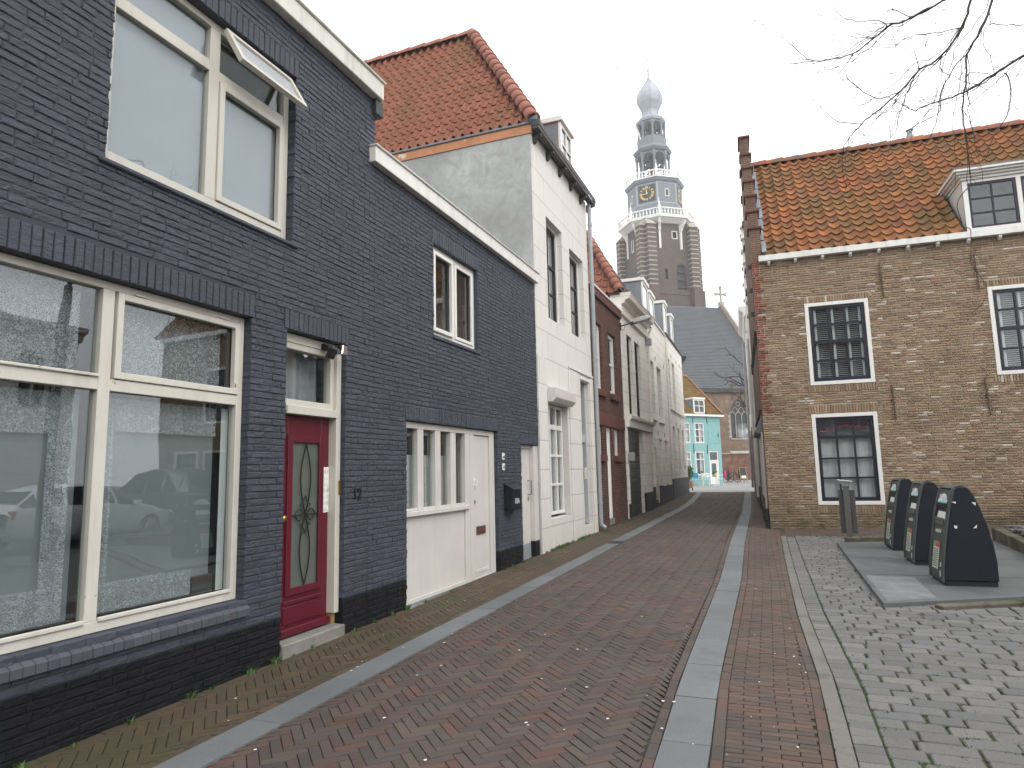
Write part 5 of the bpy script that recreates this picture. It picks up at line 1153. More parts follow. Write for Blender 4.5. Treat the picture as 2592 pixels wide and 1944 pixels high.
car('white hatchback parked on the square, mirrored beside the green car in the shop window', (7.3, 11.4), rad(-92), cp_('white_car_paint', (.72, .73, .74, 1)))
car('pale green car parked nose to the street, mirrored at the edge of the shop window', (6.6, 7.4), rad(4), cp_('green_car_paint', (.12, .30, .23, 1)))
car('dark tall car parked behind the containers, mirrored beside the container in the shop window', (8.7, 15.0), rad(178), cp_('dark_car_paint', (.03, .036, .042, 1)), 1.15)

# houses beyond it, seen almost edge-on
SF = Fr(-1.333, 35.75, math.atan2(-18.64, .98))   # local x runs from the square towards the camera
H = thing('step_gable_house', 'white stepped gable house standing behind the red stepped gable', 'house', SF, (8.8, 0, .3))
mb = MB(); ops2 = [(6.6, 7.5, 1.0, 2.7), (8.3, 9.2, .4, 2.7), (9.9, 10.9, 1.0, 2.7), (6.8, 7.7, 3.9, 5.6), (9.6, 10.5, 3.9, 5.6)]
cells(mb, 5.85, 11.84, 0, 6.2, ops2, 0, .3); c0 = 8.85
for i in range(8):
    w = 3.0 - i * .36; za = 6.2 + i * .58 if i else 6.2; mb.box(c0 - w, c0 + w, 0, .3, za, 6.2 + (i + 1) * .58)
    for s in (-1, 1): mb.box(c0 + s * w - .2, c0 + s * w + .2, -.06, .36, 6.2 + (i + 1) * .58 - .06, 6.2 + (i + 1) * .58 + .02)
mb.build('wall', m_whitewall, H, bevel=.01)
for a, b, c, d in ops2: window(H, a + .01, b - .01, c + .01, d - .01, .1, .06, .07, hb=[((c + d) / 2, .05)], mat=m_white, room=.6)
mb = MB(); mb.box(5.86, 8.28, -.05, -.001, 0, .95); mb.box(9.22, 11.83, -.05, -.001, 0, .95); mb.build('plinth', m_plinth, H)
mb = MB(); mb.add([(5.9, .3, 6.2), (c0, .3, 10.4), (11.8, .3, 6.2), (5.9, 7, 6.2), (c0, 7, 10.4), (11.8, 7, 6.2)], ((0, 1, 4, 3), (1, 2, 5, 4), (3, 4, 5), (0, 2, 1))); mb.build('roof', m_grtile, H)
downpipe(H, 11.7, .5, 6.0, -.09, .045, m_fascia, elbow=False)
H = thing('brick_house', 'tall house with white cornice and red brick ground floor past the white stepped gable', 'house', SF, (2.9, 0, .4))
ops2 = [(.7, 1.6, 1.2, 2.9), (2.5, 3.4, .4, 2.9), (4.3, 5.2, 1.2, 2.9), (.7, 1.6, 4.2, 6.0), (2.5, 3.4, 4.2, 6.0), (4.3, 5.2, 4.2, 6.0)]
mb = MB(); cells(mb, 0, 5.83, 0, 8.2, ops2, 0, .3); mb.box(0, .28, .301, 6, 0, 8.2); mb.build('wall', m_whitewall, H)
mb = MB(); mb.box(0, 5.83, -.03, -.001, 0, 3.4); mb.build('ground_floor_facing', m_brown, H)
for a, b, c, d in ops2: window(H, a + .01, b - .01, c + .01, d - .01, .1, .06, .07, hb=[((c + d) / 2, .05)], mat=m_white, room=.6)
mb = MB(); mb.prism([(0, 8.0), (-.06, 8.05), (-.10, 8.25), (-.26, 8.4), (-.28, 8.52), (.3, 8.55), (.3, 8.0)], lambda p, t: (t, p[0], p[1]), -.15, 5.84); mb.build('cornice', m_white, H)
mb = MB(); mb.box(.1, 5.8, .31, 6, 8.0, 8.3); mb.build('roof', m_gutterdk, H)
downpipe(H, .15, .5, 8.0, -.10, .055, m_zinc, elbow=False)

# ---- three container pillars ---------------------------------------------
prof = [(.0, .0), (.62, .0), (.615, .30), (.595, .50), (.56, .70), (.50, .93), (.44, 1.10), (.385, 1.185), (.30, 1.20), (.235, 1.175), (.165, .95), (.115, .70), (.07, .45), (.03, .20)]
def make_bin():
    root = thing('waste_container', 'x', 'waste container')
    mb = MB(); mb.prism([(.02 + .005, .06), (.612, .06)] + prof[2:9] + [(.245, 1.17), (.185, .95), (.135, .70), (.09, .45), (.05, .20)], lambda p, t: (p[0], t, p[1]), 0, .045); mb.prism([(.025, .06), (.612, .06)] + prof[2:9] + [(.245, 1.17), (.185, .95), (.135, .70), (.09, .45), (.05, .20)], lambda p, t: (p[0], t, p[1]), .575, .62)
    mb.build('side_panel', m_navy, root, bevel=.012)
    mb = MB(); mb.prism([(.045, .06), (.595, .06), (.60, .30), (.58, .50), (.545, .70), (.485, .93), (.425, 1.09), (.375, 1.165), (.30, 1.18), (.245, 1.155), (.185, .95), (.135, .70), (.09, .45), (.05, .20)], lambda p, t: (p[0], t, p[1]), .046, .574); body = mb.build('body', m_navy, root)
    mb = MB(); mb.box(.05, .60, .02, .60, -.0, .058); mb.build('base', m_iron, root)
    # front: charcoal skin that follows the slope, with edge frames
    F = [(.02, .06), (.028, .20), (.068, .45), (.113, .70), (.163, .95), (.233, 1.175)]
    fx = lambda z: next(a[0] + (b[0] - a[0]) * (z - a[1]) / (b[1] - a[1]) for a, b in zip(F, F[1:]) if z <= b[1] + 1e-6)
    def skin(mb, y0, y1, z0, z1, out, th=.006, n=8):
        zs = [z0 + (z1 - z0) * i / n for i in range(n + 1)]
        P = [(fx(z) - out, z) for z in zs]; Q = [(fx(z) - out + th, z) for z in reversed(zs)]
        mb.prism(P + Q, lambda p, t: (p[0], t, p[1]), y0, y1)
    mb = MB(); skin(mb, .0, .07, .04, 1.17, .004, .03); skin(mb, .55, .62, .04, 1.17, .004, .03); mb.build('edge_frame', m_binfront, root, bevel=.006)
    mb = MB(); skin(mb, .071, .549, .06, .735, -.010, .03); skin(mb, .071, .549, .98, 1.15, -.006, .03); mb.build('front_panel', m_binfront, root)
    mb = MB(); mb.prism([(.232, 1.172), (.30, 1.205), (.38, 1.19), (.44, 1.10), (.43, 1.09), (.375, 1.175), (.30, 1.19), (.24, 1.16)], lambda p, t: (p[0], t, p[1]), .05, .57); mb.lathe([(.0, 0), (.05, .0)], 4) if False else None; mb.build('hood', m_binfront, root, smooth=False)
    mb = MB(); mb.prism([(.125, .74), (.165, .74), (.205, .93), (.19, .945)], lambda p, t: (p[0], t, p[1]), .13, .49); ch = mb.build('chute', m_sticker, root, bevel=.006)
    mb = MB(); mb.box(.168, .20, .10, .52, .74, .98); mb.build('chute_recess', m_iron, ch)
    mb = MB(); mb.prism([(.118, .72), (.126, .72), (.135, .80), (.128, .80)], lambda p, t: (p[0], t, p[1]), .12, .50); mb.build('chute_lip', m_steel, ch)
    mb = MB()
    n = 10
    for i in range(n):
        y0 = .11 + .40 * i / n; y1 = .11 + .40 * (i + 1) / n; h = .10 * math.sin(math.pi * (i + .5) / n) ** .7
        skin(mb, y0, y1, 1.0, 1.0 + h, .0, .004, 2)
    st = mb.build('arch_sticker', m_sticker, root); mb = MB(); skin(mb, .11, .51, .985, 1.003, .001, .004, 2); skin(mb, .14, .3, 1.02, 1.03, .003, .002, 1); skin(mb, .14, .36, 1.045, 1.05, .003, .002, 1); mb.build('cyan_band', m_cyan, st)
    mb = MB(); skin(mb, .20, .46, .17, .50, .0, .004, 5); lb = mb.build('label_plate', mk('label_green_tint', (.58, .62, .52, 1), .5, .05), root)
    mb = MB(); skin(mb, .20, .34, .44, .50, .003, .002, 2); mb.build('red_head', m_redst, lb); mb = MB(); skin(mb, .345, .46, .44, .50, .003, .002, 2); mb.build('green_head', m_green, lb)
    mb = MB()
    for i in range(9): skin(mb, .24, .40 + .03 * (i % 3), .20 + i * .025, .207 + i * .025, .003, .002, 1)
    mb.build('print_lines', m_ink, lb)
    mb = MB(); skin(mb, .06, .10, .10, .17, .006, .002, 1); skin(mb, .05, .09, .22, .27, .006, .002, 1); mb.build('small_sticker', m_sticker, root)
    text('lettering', 'restafval', .075, m_sticker, root, (fx(.63) - .0, .32, .615), (rad(81), 0, rad(-90)), .001)
    t = text('lettering', '0 118', .05, m_sticker, root, (.195, .42, 1.06), (rad(72), 0, rad(-90)), .001)
    return root
bins = [(1.70, 9.73, 2, 'dark wedge waste container with torn white sticker scraps on its broad side'), (1.655, 11.40, 2, 'dark wedge waste container standing between the two others on the deck'), (1.595, 13.02, 2, 'dark wedge waste container standing beside the steel tray post')]
b0 = make_bin()
for i, (x, y, r_, lab) in enumerate(bins):
    o = b0 if i == 0 else copy_tree(b0)
    o.location = (x, y, zt(x, y)); o.rotation_euler = (0, 0, rad(3)); o['label'] = lab; o['group'] = 'waste containers on the steel deck'
mb = MB()
for P3 in ([(.20, 1.02), (.245, 1.02), (.245, .995)], [(.41, 1.015), (.455, 1.01), (.45, .97)], [(.20, .735), (.235, .73), (.23, .695), (.205, .70)], [(.40, .70), (.435, .705), (.445, .745)]): mb.prism(P3, lambda p, t: (p[0], t, p[1] - .01), -.003, -.0008)
mb.build('sticker_scrap', m_sticker, b0, off=(0, 0, 0))

# ---- steel ashtray post ---------------------------------------------------
PF = Fr(1.17, 15.25, rad(-8), g(1.17, 15.25))
T = thing('litter_post', 'brushed steel post with grey side panels and flared tray on top', 'post', PF)
mb = MB(); mb.box(-.055, .055, -.055, .055, -.05, 1.0); mb.box(-.05, .05, -.06, -.056, .62, .98); mb.build('post', m_steel, T, bevel=.015)
mb = MB(); mb.box(-.052, .052, -.058, -.0555, .60, .612); mb.box(-.008, .008, -.062, -.056, .555, .60); mb.build('lock', m_chrome, T)
for s in (-1, 1):
    mb = MB(); a, b = sorted((s * .057, s * .150)); mb.box(a, b, -.005, .05, .10, .96); mb.build('side_panel', m_binfront, T, bevel=.006)
mb = MB(); mb.box(-.06, .06, -.06, .06, 1.0, 1.05)
mb.add([(-.055, -.055, 1.052), (.055, -.055, 1.052), (.055, .055, 1.052), (-.055, .055, 1.052), (-.155, -.12, 1.17), (.125, -.12, 1.135), (.125, .12, 1.135), (-.155, .12, 1.17)], ((0, 1, 5, 4), (1, 2, 6, 5), (2, 3, 7, 6), (3, 0, 4, 7), (3, 2, 1, 0)))
mb.build('tray', m_chrome, T)

# ================================================================== THE SQUARE
CF = Fr(-4.166, 52.75, rad(52), .42)
H = thing('cafe', 'small turquoise painted cafe with mossy tiled roof and white dormer', 'cafe', CF, (-3, 0, 0))
z = lambda q: q - .42
ops = [(-4.2, -3.08, z(3.47), z(5.0)), (-2.68, -1.66, z(3.47), z(5.0)), (-4.15, -3.1, z(1.12), z(2.88)), (-2.74, -1.77, z(1.12), z(2.88)), (-1.31, -.33, 0, z(2.9))]
mb = MB(); cells(mb, -7, 0, -.1, z(5.45), ops, 0, .3); mb.box(-.28, 0, .301, 6.6, -.1, z(5.45)); mb.prism([(0, z(5.45)), (6.6, z(5.45)), (3.3, z(8.95))], lambda p, t: (t, p[0], p[1]), -.28, -.002); mb.build('wall', m_turq, H)
for i, (a, b, c, d) in enumerate(ops[:4]):
    window(H, a + .01, b - .01, c + .01, d - .01, .03, .06, .09, vb=[((a + b) / 2, .05)] if i < 2 else (), hb=[(c + (d - c) * .66, .06)] + ([(c + (d - c) * .33, .03)] if i < 2 else []), mat=m_white, room=.8, curtain=[(a, a + .35, c, d, .1, m_curt), (b - .35, b, c, d, .1, m_curt)])
fb = MB(); a, b, d = -1.305, -.335, z(2.89); fb.box(a, a + .09, .03, .12, 0, d); fb.box(b - .09, b, .03, .12, 0, d); fb.box(a + .09, b - .09, .03, .12, d - .08, d); fb.box(a + .09, b - .09, .03, .12, 1.7, 1.8); fr = fb.build('door_frame', m_white, H)
mb = MB(); bars(mb, a + .09, b - .09, .02, 1.7, .06, .05, .14, bot=.55); mb.build('door', m_white, H); mb = MB(); mb.box(a, b, .09, .096, .5, d); mb.build('pane', m_glass, fr); mb = MB(); mb.box(a, b, .7, .72, 0, d); mb.build('interior', m_dark, fr)
mb = MB()
for x0, x1, z0, z1 in ((-1.28, -1.25, z(3.45), z(5.1)), (-.20, -.17, z(3.45), z(5.1)), (-1.25, -.2, z(5.07), z(5.1)), (-1.25, -.2, z(3.45), z(3.48))): mb.box(x0, x1, -.012, -.001, z0, z1)
mb.build('blind_window', m_turqd, H)
for x, c, d in ((-2.8, 4.93, 5.36), (-1.38, 4.95, 5.38), (-2.86, 2.74, 3.4), (-1.47, 2.68, 3.38), (-.28, 3.95, 4.2)):
    mb = MB(); mb.bar((x, -.03, z(c)), (x, -.03, z(d)), .035, .03); mb.build('wall_anchor_or_vent', m_iron, H)
mb = MB(); mb.box(-7, .25, -.25, .02, z(5.452), z(5.60)); mb.build('gutter', m_white, H)
mb = MB(); sl = Vector((0, 3.5, 3.4)); Lr = sl.length
tiles(mb, (-7, -.2, z(5.62)), (1, 0, 0), sl, 29, 15, .25, Lr / 15, clip=lambda u, v: not (-2.7 < u - 7 < -1.5 and v < 1.5)); rf = mb.build('roof', m_cafetile, H)
mb = MB(); mb.add([(-7, -.15, z(5.55)), (.05, -.15, z(5.55)), (.05, 3.3, z(8.92)), (-7, 3.3, z(8.92)), (-7, 6.75, z(5.55)), (.05, 6.75, z(5.55))], ((0, 1, 2, 3), (3, 2, 5, 4), (1, 5, 2), (0, 3, 4), (4, 5, 1, 0))); mb.build('roof_deck', m_cafetile, rf)
mb = MB(); ridge(mb, (-7, 3.3, z(9.0)), (.08, 3.3, z(9.0)), 16, .13); ridge(mb, (.05, -.2, z(5.68)), (.05, 3.3, z(9.05)), 14, .10, up=(1, 0, 1)); mb.build('ridge_tiles', m_hip, rf)
dormer(H, -2.62, -1.5, z(5.66), z(6.8), -.02, .85, m_lead)

def cafe_chair(x, y, r):
    F_ = Fr(x, y, r, g(x, y) - .02)
    c = thing('cafe_chair', 'white metal chair on the cafe terrace', 'chair', F_, group='white chairs on the cafe terrace'); OFF[c.name] = Vector((0, 0, 0))
    mb = MB(); mb.box(-.2, .2, -.2, .2, .44, .465); mb.build('seat', m_white, c)
    mb = MB()
    for s in (-1, 1): mb.tube([(s * .19, .2, .45), (s * .19, .27, .9)], .014, 6)
    for k in range(3): mb.box(-.19, .19, .215 + k * .02, .23 + k * .02, .60 + k * .11, .66 + k * .11)
    mb.build('backrest', m_white, c)
    for sx in (-1, 1):
        for sy in (-1, 1): mb = MB(); mb.tube([(sx * .18, sy * .18, .45), (sx * .21, sy * .22, 0)], .014, 6); mb.build('leg', m_white, c)
    return c
c0_ = None
for i, (x, y, r, lab) in enumerate(((-5.62, 49.9, 2.6, 'white metal terrace chair beside the orange planter'), (-5.05, 48.9, .3, 'white metal terrace chair in front of the turquoise table'), (-4.66, 48.7, .5, 'white metal terrace chair before the cafe door'), (-4.10, 50.2, -1.2, 'white metal terrace chair with a pink cloth over its back'))):
    c = cafe_chair(x, y, r) if i == 0 else copy_tree(c0_)
    c0_ = c0_ or c
    place(c, Fr(x, y, r, g(x, y) - .02)); c['label'] = lab
mb = MB(); mb.v, mb.f, mb.m = [], [], []
mb.box(-.24, .24, .20, .30, .52, .98); mb.box(-.24, .24, .16, .34, .955, .985)
tag(mb.build('pink_cloth', m_pink, off=(0, 0, 0), bevel=.03), 'bright pink cloth draped over a white terrace chair', 'cloth'); o = bpy.data.objects['pink_cloth']; o.location = Fr(-4.10, 50.2, -1.2, g(-4.1, 50.2) - .02).o; o.rotation_euler = (0, 0, -1.2)
def cafe_table(x, y, mat, lab):
    t = thing('cafe_table', lab, 'table', Fr(x, y, .4, g(x, y) - .02), group='terrace tables'); OFF[t.name] = Vector((0, 0, 0))
    mb = MB(); mb.box(-.42, .42, -.3, .3, .72, .745); mb.build('tabletop', mat, t)
    mb = MB(); mb.tube([(0, 0, 0.02), (0, 0, .72)], .03, 8); mb.box(-.25, .25, -.03, .03, 0, .03); mb.box(-.03, .03, -.25, .25, .001, .031); mb.build('pedestal', m_white, t)
cafe_table(-5.25, 49.5, m_turq, 'terrace table with turquoise top'); cafe_table(-4.4, 49.6, m_white, 'white terrace table by the cafe door')
for x, y, lab in ((-5.35, 49.5, 'yellow flower pot on the turquoise table'), (-4.4, 49.6, 'yellow flower pot on the white table')):
    F_ = Fr(x, y, 0, g(x, y) - .02 + .745); t = thing('flower_pot', lab, 'flower pot', F_, group='pots on the terrace tables'); OFF[t.name] = Vector((0, 0, 0))
    mb = MB(); mb.lathe([(.06, 0), (.09, .13)], 10); mb.build('pot', m_yellow, t); mb = MB()
    for i in range(40):
        a = rnd.random() * 6.28; r = rnd.random() * .11; h = .13 + rnd.random() * .12; p = Vector((r * math.cos(a), r * math.sin(a), h)); mb.add([p, p + Vector((.05, .01, .02)), p + Vector((.03, .03, .06))], ((0, 1, 2),))
    mb.build('leaves', m_weed, t)
def leafy(mb, c, r, n, s):
    for i in range(n):
        v = Vector((rnd.gauss(0, 1), rnd.gauss(0, 1), rnd.gauss(0, 1))).normalized() * (rnd.random() ** .5); p = Vector(c) + Vector((v.x * r[0], v.y * r[1], v.z * r[2]))
        a = Vector((rnd.gauss(0, 1), rnd.gauss(0, 1), rnd.gauss(0, 1))).normalized() * s; b = a.cross(Vector((rnd.gauss(0, 1), rnd.gauss(0, 1), rnd.gauss(0, 1)))).normalized() * s * .5
        mb.add([p - a, p + b, p + a, p - b], ((0, 1, 2, 3),))
F_ = Fr(-4.98, 39.6, .1, g(-4.98, 39.6) - .02); t = thing('planter', 'orange wooden planter box with a leafy shrub at the corner', 'planter', F_); OFF[t.name] = Vector((0, 0, 0))
mb = MB(); mb.box(-.17, .17, -.17, .17, .12, .52); mb.build('box', m_terra, t, bevel=.01); mb = MB()
for sx in (-1, 1):
    for sy in (-1, 1): mb.box(sx * .14 - .03, sx * .14 + .03, sy * .14 - .03, sy * .14 + .03, 0, .119)
mb.build('feet', m_iron, t)
mb = MB(); leafy(mb, (0, 0, 1.0), (.27, .27, .42), 330, .07); mb.build('foliage', m_leaf, t); mb = MB(); [mb.tube([(0, 0, .5), (rnd.uniform(-.15, .15), rnd.uniform(-.15, .15), 1.1)], .01, 4) for _ in range(6)]; mb.build('stems', m_bark, t)
F_ = Fr(-5.0, 44.8, 0, g(0, 44)); mb = MB(); mb.prism([(-.16, .70), (.16, .72), (.2, .42), (-.02, .36), (-.2, .45)], lambda p, t: (p[0], t, p[1]), -.03, .03); o = tag(mb.build('blue_cloth', m_cyanc, bevel=.02), 'blue cloth hung behind the planter at the cafe terrace', 'cloth'); o.location = (-5.42, 46.3, .62)
# menu board and bicycles by the church
F_ = Fr(-2.98, 56.5, .5, .41); t = thing('menu_board', 'wooden framed black menu board standing by the church wall', 'menu board', F_); OFF[t.name] = Vector((0, 0, 0))
for s in (-1, 1):
    mb = MB(); mb.bar((-.27, s * .32, 0), (-.27, s * .04, 1.25), .05, .04); mb.bar((.27, s * .32, 0), (.27, s * .04, 1.25), .05, .04); mb.bar((-.27, s * .045, 1.22), (.27, s * .045, 1.22), .04, .05); mb.bar((-.27, s * .24, .35), (.27, s * .24, .35), .04, .05); mb.build('frame', m_wood, t)
    mb = MB(); mb.add([(-.25, s * .235, .36), (.25, s * .235, .36), (.25, s * .05, 1.2), (-.25, s * .05, 1.2)], ((0, 1, 2, 3),)); mb.build('board', m_iron, t)
mb = MB(); mb.add([(-.18, -.247, .38), (.2, -.247, .38), (.2, -.20, .58), (-.18, -.20, .58)], ((0, 1, 2, 3),)); mb.build('paper', m_sticker, t)
def bicycle():
    c = thing('bicycle', 'x', 'bicycle', WORLD); OFF[c.name] = Vector((0, 0, 0))
    for x in (-.52, .52):
        mb = MB(); mb.tube([(x + .33 * math.cos(a), 0, .34 + .33 * math.sin(a)) for a in [i * .3927 for i in range(17)]], .036, 6); w = mb.build('wheel', m_iron, c)
        mb = MB()
        for i in range(8): a = i * .785; mb.tube([(x, 0, .34), (x + .31 * math.cos(a), 0, .34 + .31 * math.sin(a))], .006, 4)
        mb.build('spokes', m_steel, w)
    mb = MB()
    for p, q in (((-.52, 0, .34), (-.12, 0, .30)), ((-.12, 0, .30), (-.26, 0, .85)), ((-.12, 0, .30), (.36, 0, .80)), ((-.22, 0, .72), (.34, 0, .88)), ((-.52, 0, .34), (-.22, 0, .72)), ((.52, 0, .34), (.33, 0, 1.0))): mb.tube([p, q], .034, 6)
    mb.build('frame', m_iron, c); mb = MB(); mb.box(-.38, -.14, -.07, .07, .86, .92); mb.build('saddle', m_iron, c, bevel=.02)
    mb = MB(); mb.tube([(.22, -.28, 1.02), (.33, -.2, 1.06), (.33, .2, 1.06), (.22, .28, 1.02)], .015, 6); mb.build('handlebar', m_iron, c)
    return c
b1 = bicycle()
for i, (x, y, r, lab) in enumerate(((-4.05, 59.6, .35, 'dark parked bicycle beside the menu board'), (-4.55, 60.1, .75, 'dark parked bicycle against the turquoise cafe corner'))):
    o = b1 if i == 0 else copy_tree(b1); o.location = (x, y, .41); o.rotation_euler = (0, 0, r); o['label'] = lab; o['group'] = 'bicycles by the church'

# ---- church ---------------------------------------------------------------
HF = Fr(-4.15, 70.96, rad(35), .40)
H = thing('church', 'brick church with steep grey slate roof and pointed tracery window', 'church', HF, (-3, 0, 0))
z = lambda q: q - .40
wc, ws = .62, 1.04
mb = MB(); cells(mb, -14, 4.75, z(3.1), z(9.2), [(wc - ws, wc + ws, z(4.56), z(8.75))], 0, .6); mb.box(-14, 4.75, .601, 18, z(3.1), z(9.2)) if False else None
# pointed arch spandrels
ax = lambda t: (ws * math.cos(t), 0)
for s in (-1, 1):
    pts = [(wc + s * ws, z(8.75))]; N = 10
    for i in range(N + 1):
        t = i / N; a = t * math.acos(.5 / 1.0) if False else t * 1.0472
        pts.append((wc + s * (-ws + 2 * ws * math.cos(a)), z(6.95) + 2 * ws * math.sin(a)))
    pts = [(x, min(zz, z(8.75))) for x, zz in pts]
    mb.prism([(wc + s * ws, z(8.76))] + pts[1:] , lambda p, t: (p[0], t, p[1]), .001, .599)
cw_ = mb.build('wall', m_churchbrick, H)
mb = MB(); mb.box(-14, 4.78, -.06, .6, -.1, z(3.0)); mb.build('lower_wall', m_churchlow, H)
mb = MB(); mb.prism([(0, z(3.0)), (-.16, z(3.0)), (-.18, z(3.08)), (0, z(3.30))], lambda p, t: (t, p[0], p[1]), -.75, 4.8); mb.box(-14, -.751, -.1, 0, z(3.0), z(3.1)); mb.box(wc - ws - .1, wc + ws + .1, -.08, .3, z(4.44), z(4.558)); mb.build('stone_course', m_sand, H)
mb = MB()
for k in range(9): s = -1 if k % 2 else 1; zz = 4.6 + .26 * k; mb.box(wc + ws + .002, wc + ws + (.30 if k % 2 else .18), -.012, .2, z(zz), z(zz + .24)); mb.box(wc - ws - (.18 if k % 2 else .30), wc - ws - .002, -.012, .2, z(zz), z(zz + .24))
mb.build('window_quoins', m_sand, H)
mb = MB()
for x in (wc - ws / 3, wc + ws / 3): mb.tube([(x, .25, z(4.56)), (x, .25, z(7.0))], .05, 6)
def arcs(mb, cx, half, zb, r, y=.25):
    for s in (-1, 1): mb.tube([(cx + s * (-half + 2 * half * math.cos(a)), y, zb + 2 * half * math.sin(a)) for a in [1.0472 * i / 8 for i in range(9)]], r, 6)
for k in (-1, 0, 1): arcs(mb, wc + k * ws * 2 / 3, ws / 3, z(6.7), .045)
arcs(mb, wc - ws / 3, ws / 3, z(7.15), .035); arcs(mb, wc + ws / 3, ws / 3, z(7.15), .035); arcs(mb, wc, ws * .97, z(6.95), .07)
mb.tube([(wc + .22 * math.cos(a), .25, z(8.05) + .22 * math.sin(a)) for a in [i * .5236 for i in range(13)]], .035, 6)
wn = mb.build('tracery_window', m_sand, H)
mb = MB(); mb.box(wc - ws, wc + ws, .30, .31, z(4.56), z(8.75)); mb.build('pane', mk('leaded_glass', (.03, .035, .04, 1), .15, .3, 4), wn)
mb = MB(); mb.box(-14, 4.8, -.28, .1, z(9.2), z(9.6)); mb.build('gutter', m_gutterdk, H)
rz, rd, ez = z(20.5), 9.2, z(9.58)
mb = MB(); nrow = 60
for i in range(nrow):
    a = i / nrow; b = (i + 1.15) / nrow
    y0, z0 = -.3 + (rd + .3) * a, ez + (rz - ez) * a; y1, z1 = -.3 + (rd + .3) * min(1, b), ez + (rz - ez) * min(1, b)
    mb.add([(-14, y0 - .03, z0 + .03), (4.6, y0 - .03, z0 + .03), (4.6, y1, z1), (-14, y1, z1), (-14, y0, z0), (4.6, y0, z0)], ((0, 1, 2, 3), (4, 5, 1, 0)))
mb.add([(-14, 0, ez - .1), (4.6, 0, ez - .1), (4.6, rd, rz - .1), (-14, rd, rz - .1), (-14, 18.6, ez - .1), (4.6, 18.6, ez - .1)], ((0, 1, 2, 3), (3, 2, 5, 4), (4, 5, 1, 0)))
mb.build('roof', m_slate, H)
mb = MB(); mb.prism([(-.2, -.1), (18.6, -.1), (18.6, ez), (rd, rz + .1), (-.2, ez)], lambda p, t: (t, p[0], p[1]), 4.6, 5.2); gw = mb.build('gable_wall', m_churchbrick, H)
mb = MB(); mb.bar((4.9, -.35, ez + .12), (4.9, rd, rz + .22), .75, .22, up=(1, 0, 0)); mb.bar((4.9, rd, rz + .22), (4.9, 18.7, ez + .1), .75, .22, up=(1, 0, 0)); mb.build('gable_coping', m_sand, gw)
mb = MB(); mb.box(4.65, 5.15, rd - .25, rd + .25, rz + .1, rz + .7); mb.box(4.82, 4.98, rd - .09, rd + .09, rz + .7, rz + 2.5); mb.box(4.3, 5.5, rd - .08, rd + .08, rz + 1.55, rz + 1.75)
for x, zz in ((4.3, 1.65), (5.5, 1.65), (4.9, 2.5)): mb.box(x - .16, x + .16, rd - .1, rd + .1, rz + zz - .16, rz + zz + .16)
mb.build('gable_cross', m_sand, gw)

# ---- church tower -----------------------------------------------------------
TF = Fr(-17.75, 115, rad(37.25))
T = thing('church_tower', 'tall brick church tower with white balconies, gold clock and onion dome', 'church tower', TF)
a_ = 4.7
m_tw = m_towerbrick
mb = MB(); ops2 = [(.9, 2.7, 31.5, 36.0), (-1.35, -.75, 33.2, 35.0), (.3, 1.3, 40.4, 41.6)]
cells(mb, -a_, a_, 0, 43.6, ops2, -a_, -a_ + .8)
mb.box(-a_, -a_ + .8, -a_ + .801, a_, 0, 43.6); mb.box(a_ - .8, a_, -a_ + .801, a_, 0, 43.6); mb.box(-a_ + .8, a_ - .8, a_ - .8, a_, 0, 43.6)
for s in (-1, 1): mb.prism([(1.8 + s * .9, 36.01)] + [(1.8 + s * .9 * math.cos(t), 35.1 + .9 * math.sin(t)) for t in [i * .157 for i in range(11)]], lambda p, t: (p[0], t, p[1]), -a_ + .001, -a_ + .7)
body = mb.build('shaft', m_tw, T)
mb = MB(); mb.box(-a_ + .8, a_ - .8, -a_ + .6, -a_ + .7, 30, 43); mb.build('opening_dark', m_dark, body)
for k in range(3): mb = MB(); mb.box(.9, 2.7, -a_ + .15, -a_ + .5, 31.9 + 1.35 * k, 32.05 + 1.35 * k); mb.build('louvre', m_gutterdk, body)
mb = MB(); mb.box(-a_ - .08, a_ + .08, -a_ - .1, -a_ - .001, 30.6, 30.95); mb.box(-a_ - .1, -a_ - .001, -a_, a_, 30.6, 30.95); mb.prism([(-.7, 28.2), (.7, 28.2), (.7, 29.2), (0, 30.2), (-.7, 29.2)], lambda p, t: (p[0] + 2.4, t, p[1]), -a_ - .05, -a_ - .002); mb.build('string_course', m_tw, body)
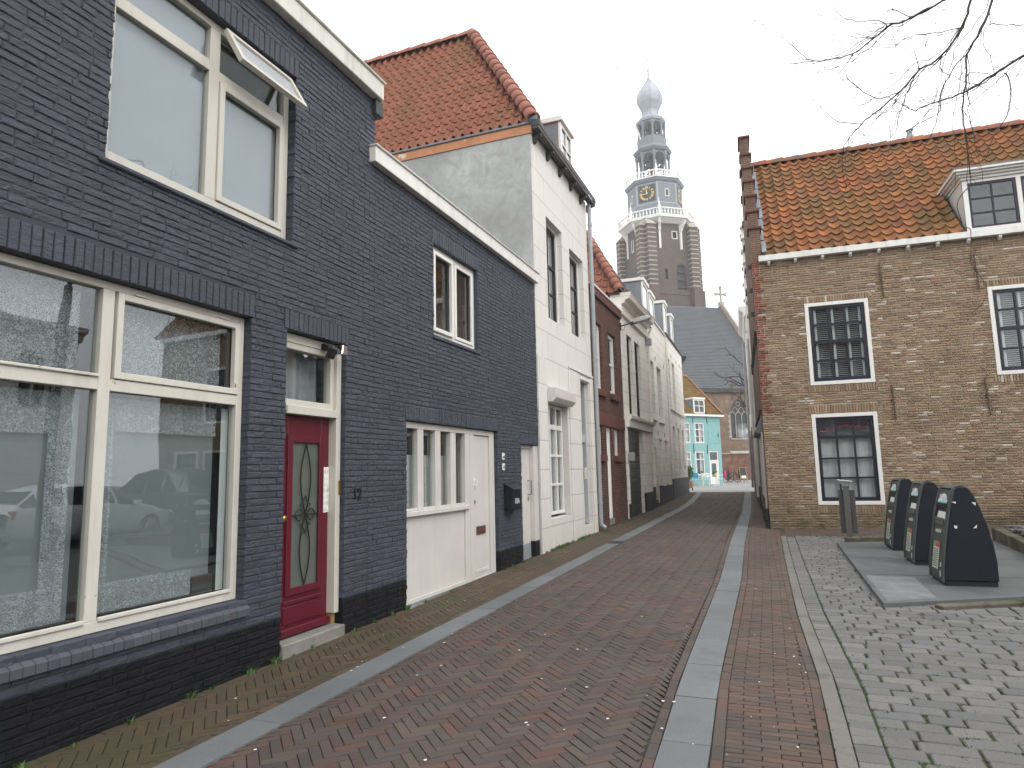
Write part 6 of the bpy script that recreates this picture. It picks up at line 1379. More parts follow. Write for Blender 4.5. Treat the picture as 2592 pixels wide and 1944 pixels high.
# blind arch and lancets on the left face
mb = MB()
for s in (-1, 1):
    mb.box(-a_ - .03, -a_ - .002, s * .9 - .28, s * .9 + .28, 33.0, 36.2)
mb.box(-a_ - .03, -a_ - .002, -.25, .25, 39.3, 41.2); mb.build('lancet', m_dark, body)
mb = MB()
for x0, x1, z0, z1 in ((.3, 1.3, 40.3, 40.45), (.3, 1.3, 41.55, 41.7), (1.2, 1.35, 40.3, 41.7), (.27, .42, 40.3, 41.7)): mb.box(x0, x1, -a_ - .04, -a_ + .1, z0, z1)
mb.build('window_surround', m_offwhite, body); mb = MB()
for y0, y1, z0, z1 in ((-.4, .4, 39.1, 39.3), (-.4, -.25, 39.3, 41.3), (.25, .4, 39.3, 41.3)): mb.box(-a_ - .06, -a_ - .001, y0, y1, z0, z1)
mb.build('window_surround', m_offwhite, body)
for cx, cy in ((-1, -1), (1, -1), (-1, 1), (1, 1)):
    bt = MB(); st = MB(); tp = MB()
    for axis in (0, 1):
        for (w0, out, zb, zt_) in ((.35, 1.35, 0, 31.5), (.35, 1.0, 31.5, 42.3)):
            lo, hi = a_ - 1.5, a_ - .03
            if axis == 0: bx = sorted((cx * lo, cx * hi)); by = sorted((cy * (a_ + .002), cy * (a_ + out)))
            else: bx = sorted((cx * (a_ + .002), cx * (a_ + out))); by = sorted((cy * lo, cy * hi))
            bt.box(bx[0], bx[1], by[0], by[1], zb, zt_)
            if zb > 0:
                for k in range(13):
                    zz = 31.9 + k * .80; st.box(bx[0] - .02, bx[1] + .02, by[0] - .02, by[1] + .02, zz, zz + .20)
                tp.add([(bx[0] - .1, by[0] - .1, zt_), (bx[1] + .1, by[0] - .1, zt_), (bx[1] + .1, by[1] + .1, zt_), (bx[0] - .1, by[1] + .1, zt_)] + ([(bx[0], cy * a_, zt_ + 1.2), (bx[1], cy * a_, zt_ + 1.2)] if axis == 0 else [(cx * a_, by[0], zt_ + 1.2), (cx * a_, by[1], zt_ + 1.2)]),
                       ((0, 1, 2, 3), (0, 1, 5, 4), (3, 2, 5, 4), (0, 3, 4), (1, 2, 5)) if axis == 0 else ((0, 1, 2, 3), (0, 3, 5, 4), (1, 2, 5, 4), (0, 1, 4), (3, 2, 5)))
    bb = bt.build('buttress', m_tw, T); st.build('stone_bands', m_sand, bb); tp.build('buttress_cap', m_sand, bb)
O8 = math.pi / 8
def face(k, ap):
    an = -math.pi / 2 + k * math.pi / 4; n = Vector((math.cos(an), math.sin(an), 0)); s = Vector((-n.y, n.x, 0))
    return lambda u, o, zz: n * (ap + o) + s * u + Vector((0, 0, zz))
def balcony(Rv, zf, h, zc, name, brk):
    ap = Rv * math.cos(O8); hw = Rv * math.sin(O8)
    mb = MB(); mb.lathe([(Rv - 1.1, zc), (Rv - .15, zf - .35), (Rv + .15, zf - .30), (Rv + .22, zf), (Rv - 1.4, zf + .02)], 8, rot=O8); b = mb.build(name, m_white, T)
    mb = MB(); bal = MB()
    for k in range(8):
        f = face(k, ap)
        for z0, z1, o in ((zf + .08, zf + .22, .1), (zf + h - .16, zf + h, .13)):
            P = [f(-hw, -o, z0), f(hw, -o, z0), f(hw, o, z0), f(-hw, o, z0), f(-hw, -o, z1), f(hw, -o, z1), f(hw, o, z1), f(-hw, o, z1)]
            mb.add(P, ((0, 1, 2, 3), (4, 5, 6, 7), (0, 1, 5, 4), (1, 2, 6, 5), (2, 3, 7, 6), (3, 0, 4, 7)))
        n = max(3, int(2 * hw / .62))
        for i in range(n):
            u = -hw + 2 * hw * (i + .75) / (n + .5); c = f(u, 0, 0); zz = zf + .22; H_ = h - .38
            bal.lathe([(.10, zz), (.07, zz + .1), (.16, zz + H_ * .35), (.07, zz + H_ * .7), (.09, zz + H_)], 7, (c.x, c.y), cap=False)
        pst = MB(); c = f(hw, 0, 0); pst.lathe([(.24, zf), (.24, zf + h + .08), (.30, zf + h + .1), (.30, zf + h + .2), (.12, zf + h + .3)], 6, (c.x, c.y))
        pst.lathe([(.10, zf + h + .3), (.19, zf + h + .62), (.05, zf + h + .95), (.03, zf + h + 1.7)], 6, (c.x, c.y))
        if brk:
            for kk in range(1):
                q = f(hw, 0, 0).normalized()
                qq = Vector((-q.y, q.x, 0)) * .22
                prof_ = [(Rv - .3, zf - .4), (Rv - .5, zf - 1.0), (Rv - 1.0, zf - 1.7), (Rv - 1.15, zf - 2.2), (Rv - 1.55, zf - 2.2), (Rv - 1.6, zf - .4)]
                pst.prism(prof_, lambda p, t: q * p[0] + qq * t + Vector((0, 0, p[1])), -1, 1)
                pst.prism([(Rv - 1.25, zf - 2.2), (Rv - 1.25, zf - 5.4), (Rv - 1.6, zf - 5.4), (Rv - 1.6, zf - 2.2)], lambda p, t: q * p[0] + qq * t * .8 + Vector((0, 0, p[1])), -1, 1)
        pst.build('post', m_white, b)
    mb.build('railing', m_white, b); bal.build('balusters', m_white, b)
balcony(6.55, 43.9, 1.35, 42.9, 'lower_balcony', True)
mb = MB(); mb.lathe([(5.2, 43.9), (4.95, 45.6), (4.75, 46.8), (4.72, 50.5), (5.05, 50.8), (5.25, 51.3), (4.0, 51.35)], 8, rot=O8); cs_ = mb.build('clock_stage', m_towergrey, T)
mb = MB()
for k in range(8):
    f = face(k, 4.72 * math.cos(O8)); hw = 4.72 * math.sin(O8)
    for u0, u1, z0, z1 in ((-hw, -hw + .14, 46.8, 50.5), (hw - .14, hw, 46.8, 50.5), (-hw + .14, hw - .14, 46.8, 46.95), (-hw + .14, hw - .14, 50.35, 50.5)):
        mb.add([f(u0, .06, z0), f(u1, .06, z0), f(u1, .06, z1), f(u0, .06, z1), f(u0, -.01, z0), f(u1, -.01, z0), f(u1, -.01, z1), f(u0, -.01, z1)], ((0, 1, 2, 3), (4, 5, 1, 0), (5, 6, 2, 1), (6, 7, 3, 2), (7, 4, 0, 3)))
mb.build('stage_mouldings', mk('pale_grey_trim', (.33, .36, .39, 1), .6, .1), cs_)
ROM = ['XII', 'I', 'II', 'III', 'IIII', 'V', 'VI', 'VII', 'VIII', 'IX', 'X', 'XI']
for k in (-1, 1, 3, 5):
    f = face(k, 4.72 * math.cos(O8)); mb = MB(); s = 1.42; zc = 48.7
    mb.add([f(-s, .1, zc - s), f(s, .1, zc - s), f(s, .1, zc + s), f(-s, .1, zc + s), f(-s, 0, zc - s), f(s, 0, zc - s), f(s, 0, zc + s), f(-s, 0, zc + s)], ((0, 1, 2, 3), (4, 5, 1, 0), (5, 6, 2, 1), (6, 7, 3, 2), (7, 4, 0, 3))); ck = mb.build('clock_face', m_clockblk, T)
    gm = MB()
    def stroke(cu, cz, an, x0, r0, x1, r1, w=.045):
        c, sn = math.cos(an), math.sin(an)
        pt = lambda x, r: (cu + x * c + r * sn, cz - x * sn + r * c)
        (a, b), (d, e) = pt(x0, r0), pt(x1, r1); L = math.hypot(d - a, e - b); nx, nz = -(e - b) / L * w, (d - a) / L * w
        gm.add([f(a + nx, .125, b + nz), f(d + nx, .125, e + nz), f(d - nx, .125, e - nz), f(a - nx, .125, b - nz)], ((0, 1, 2, 3),))
    for i, r in enumerate(ROM):
        an = i * math.pi / 6; wd = {'I': .15, 'V': .24, 'X': .24}; tot = sum(wd[q] for q in r); x = -tot / 2
        for q in r:
            m = x + wd[q] / 2
            if q == 'I': stroke(0, zc, an, m, .85, m, 1.27)
            elif q == 'V': stroke(0, zc, an, m - .08, 1.27, m, .85); stroke(0, zc, an, m + .08, 1.27, m, .85, .03)
            else: stroke(0, zc, an, m - .09, .85, m + .09, 1.27); stroke(0, zc, an, m + .09, .85, m - .09, 1.27, .03)
            x += wd[q]
    stroke(0, zc, rad(-95), 0, -.2, 0, 1.22, .05); stroke(0, zc, rad(-8), 0, -.15, 0, .72, .08)
    gm.build('gilt_numerals_and_hands', m_gold, ck)
for k in (0, 2, 4, 6):
    f = face(k, 4.72 * math.cos(O8)); mb = MB()
    for u0, u1, z0, z1 in ((-.4, .4, 49.2, 49.34), (-.4, .4, 47.95, 48.09), (-.4, -.27, 48.09, 49.2), (.27, .4, 48.09, 49.2)): mb.add([f(u0, .12, z0), f(u1, .12, z0), f(u1, .12, z1), f(u0, .12, z1), f(u0, 0, z0), f(u1, 0, z0), f(u1, 0, z1), f(u0, 0, z1)], ((0, 1, 2, 3), (4, 5, 1, 0), (5, 6, 2, 1), (6, 7, 3, 2), (7, 4, 0, 3)))
    w = mb.build('stage_window', m_offwhite, T); mb = MB(); mb.add([f(-.27, .02, 48.09), f(.27, .02, 48.09), f(.27, .02, 49.2), f(-.27, .02, 49.2)], ((0, 1, 2, 3),)); mb.build('pane', m_clockblk, w)
balcony(4.85, 51.4, 1.35, 50.9, 'upper_balcony', False)
def lantern(Rv, z0, z1, name):
    ap = Rv * math.cos(O8); hw = Rv * math.sin(O8); mb = MB()
    for k in range(8):
        f = face(k, ap); c = f(hw, 0, 0); mb.lathe([(.30, z0), (.30, z0 + .5), (.2, z0 + .6), (.2, z1 - 1.2), (.34, z1 - .5), (.34, z1)], 8, (c.x * .95, c.y * .95))
        N = 8; top = [(-hw, z1), (hw, z1)]; arc = [(hw * .74 * math.cos(t), z1 - .95 + .75 * math.sin(t)) for t in [math.pi * i / N for i in range(N + 1)]]
        for s in (-1, 1):
            pts = [(s * hw, z1 - 1.4), (s * hw, z1), (0, z1), (0, z1 - .2)] + [(s * abs(x), zz) for x, zz in reversed(arc[:N // 2])]
            mb.prism(pts, lambda p, t: f(p[0], t, p[1]), -.25, -.05)
        P = [f(-hw, -.3, z0), f(hw, -.3, z0), f(hw, -.02, z0), f(-hw, -.02, z0), f(-hw, -.3, z0 + .45), f(hw, -.3, z0 + .45), f(hw, -.02, z0 + .45), f(-hw, -.02, z0 + .45)]
        mb.add(P, ((0, 1, 2, 3), (4, 5, 6, 7), (0, 1, 5, 4), (1, 2, 6, 5), (2, 3, 7, 6), (3, 0, 4, 7)))
    o = mb.build(name, m_towergrey, T)
    mb = MB()
    for k in range(7):
        an = k * 1.05 + .4; r = Rv * .5 if k else 0; zb = z1 - 2.2 - .35 * (k % 2); mb.lathe([(.52, zb), (.40, zb + .25), (.30, zb + .7), (.1, zb + .85), (.04, zb + 1.5)], 10, (r * math.cos(an), r * math.sin(an)))
    for zz in (z1 - 1.1, z0 + 1.5): mb.box(-Rv * .8, Rv * .8, -.12, .12, zz, zz + .2); mb.box(-.12, .12, -Rv * .8, Rv * .8, zz + .01, zz + .21)
    mb.lathe([(.55, z0), (.55, z1)], 8); mb.build('bells', m_gutterdk, o)
lantern(2.95, 52.2, 57.2, 'lower_lantern')
mb = MB(); mb.lathe([(2.6, 57.2), (3.2, 57.35), (3.45, 57.75), (3.4, 58.0), (2.75, 58.4), (2.6, 58.7), (2.6, 60.0), (2.3, 60.2), (1.2, 60.25)], 8, rot=O8); mb.build('lantern_parapet', m_towergrey, T)
lantern(2.4, 59.9, 63.2, 'upper_lantern')
mb = MB(); mb.lathe([(2.2, 63.2), (2.6, 63.35), (2.72, 63.75), (2.2, 64.0), (1.75, 64.3), (1.52, 64.7), (1.38, 65.3), (1.42, 65.8), (1.75, 66.5), (2.15, 67.3), (2.3, 68.1), (2.2, 68.9), (1.8, 69.8), (1.25, 70.6), (.75, 71.2), (.42, 71.9), (.2, 72.6), (.12, 73.8)], 8, rot=O8); on = mb.build('onion_dome', m_towerlead, T)
mb = MB()
for k in range(8):
    an = O8 + k * math.pi / 4; pr = [(1.55, 64.7), (1.41, 65.3), (1.45, 65.8), (1.78, 66.5), (2.18, 67.3), (2.33, 68.1), (2.23, 68.9), (1.83, 69.8), (1.28, 70.6), (.78, 71.2), (.45, 71.9)]
    mb.tube([(r * math.cos(an), r * math.sin(an), zz) for r, zz in pr], .05, 4)
mb.build('dome_ribs', m_towerlead, on)
mb = MB(); mb.lathe([(.12, 73.6), (.28, 73.9), (.28, 74.1), (.08, 74.4), (.05, 78.0)], 8); mb.lathe([(.1, 75.9), (.2, 76.1), (.1, 76.3)], 8); mb.prism([(-.5, 77.4), (.35, 77.2), (.6, 77.7), (.3, 77.6), (.15, 78.2), (-.1, 77.8), (-.55, 78.0)], lambda p, t: (p[0], t, p[1]), -.04, .04); mb.build('weathercock', m_offwhite, on)  # pale colour stands in for the mist fading the weathercock
fp = thing('flagpole', 'slanting white flagpole fixed to the upper part of the church tower', 'flagpole', Fr(-17.75, 113, 0), (-1.9, 0, 60.4))
mb = MB(); mb.tube([(-1.75, 0, 60.4), (-2.9, 0, 64.3), (-4.2, 0, 69.5), (-5.2, 0, 74.3)], [.16, .14, .09, .05], 8); mb.build('pole', m_offwhite, fp); mb = MB(); mb.lathe([(.05, -.2), (.2, 0), (.05, .2)], 8, (-5.25, 0)); mb.v = [(p[0], p[1], p[2] + 74.5) for p in mb.v]; mb.build('finial', m_gold, fp)

# ================================================================== PLANTS, SMOKE
BR = {
'A': [(3.15, 9.0, 6.36), (2.96, 9.0, 6.32), (2.76, 9.0, 6.22), (2.61, 9.0, 6.14), (2.33, 9.0, 6.0), (2.1, 9.0, 5.97), (1.93, 9.0, 5.93), (1.79, 9.0, 5.91), (1.68, 9.0, 6.03)],
'B': [(2.51, 8.6, 7.29), (2.4, 8.6, 6.92), (2.29, 8.6, 6.61), (2.06, 8.6, 6.31), (1.82, 8.6, 6.19), (1.6, 8.6, 5.98), (1.35, 8.6, 5.79), (1.17, 8.6, 5.67), (1.03, 8.6, 5.53), (0.95, 8.6, 5.41), (0.9, 8.6, 5.25)],
'C': [(2.99, 9.4, 7.74), (2.85, 9.4, 7.34), (2.7, 9.4, 6.99), (2.52, 9.4, 6.71), (2.48, 9.4, 6.4), (2.4, 9.4, 5.99), (2.4, 9.4, 5.62), (2.41, 9.4, 5.31), (2.4, 9.4, 4.99)],
'D': [(2.26, 8.2, 6.85), (2.02, 8.2, 6.73), (1.7, 8.2, 6.63), (1.48, 8.2, 6.58), (1.33, 8.2, 6.48), (1.1, 8.2, 6.36), (0.84, 8.2, 6.35), (0.69, 8.2, 6.37), (0.54, 8.2, 6.51), (0.46, 8.2, 6.66)],
'E': [(1.48, 8.2, 6.58), (1.39, 8.2, 6.68), (1.21, 8.2, 6.73), (1.05, 8.2, 6.81), (0.96, 8.2, 6.95), (0.92, 8.2, 7.09)],
'F': [(1.6, 8.6, 5.98), (1.48, 8.6, 5.94), (1.33, 8.6, 5.96), (1.14, 8.6, 6.17), (1.06, 8.6, 6.32), (1.07, 8.6, 6.42), (1.24, 8.6, 6.57), (1.4, 8.6, 6.59)],
'G': [(1.17, 8.6, 5.67), (0.93, 8.6, 5.76), (0.77, 8.6, 5.95), (0.74, 8.6, 6.03)],
'H': [(2.75, 9.0, 6.15), (2.8, 9.0, 5.96), (2.75, 9.0, 5.69), (2.68, 9.0, 5.55), (2.55, 9.0, 5.34), (2.44, 9.0, 5.12), (2.19, 9.0, 5.11), (1.69, 9.0, 5.17)],
'I': [(2.48, 9.4, 6.4), (2.55, 9.4, 6.45), (2.73, 9.4, 6.36), (2.79, 9.4, 6.3)],
'J': [(2.4, 9.4, 4.99), (2.24, 9.4, 4.81), (2.26, 9.4, 4.5), (2.34, 9.4, 4.41), (2.31, 9.4, 4.04), (2.35, 9.4, 3.9), (2.42, 9.4, 3.75), (2.42, 9.4, 3.61), (2.35, 9.4, 3.48), (2.21, 9.4, 3.37)],
'K': [(1.33, 8.2, 6.48), (1.2, 8.2, 6.52), (1.07, 8.2, 6.57)], 'M': [(1.1, 8.2, 6.36), (1.02, 8.2, 6.24), (0.91, 8.2, 6.14)],
'N': [(2.06, 8.6, 6.31), (2.03, 8.6, 6.15), (2.1, 8.6, 6.07), (2.3, 8.6, 5.9)],
'O': [(2.31, 8.6, 6.6), (2.0, 8.6, 6.61), (1.76, 8.6, 6.63), (1.58, 8.6, 6.56), (1.36, 8.6, 6.57)],
'P': [(2.52, 9.4, 6.71), (2.37, 9.4, 6.56), (2.21, 9.4, 6.29), (2.14, 9.4, 6.0), (2.05, 9.4, 5.74), (1.89, 9.4, 5.5), (1.73, 9.4, 5.38)],
'Q': [(3.0, 9.0, 6.71), (2.84, 9.0, 6.74), (2.67, 9.0, 6.8), (2.59, 9.0, 6.66), (2.62, 9.0, 6.44), (2.71, 9.0, 6.35)],
'S': [(2.1, 9.0, 5.97), (2.05, 9.0, 5.82), (1.84, 9.0, 5.72)],
'T': [(1.82, 8.6, 6.19), (1.79, 8.6, 6.5)], 'T2': [(1.82, 8.6, 6.19), (1.69, 8.6, 6.0), (1.57, 8.6, 5.68), (1.49, 8.6, 5.46), (1.31, 8.6, 5.37), (1.18, 8.6, 5.44)],
'U': [(1.7, 8.2, 6.63), (1.53, 8.2, 6.78), (1.39, 8.2, 6.7)]}
RB = {'A': (.014, .003), 'B': (.012, .0028), 'C': (.013, .0045), 'D': (.010, .0025), 'H': (.006, .0025), 'P': (.006, .0025), 'J': (.0045, .0022)}
T = thing('bare_tree', 'bare leafless tree whose thin drooping twigs hang before the pantile roof', 'tree', WORLD, (4.9, 9.0, g(4.9, 9)))
mb = MB(); mb.tube([(4.9, 9, -.1), (4.88, 9, 1.5), (4.8, 9.0, 3.2), (4.7, 9.0, 4.6), (4.6, 9, 5.6)], [.17, .13, .115, .10, .085], 10); mb.build('trunk', m_bark, T)
mb = MB()
for q, r in (([(4.6, 9, 5.6), (4.2, 9, 6.1), (3.6, 9, 6.35), (3.15, 9.0, 6.36)], (.05, .014)), ([(4.6, 9, 5.5), (4.1, 8.8, 7.0), (3.2, 8.6, 7.9), (2.75, 8.6, 7.75), (2.51, 8.6, 7.29)], (.05, .012)), ([(4.6, 9, 5.6), (4.3, 9.3, 7.2), (3.6, 9.4, 8.3), (3.2, 9.4, 8.2), (2.99, 9.4, 7.74)], (.05, .013)), ([(3.6, 8.7, 7.5), (3.0, 8.3, 7.4), (2.5, 8.2, 7.05), (2.26, 8.2, 6.85)], (.03, .010)), ([(4.2, 9, 6.1), (3.5, 9.0, 6.75), (3.0, 9.0, 6.71)], (.02, .006))):
    mb.tube(q, [r[0] + (r[1] - r[0]) * i / (len(q) - 1) for i in range(len(q))], 7)
mb.build('limb', m_bark, T)
def smooth_pts(P, jit):
    out = []
    P = [Vector(p) for p in P]
    for i in range(len(P) - 1):
        p0, p1, p2, p3 = P[max(0, i - 1)], P[i], P[i + 1], P[min(len(P) - 1, i + 2)]
        for k in range(4):
            t = k / 4
            q = .5 * ((2 * p1) + (p2 - p0) * t + (2 * p0 - 5 * p1 + 4 * p2 - p3) * t * t + (3 * p1 - p0 - 3 * p2 + p3) * t ** 3)
            out.append(q + Vector((rnd.uniform(-jit, jit), rnd.uniform(-jit, jit) * 2, rnd.uniform(-jit, jit))))
    out.append(P[-1]); return out
mb = MB(); tw = MB()
def twig(mb, p, d, L, r, depth):
    pts = [Vector(p)]; d = Vector(d).normalized(); n = 9; bend = Vector((rnd.uniform(-.12, .12), rnd.uniform(-.1, .1), rnd.uniform(-.12, .16)))
    for i in range(n):
        d = (d + bend + Vector((rnd.uniform(-.12, .12), rnd.uniform(-.12, .12), rnd.uniform(-.14, .10)))).normalized(); pts.append(pts[-1] + d * L / n)
    mb.tube(pts, [r * (1 - .55 * i / n) for i in range(n + 1)], 4)
    if depth:
        for i in range(1, n):
            if rnd.random() < .25: twig(mb, pts[i], d + Vector((rnd.uniform(-.9, .9), rnd.uniform(-.6, .6), rnd.uniform(-.8, .5))), L * rnd.uniform(.35, .6), r * .7, depth - 1)
for k, P in BR.items():
    q = smooth_pts(P, .008); a, b = [1.3 * q_ for q_ in RB.get(k, (.0048, .0022))]; n = len(q) - 1
    mb.tube(q, [a + (b - a) * i / n for i in range(n + 1)], 5)
    big = k in 'ABCD'
    if k in 'JH': continue
    big = k in 'ABCD'
    for rep_ in range(3 if big else 1):
        if not big and rnd.random() < .4: continue
        st = rnd.randint(0, n // 3); off = Vector((rnd.uniform(-.5, .3), rnd.uniform(-.5, .5), rnd.uniform(-.35, .30)))
        p2 = [q[i] + off * ((i - st) / n) ** 1.2 + Vector((rnd.uniform(-.012, .012), 0, rnd.uniform(-.012, .012))) for i in range(st, n, 1)]
        if len(p2) > 3: tw.tube(p2, [(.0058 if big else .0038) * (1 - .62 * i / len(p2)) for i in range(len(p2))], 4)
    for i in range(2, n, 3):
        if rnd.random() < (.85 if big else .4):
            t = (q[i + 1] - q[i]).normalized() if i < n else Vector((0, 0, -1))
            twig(tw, q[i], t * 1.2 + Vector((rnd.uniform(-.8, .5), rnd.uniform(-.6, .6), rnd.uniform(-.7, .5))), rnd.uniform(.35, 1.0), .0042 if big else .0034, 1)
mb.build('branch', m_bark, T); tw.build('twigs', m_bark, T)
# a second bare tree past the end of the right hand row
T = thing('bare_tree', 'small bare tree reaching out before the slate church roof', 'tree', WORLD, (-1.15, 44.5, g(-1.15, 44.5)))
mb = MB(); mb.tube([(-1.15, 44.5, .3), (-1.1, 44.5, 3), (-1.0, 44.5, 5.6)], [.16, .13, .09], 8); mb.build('trunk', m_bark, T); mb = MB()
for P_ in ([(-1.0, 44.5, 5.5), (-1.5, 44.3, 7.0), (-1.75, 44.2, 7.9), (-2.43, 44.2, 8.64), (-2.87, 44.1, 9.3)], [(-1.02, 44.5, 5.2), (-1.45, 44.2, 6.2), (-1.7, 44.1, 6.8), (-2.12, 44, 7.28), (-3.19, 44, 7.3), (-3.6, 44, 7.6)], [(-1.7, 44.1, 6.8), (-2.2, 44, 6.75), (-2.7, 44, 7.05), (-3.0, 44, 6.8)]):
    q = smooth_pts(P_, .03); mb.tube(q, [.06 - .042 * i / (len(q) - 1) for i in range(len(q))], 5)
    for i in range(5, len(q), 2): twig(mb, q[i], Vector((rnd.uniform(-1, .1), 0, rnd.uniform(-.5, 1))), rnd.uniform(.4, 1.1), .014, 1)
for e, d in (((-1.0, 44.5, 5.4), (-.75, 0, .75)), ((-1.02, 44.5, 5.0), (-.9, .2, .55)), ((-1.0, 44.5, 5.6), (-.3, -.2, 1)), ((-1.0, 44.5, 5.6), (.4, .2, 1)), ((-1.05, 44.5, 4.6), (-1, -.1, .7))):
    twig(mb, e, d, 2.6, .05, 3)
mb.build('crown', m_bark, T)
# weeds along the walls and in the joints
wd = MB()
def tuft(x, y, z, n, h, sp):
    for i in range(n):
        a = rnd.random() * 6.28; r = rnd.random() * sp; p = Vector((x + r * math.cos(a), y + r * math.sin(a), z)); l = h * rnd.uniform(.4, 1); d = Vector((rnd.uniform(-.7, .7), rnd.uniform(-.7, .7), 1)).normalized()
        s = Vector((-math.sin(a), math.cos(a), 0)) * rnd.uniform(.002, .006); m = p + d * l * .6; e = p + d * l + Vector((d.x, d.y, -.3)) * l * .35
        wd.add([p - s, p + s, m + s * .9, m - s * .9, e], ((0, 1, 2, 3), (3, 2, 4)))
for y, n, h in ((2.75, 30, .05), (3.05, 12, .04), (3.45, 26, .06), (3.95, 40, .07), (4.15, 18, .05), (4.55, 36, .08), (4.85, 46, .09), (5.1, 16, .04), (5.35, 20, .06), (6.0, 20, .05), (6.4, 30, .06), (6.75, 34, .07), (7.05, 60, .10), (7.5, 16, .05), (8.2, 20, .05), (8.8, 10, .04), (10.1, 30, .06), (10.45, 40, .07), (10.9, 40, .07), (11.3, 20, .06), (12.1, 40, .06)):
    tuft(-4.20, y, g(0, y) + .003, n, h, .05)
for i in range(30):
    y = rnd.uniform(12.4, 15.1); tuft(-4.21 + rnd.uniform(0, .05), y, g(0, y) + .003, 24, .08, .07)
for i in range(14): y = rnd.uniform(16, 19.5); tuft(-4.1 + rnd.uniform(-.08, .12), y, g(0, y) + .003, 14, .05, .06)
for i in range(1500):
    y = 2.6 + 6.2 * rnd.random() ** 1.5; x = rnd.uniform(kl(y) + .3, 3.4)
    if inpoly(x, y, DKX): continue
    yy = .8 + .162 * round((y - .8) / .162) - .012
    tuft(x, yy if rnd.random() < .5 else y, g(x, y) - .006, rnd.randint(5, 18), .026, .03)
for i in range(70):
    y = rnd.uniform(3, 15); tuft(kl(y) + rnd.choice((-.002, .103)), y, g(0, y) + .003, 7, .022, .02)
tag(wd.build('weeds', m_weed), 'small green weeds and moss tufts along the wall feet and paving joints', 'weeds', kind='stuff')
sp = MB()
for i in range(150):
    y = rnd.uniform(2.8, 22) if rnd.random() < .8 else rnd.uniform(2.8, 8); x = rnd.uniform(-4.1, .1); r = rnd.uniform(.004, .013); n = 7; a0 = rnd.random()
    lift_ = .020 if (ls(y) - .01 < x < ls(y) + .28 or rs(y) - .01 < x < rs(y) + .3) else .0165
    sp.add([(x + r * rnd.uniform(.5, 1.2) * math.cos(a0 + k * 6.283 / n), y + 1.2 * r * rnd.uniform(.5, 1.2) * math.sin(a0 + k * 6.283 / n), g(x, y) + lift_) for k in range(n)], (tuple(range(n)),))
tag(sp.build('litter', m_speck), 'scattered white specks of droppings and litter on the paving', 'litter', kind='stuff')
# steam drifting in front of the church window
t = NT('steam'); pv = t.n('ShaderNodeVolumePrincipled'); pv.inputs['Color'].default_value = (.95, .95, .95, 1)
ln = t.n('ShaderNodeVectorMath', operation='LENGTH'); t.l(t.co, ln.inputs[0])
fall = t.rng(ln.outputs['Value'], .25, .95, 1, 0)
t.l(t.math('MULTIPLY', t.math('MULTIPLY', fall, t.rng(t.noise(2.4, 3, .6), .42, .7, 0, 1)), 2.2), pv.inputs['Density']); t.l(pv.outputs[0], t.out.inputs['Volume'])
mb = MB(); mb.lathe([(.05, -.99), (.5, -.86), (.86, -.5), (1, 0), (.86, .5), (.5, .86), (.05, .99)], 14); o = tag(mb.build('smoke', t.m), 'wisp of white steam drifting before the church window', 'steam', kind='stuff')
o.location = (-2.0, 45.2, 3.85); o.scale = (.85, .8, .62); o.rotation_euler = (0, .5, 0)

# ================================================================== AIR, LIGHT, CAMERA
HAZE = .0009
if HAZE:
    t = NT('mist'); pv = t.n('ShaderNodeVolumePrincipled'); pv.inputs['Color'].default_value = (.97, .98, 1., 1); pv.inputs['Density'].default_value = HAZE; pv.inputs['Anisotropy'].default_value = .15
    t.l(pv.outputs[0], t.out.inputs['Volume'])
    mb = MB(); mb.box(-170, 170, -70, 240, -2.2, 80.5); tag(mb.build('haze', t.m), 'pale winter mist over the whole street', 'haze', kind='stuff')

SUN_EL, SUN_AZ = rad(40), rad(122)         # azimuth clockwise from +Y
w = bpy.data.worlds.new('World'); sc.world = w; w.use_nodes = True; nt = w.node_tree; nt.nodes.clear()
out = nt.nodes.new('ShaderNodeOutputWorld'); bg = nt.nodes.new('ShaderNodeBackground'); sky = nt.nodes.new('ShaderNodeTexSky')
sky.sky_type = 'NISHITA'; sky.sun_disc = False; sky.sun_elevation = SUN_EL; sky.sun_rotation = SUN_AZ; sky.air_density = 1.2; sky.dust_density = 6; sky.ozone_density = 1
hs = nt.nodes.new('ShaderNodeHueSaturation'); hs.inputs['Saturation'].default_value = .12; nt.links.new(sky.outputs[0], hs.inputs['Color'])
mx = nt.nodes.new('ShaderNodeMix'); mx.data_type = 'RGBA'; mx.inputs[0].default_value = .82; nt.links.new(hs.outputs[0], mx.inputs[6]); mx.inputs[7].default_value = (12.0, 12.15, 12.4, 1)   # overcast: an even white cloud sheet
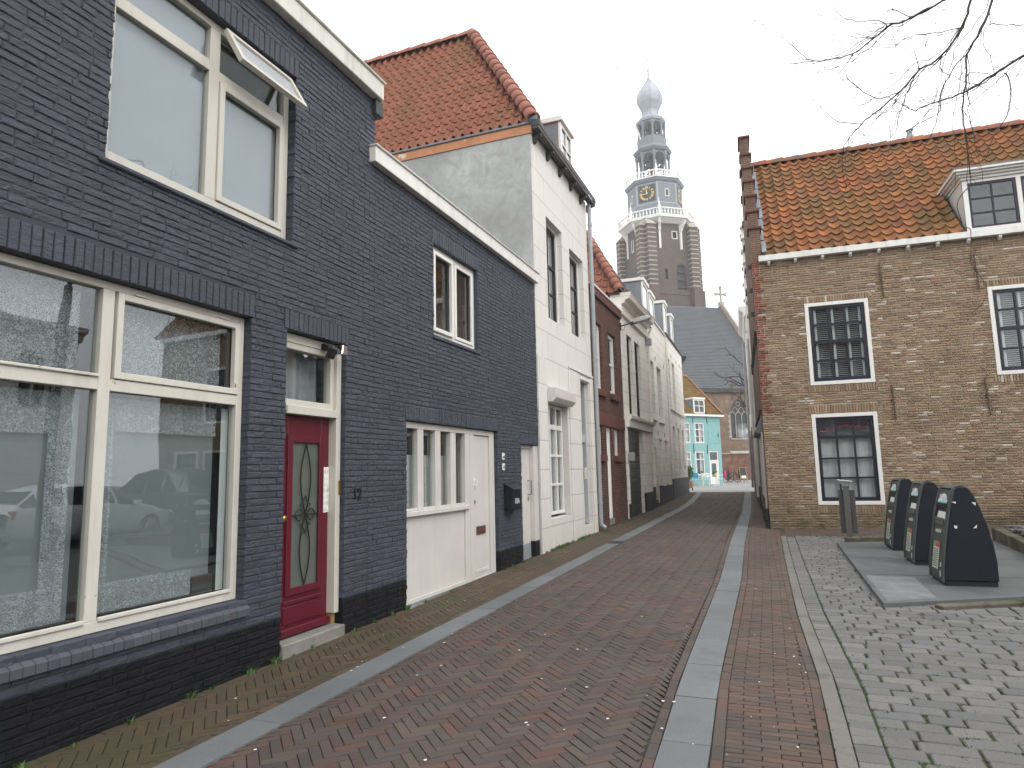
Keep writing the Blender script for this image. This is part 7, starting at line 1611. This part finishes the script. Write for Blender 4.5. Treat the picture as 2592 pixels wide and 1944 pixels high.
tcw = nt.nodes.new('ShaderNodeTexCoord'); spw = nt.nodes.new('ShaderNodeSeparateXYZ'); nt.links.new(tcw.outputs['Generated'], spw.inputs[0])   # overcast: brighter overhead than at the horizon
mr = nt.nodes.new('ShaderNodeMapRange'); nt.links.new(spw.outputs[2], mr.inputs[0]); mr.inputs[1].default_value = 0; mr.inputs[2].default_value = 1; mr.inputs[3].default_value = .86; mr.inputs[4].default_value = 1.25
ml = nt.nodes.new('ShaderNodeVectorMath'); ml.operation = 'SCALE'; nt.links.new(mx.outputs[2], ml.inputs[0]); nt.links.new(mr.outputs[0], ml.inputs['Scale']); nt.links.new(ml.outputs[0], bg.inputs[0]); bg.inputs[1].default_value = .15; nt.links.new(bg.outputs[0], out.inputs[0])
sl = bpy.data.lights.new('sun', 'SUN'); sl.energy = 1.1; sl.angle = rad(38); sl.color = (1, .97, .92); so = bpy.data.objects.new('sun', sl); col.objects.link(so)
d = Vector((math.sin(SUN_AZ) * math.cos(SUN_EL), math.cos(SUN_AZ) * math.cos(SUN_EL), math.sin(SUN_EL))); so.rotation_euler = d.to_track_quat('Z', 'Y').to_euler(); so.location = (20, -20, 40)

cam = bpy.data.cameras.new('camera'); co = bpy.data.objects.new('camera', cam); col.objects.link(co)
Rm = [[0.9277002, -0.0689452, -0.3669044], [0.3727061, 0.1144273, 0.9208673], [-0.0215055, -0.9910364, 0.1318505]]
co.matrix_world = Matrix([[r[0], -r[1], -r[2], q] for r, q in zip(Rm, (0, 0, 1.6))] + [[0, 0, 0, 1]])
cam.sensor_width = 36; cam.lens = 36 * 1690 / 2592; cam.clip_end = 2000; cam.clip_start = .05
sc.camera = co
vs = sc.view_settings; vs.view_transform = 'Standard'; vs.look = 'None'; vs.exposure = .12; vs.gamma = 1; vs.use_curve_mapping = False
sc.cycles.max_bounces = 10; sc.cycles.diffuse_bounces = 6; sc.cycles.glossy_bounces = 4; sc.cycles.transparent_max_bounces = 12; sc.cycles.transmission_bounces = 4; sc.cycles.volume_bounces = 1
sc.cycles.use_denoising = True; sc.cycles.caustics_reflective = False; sc.cycles.caustics_refractive = False
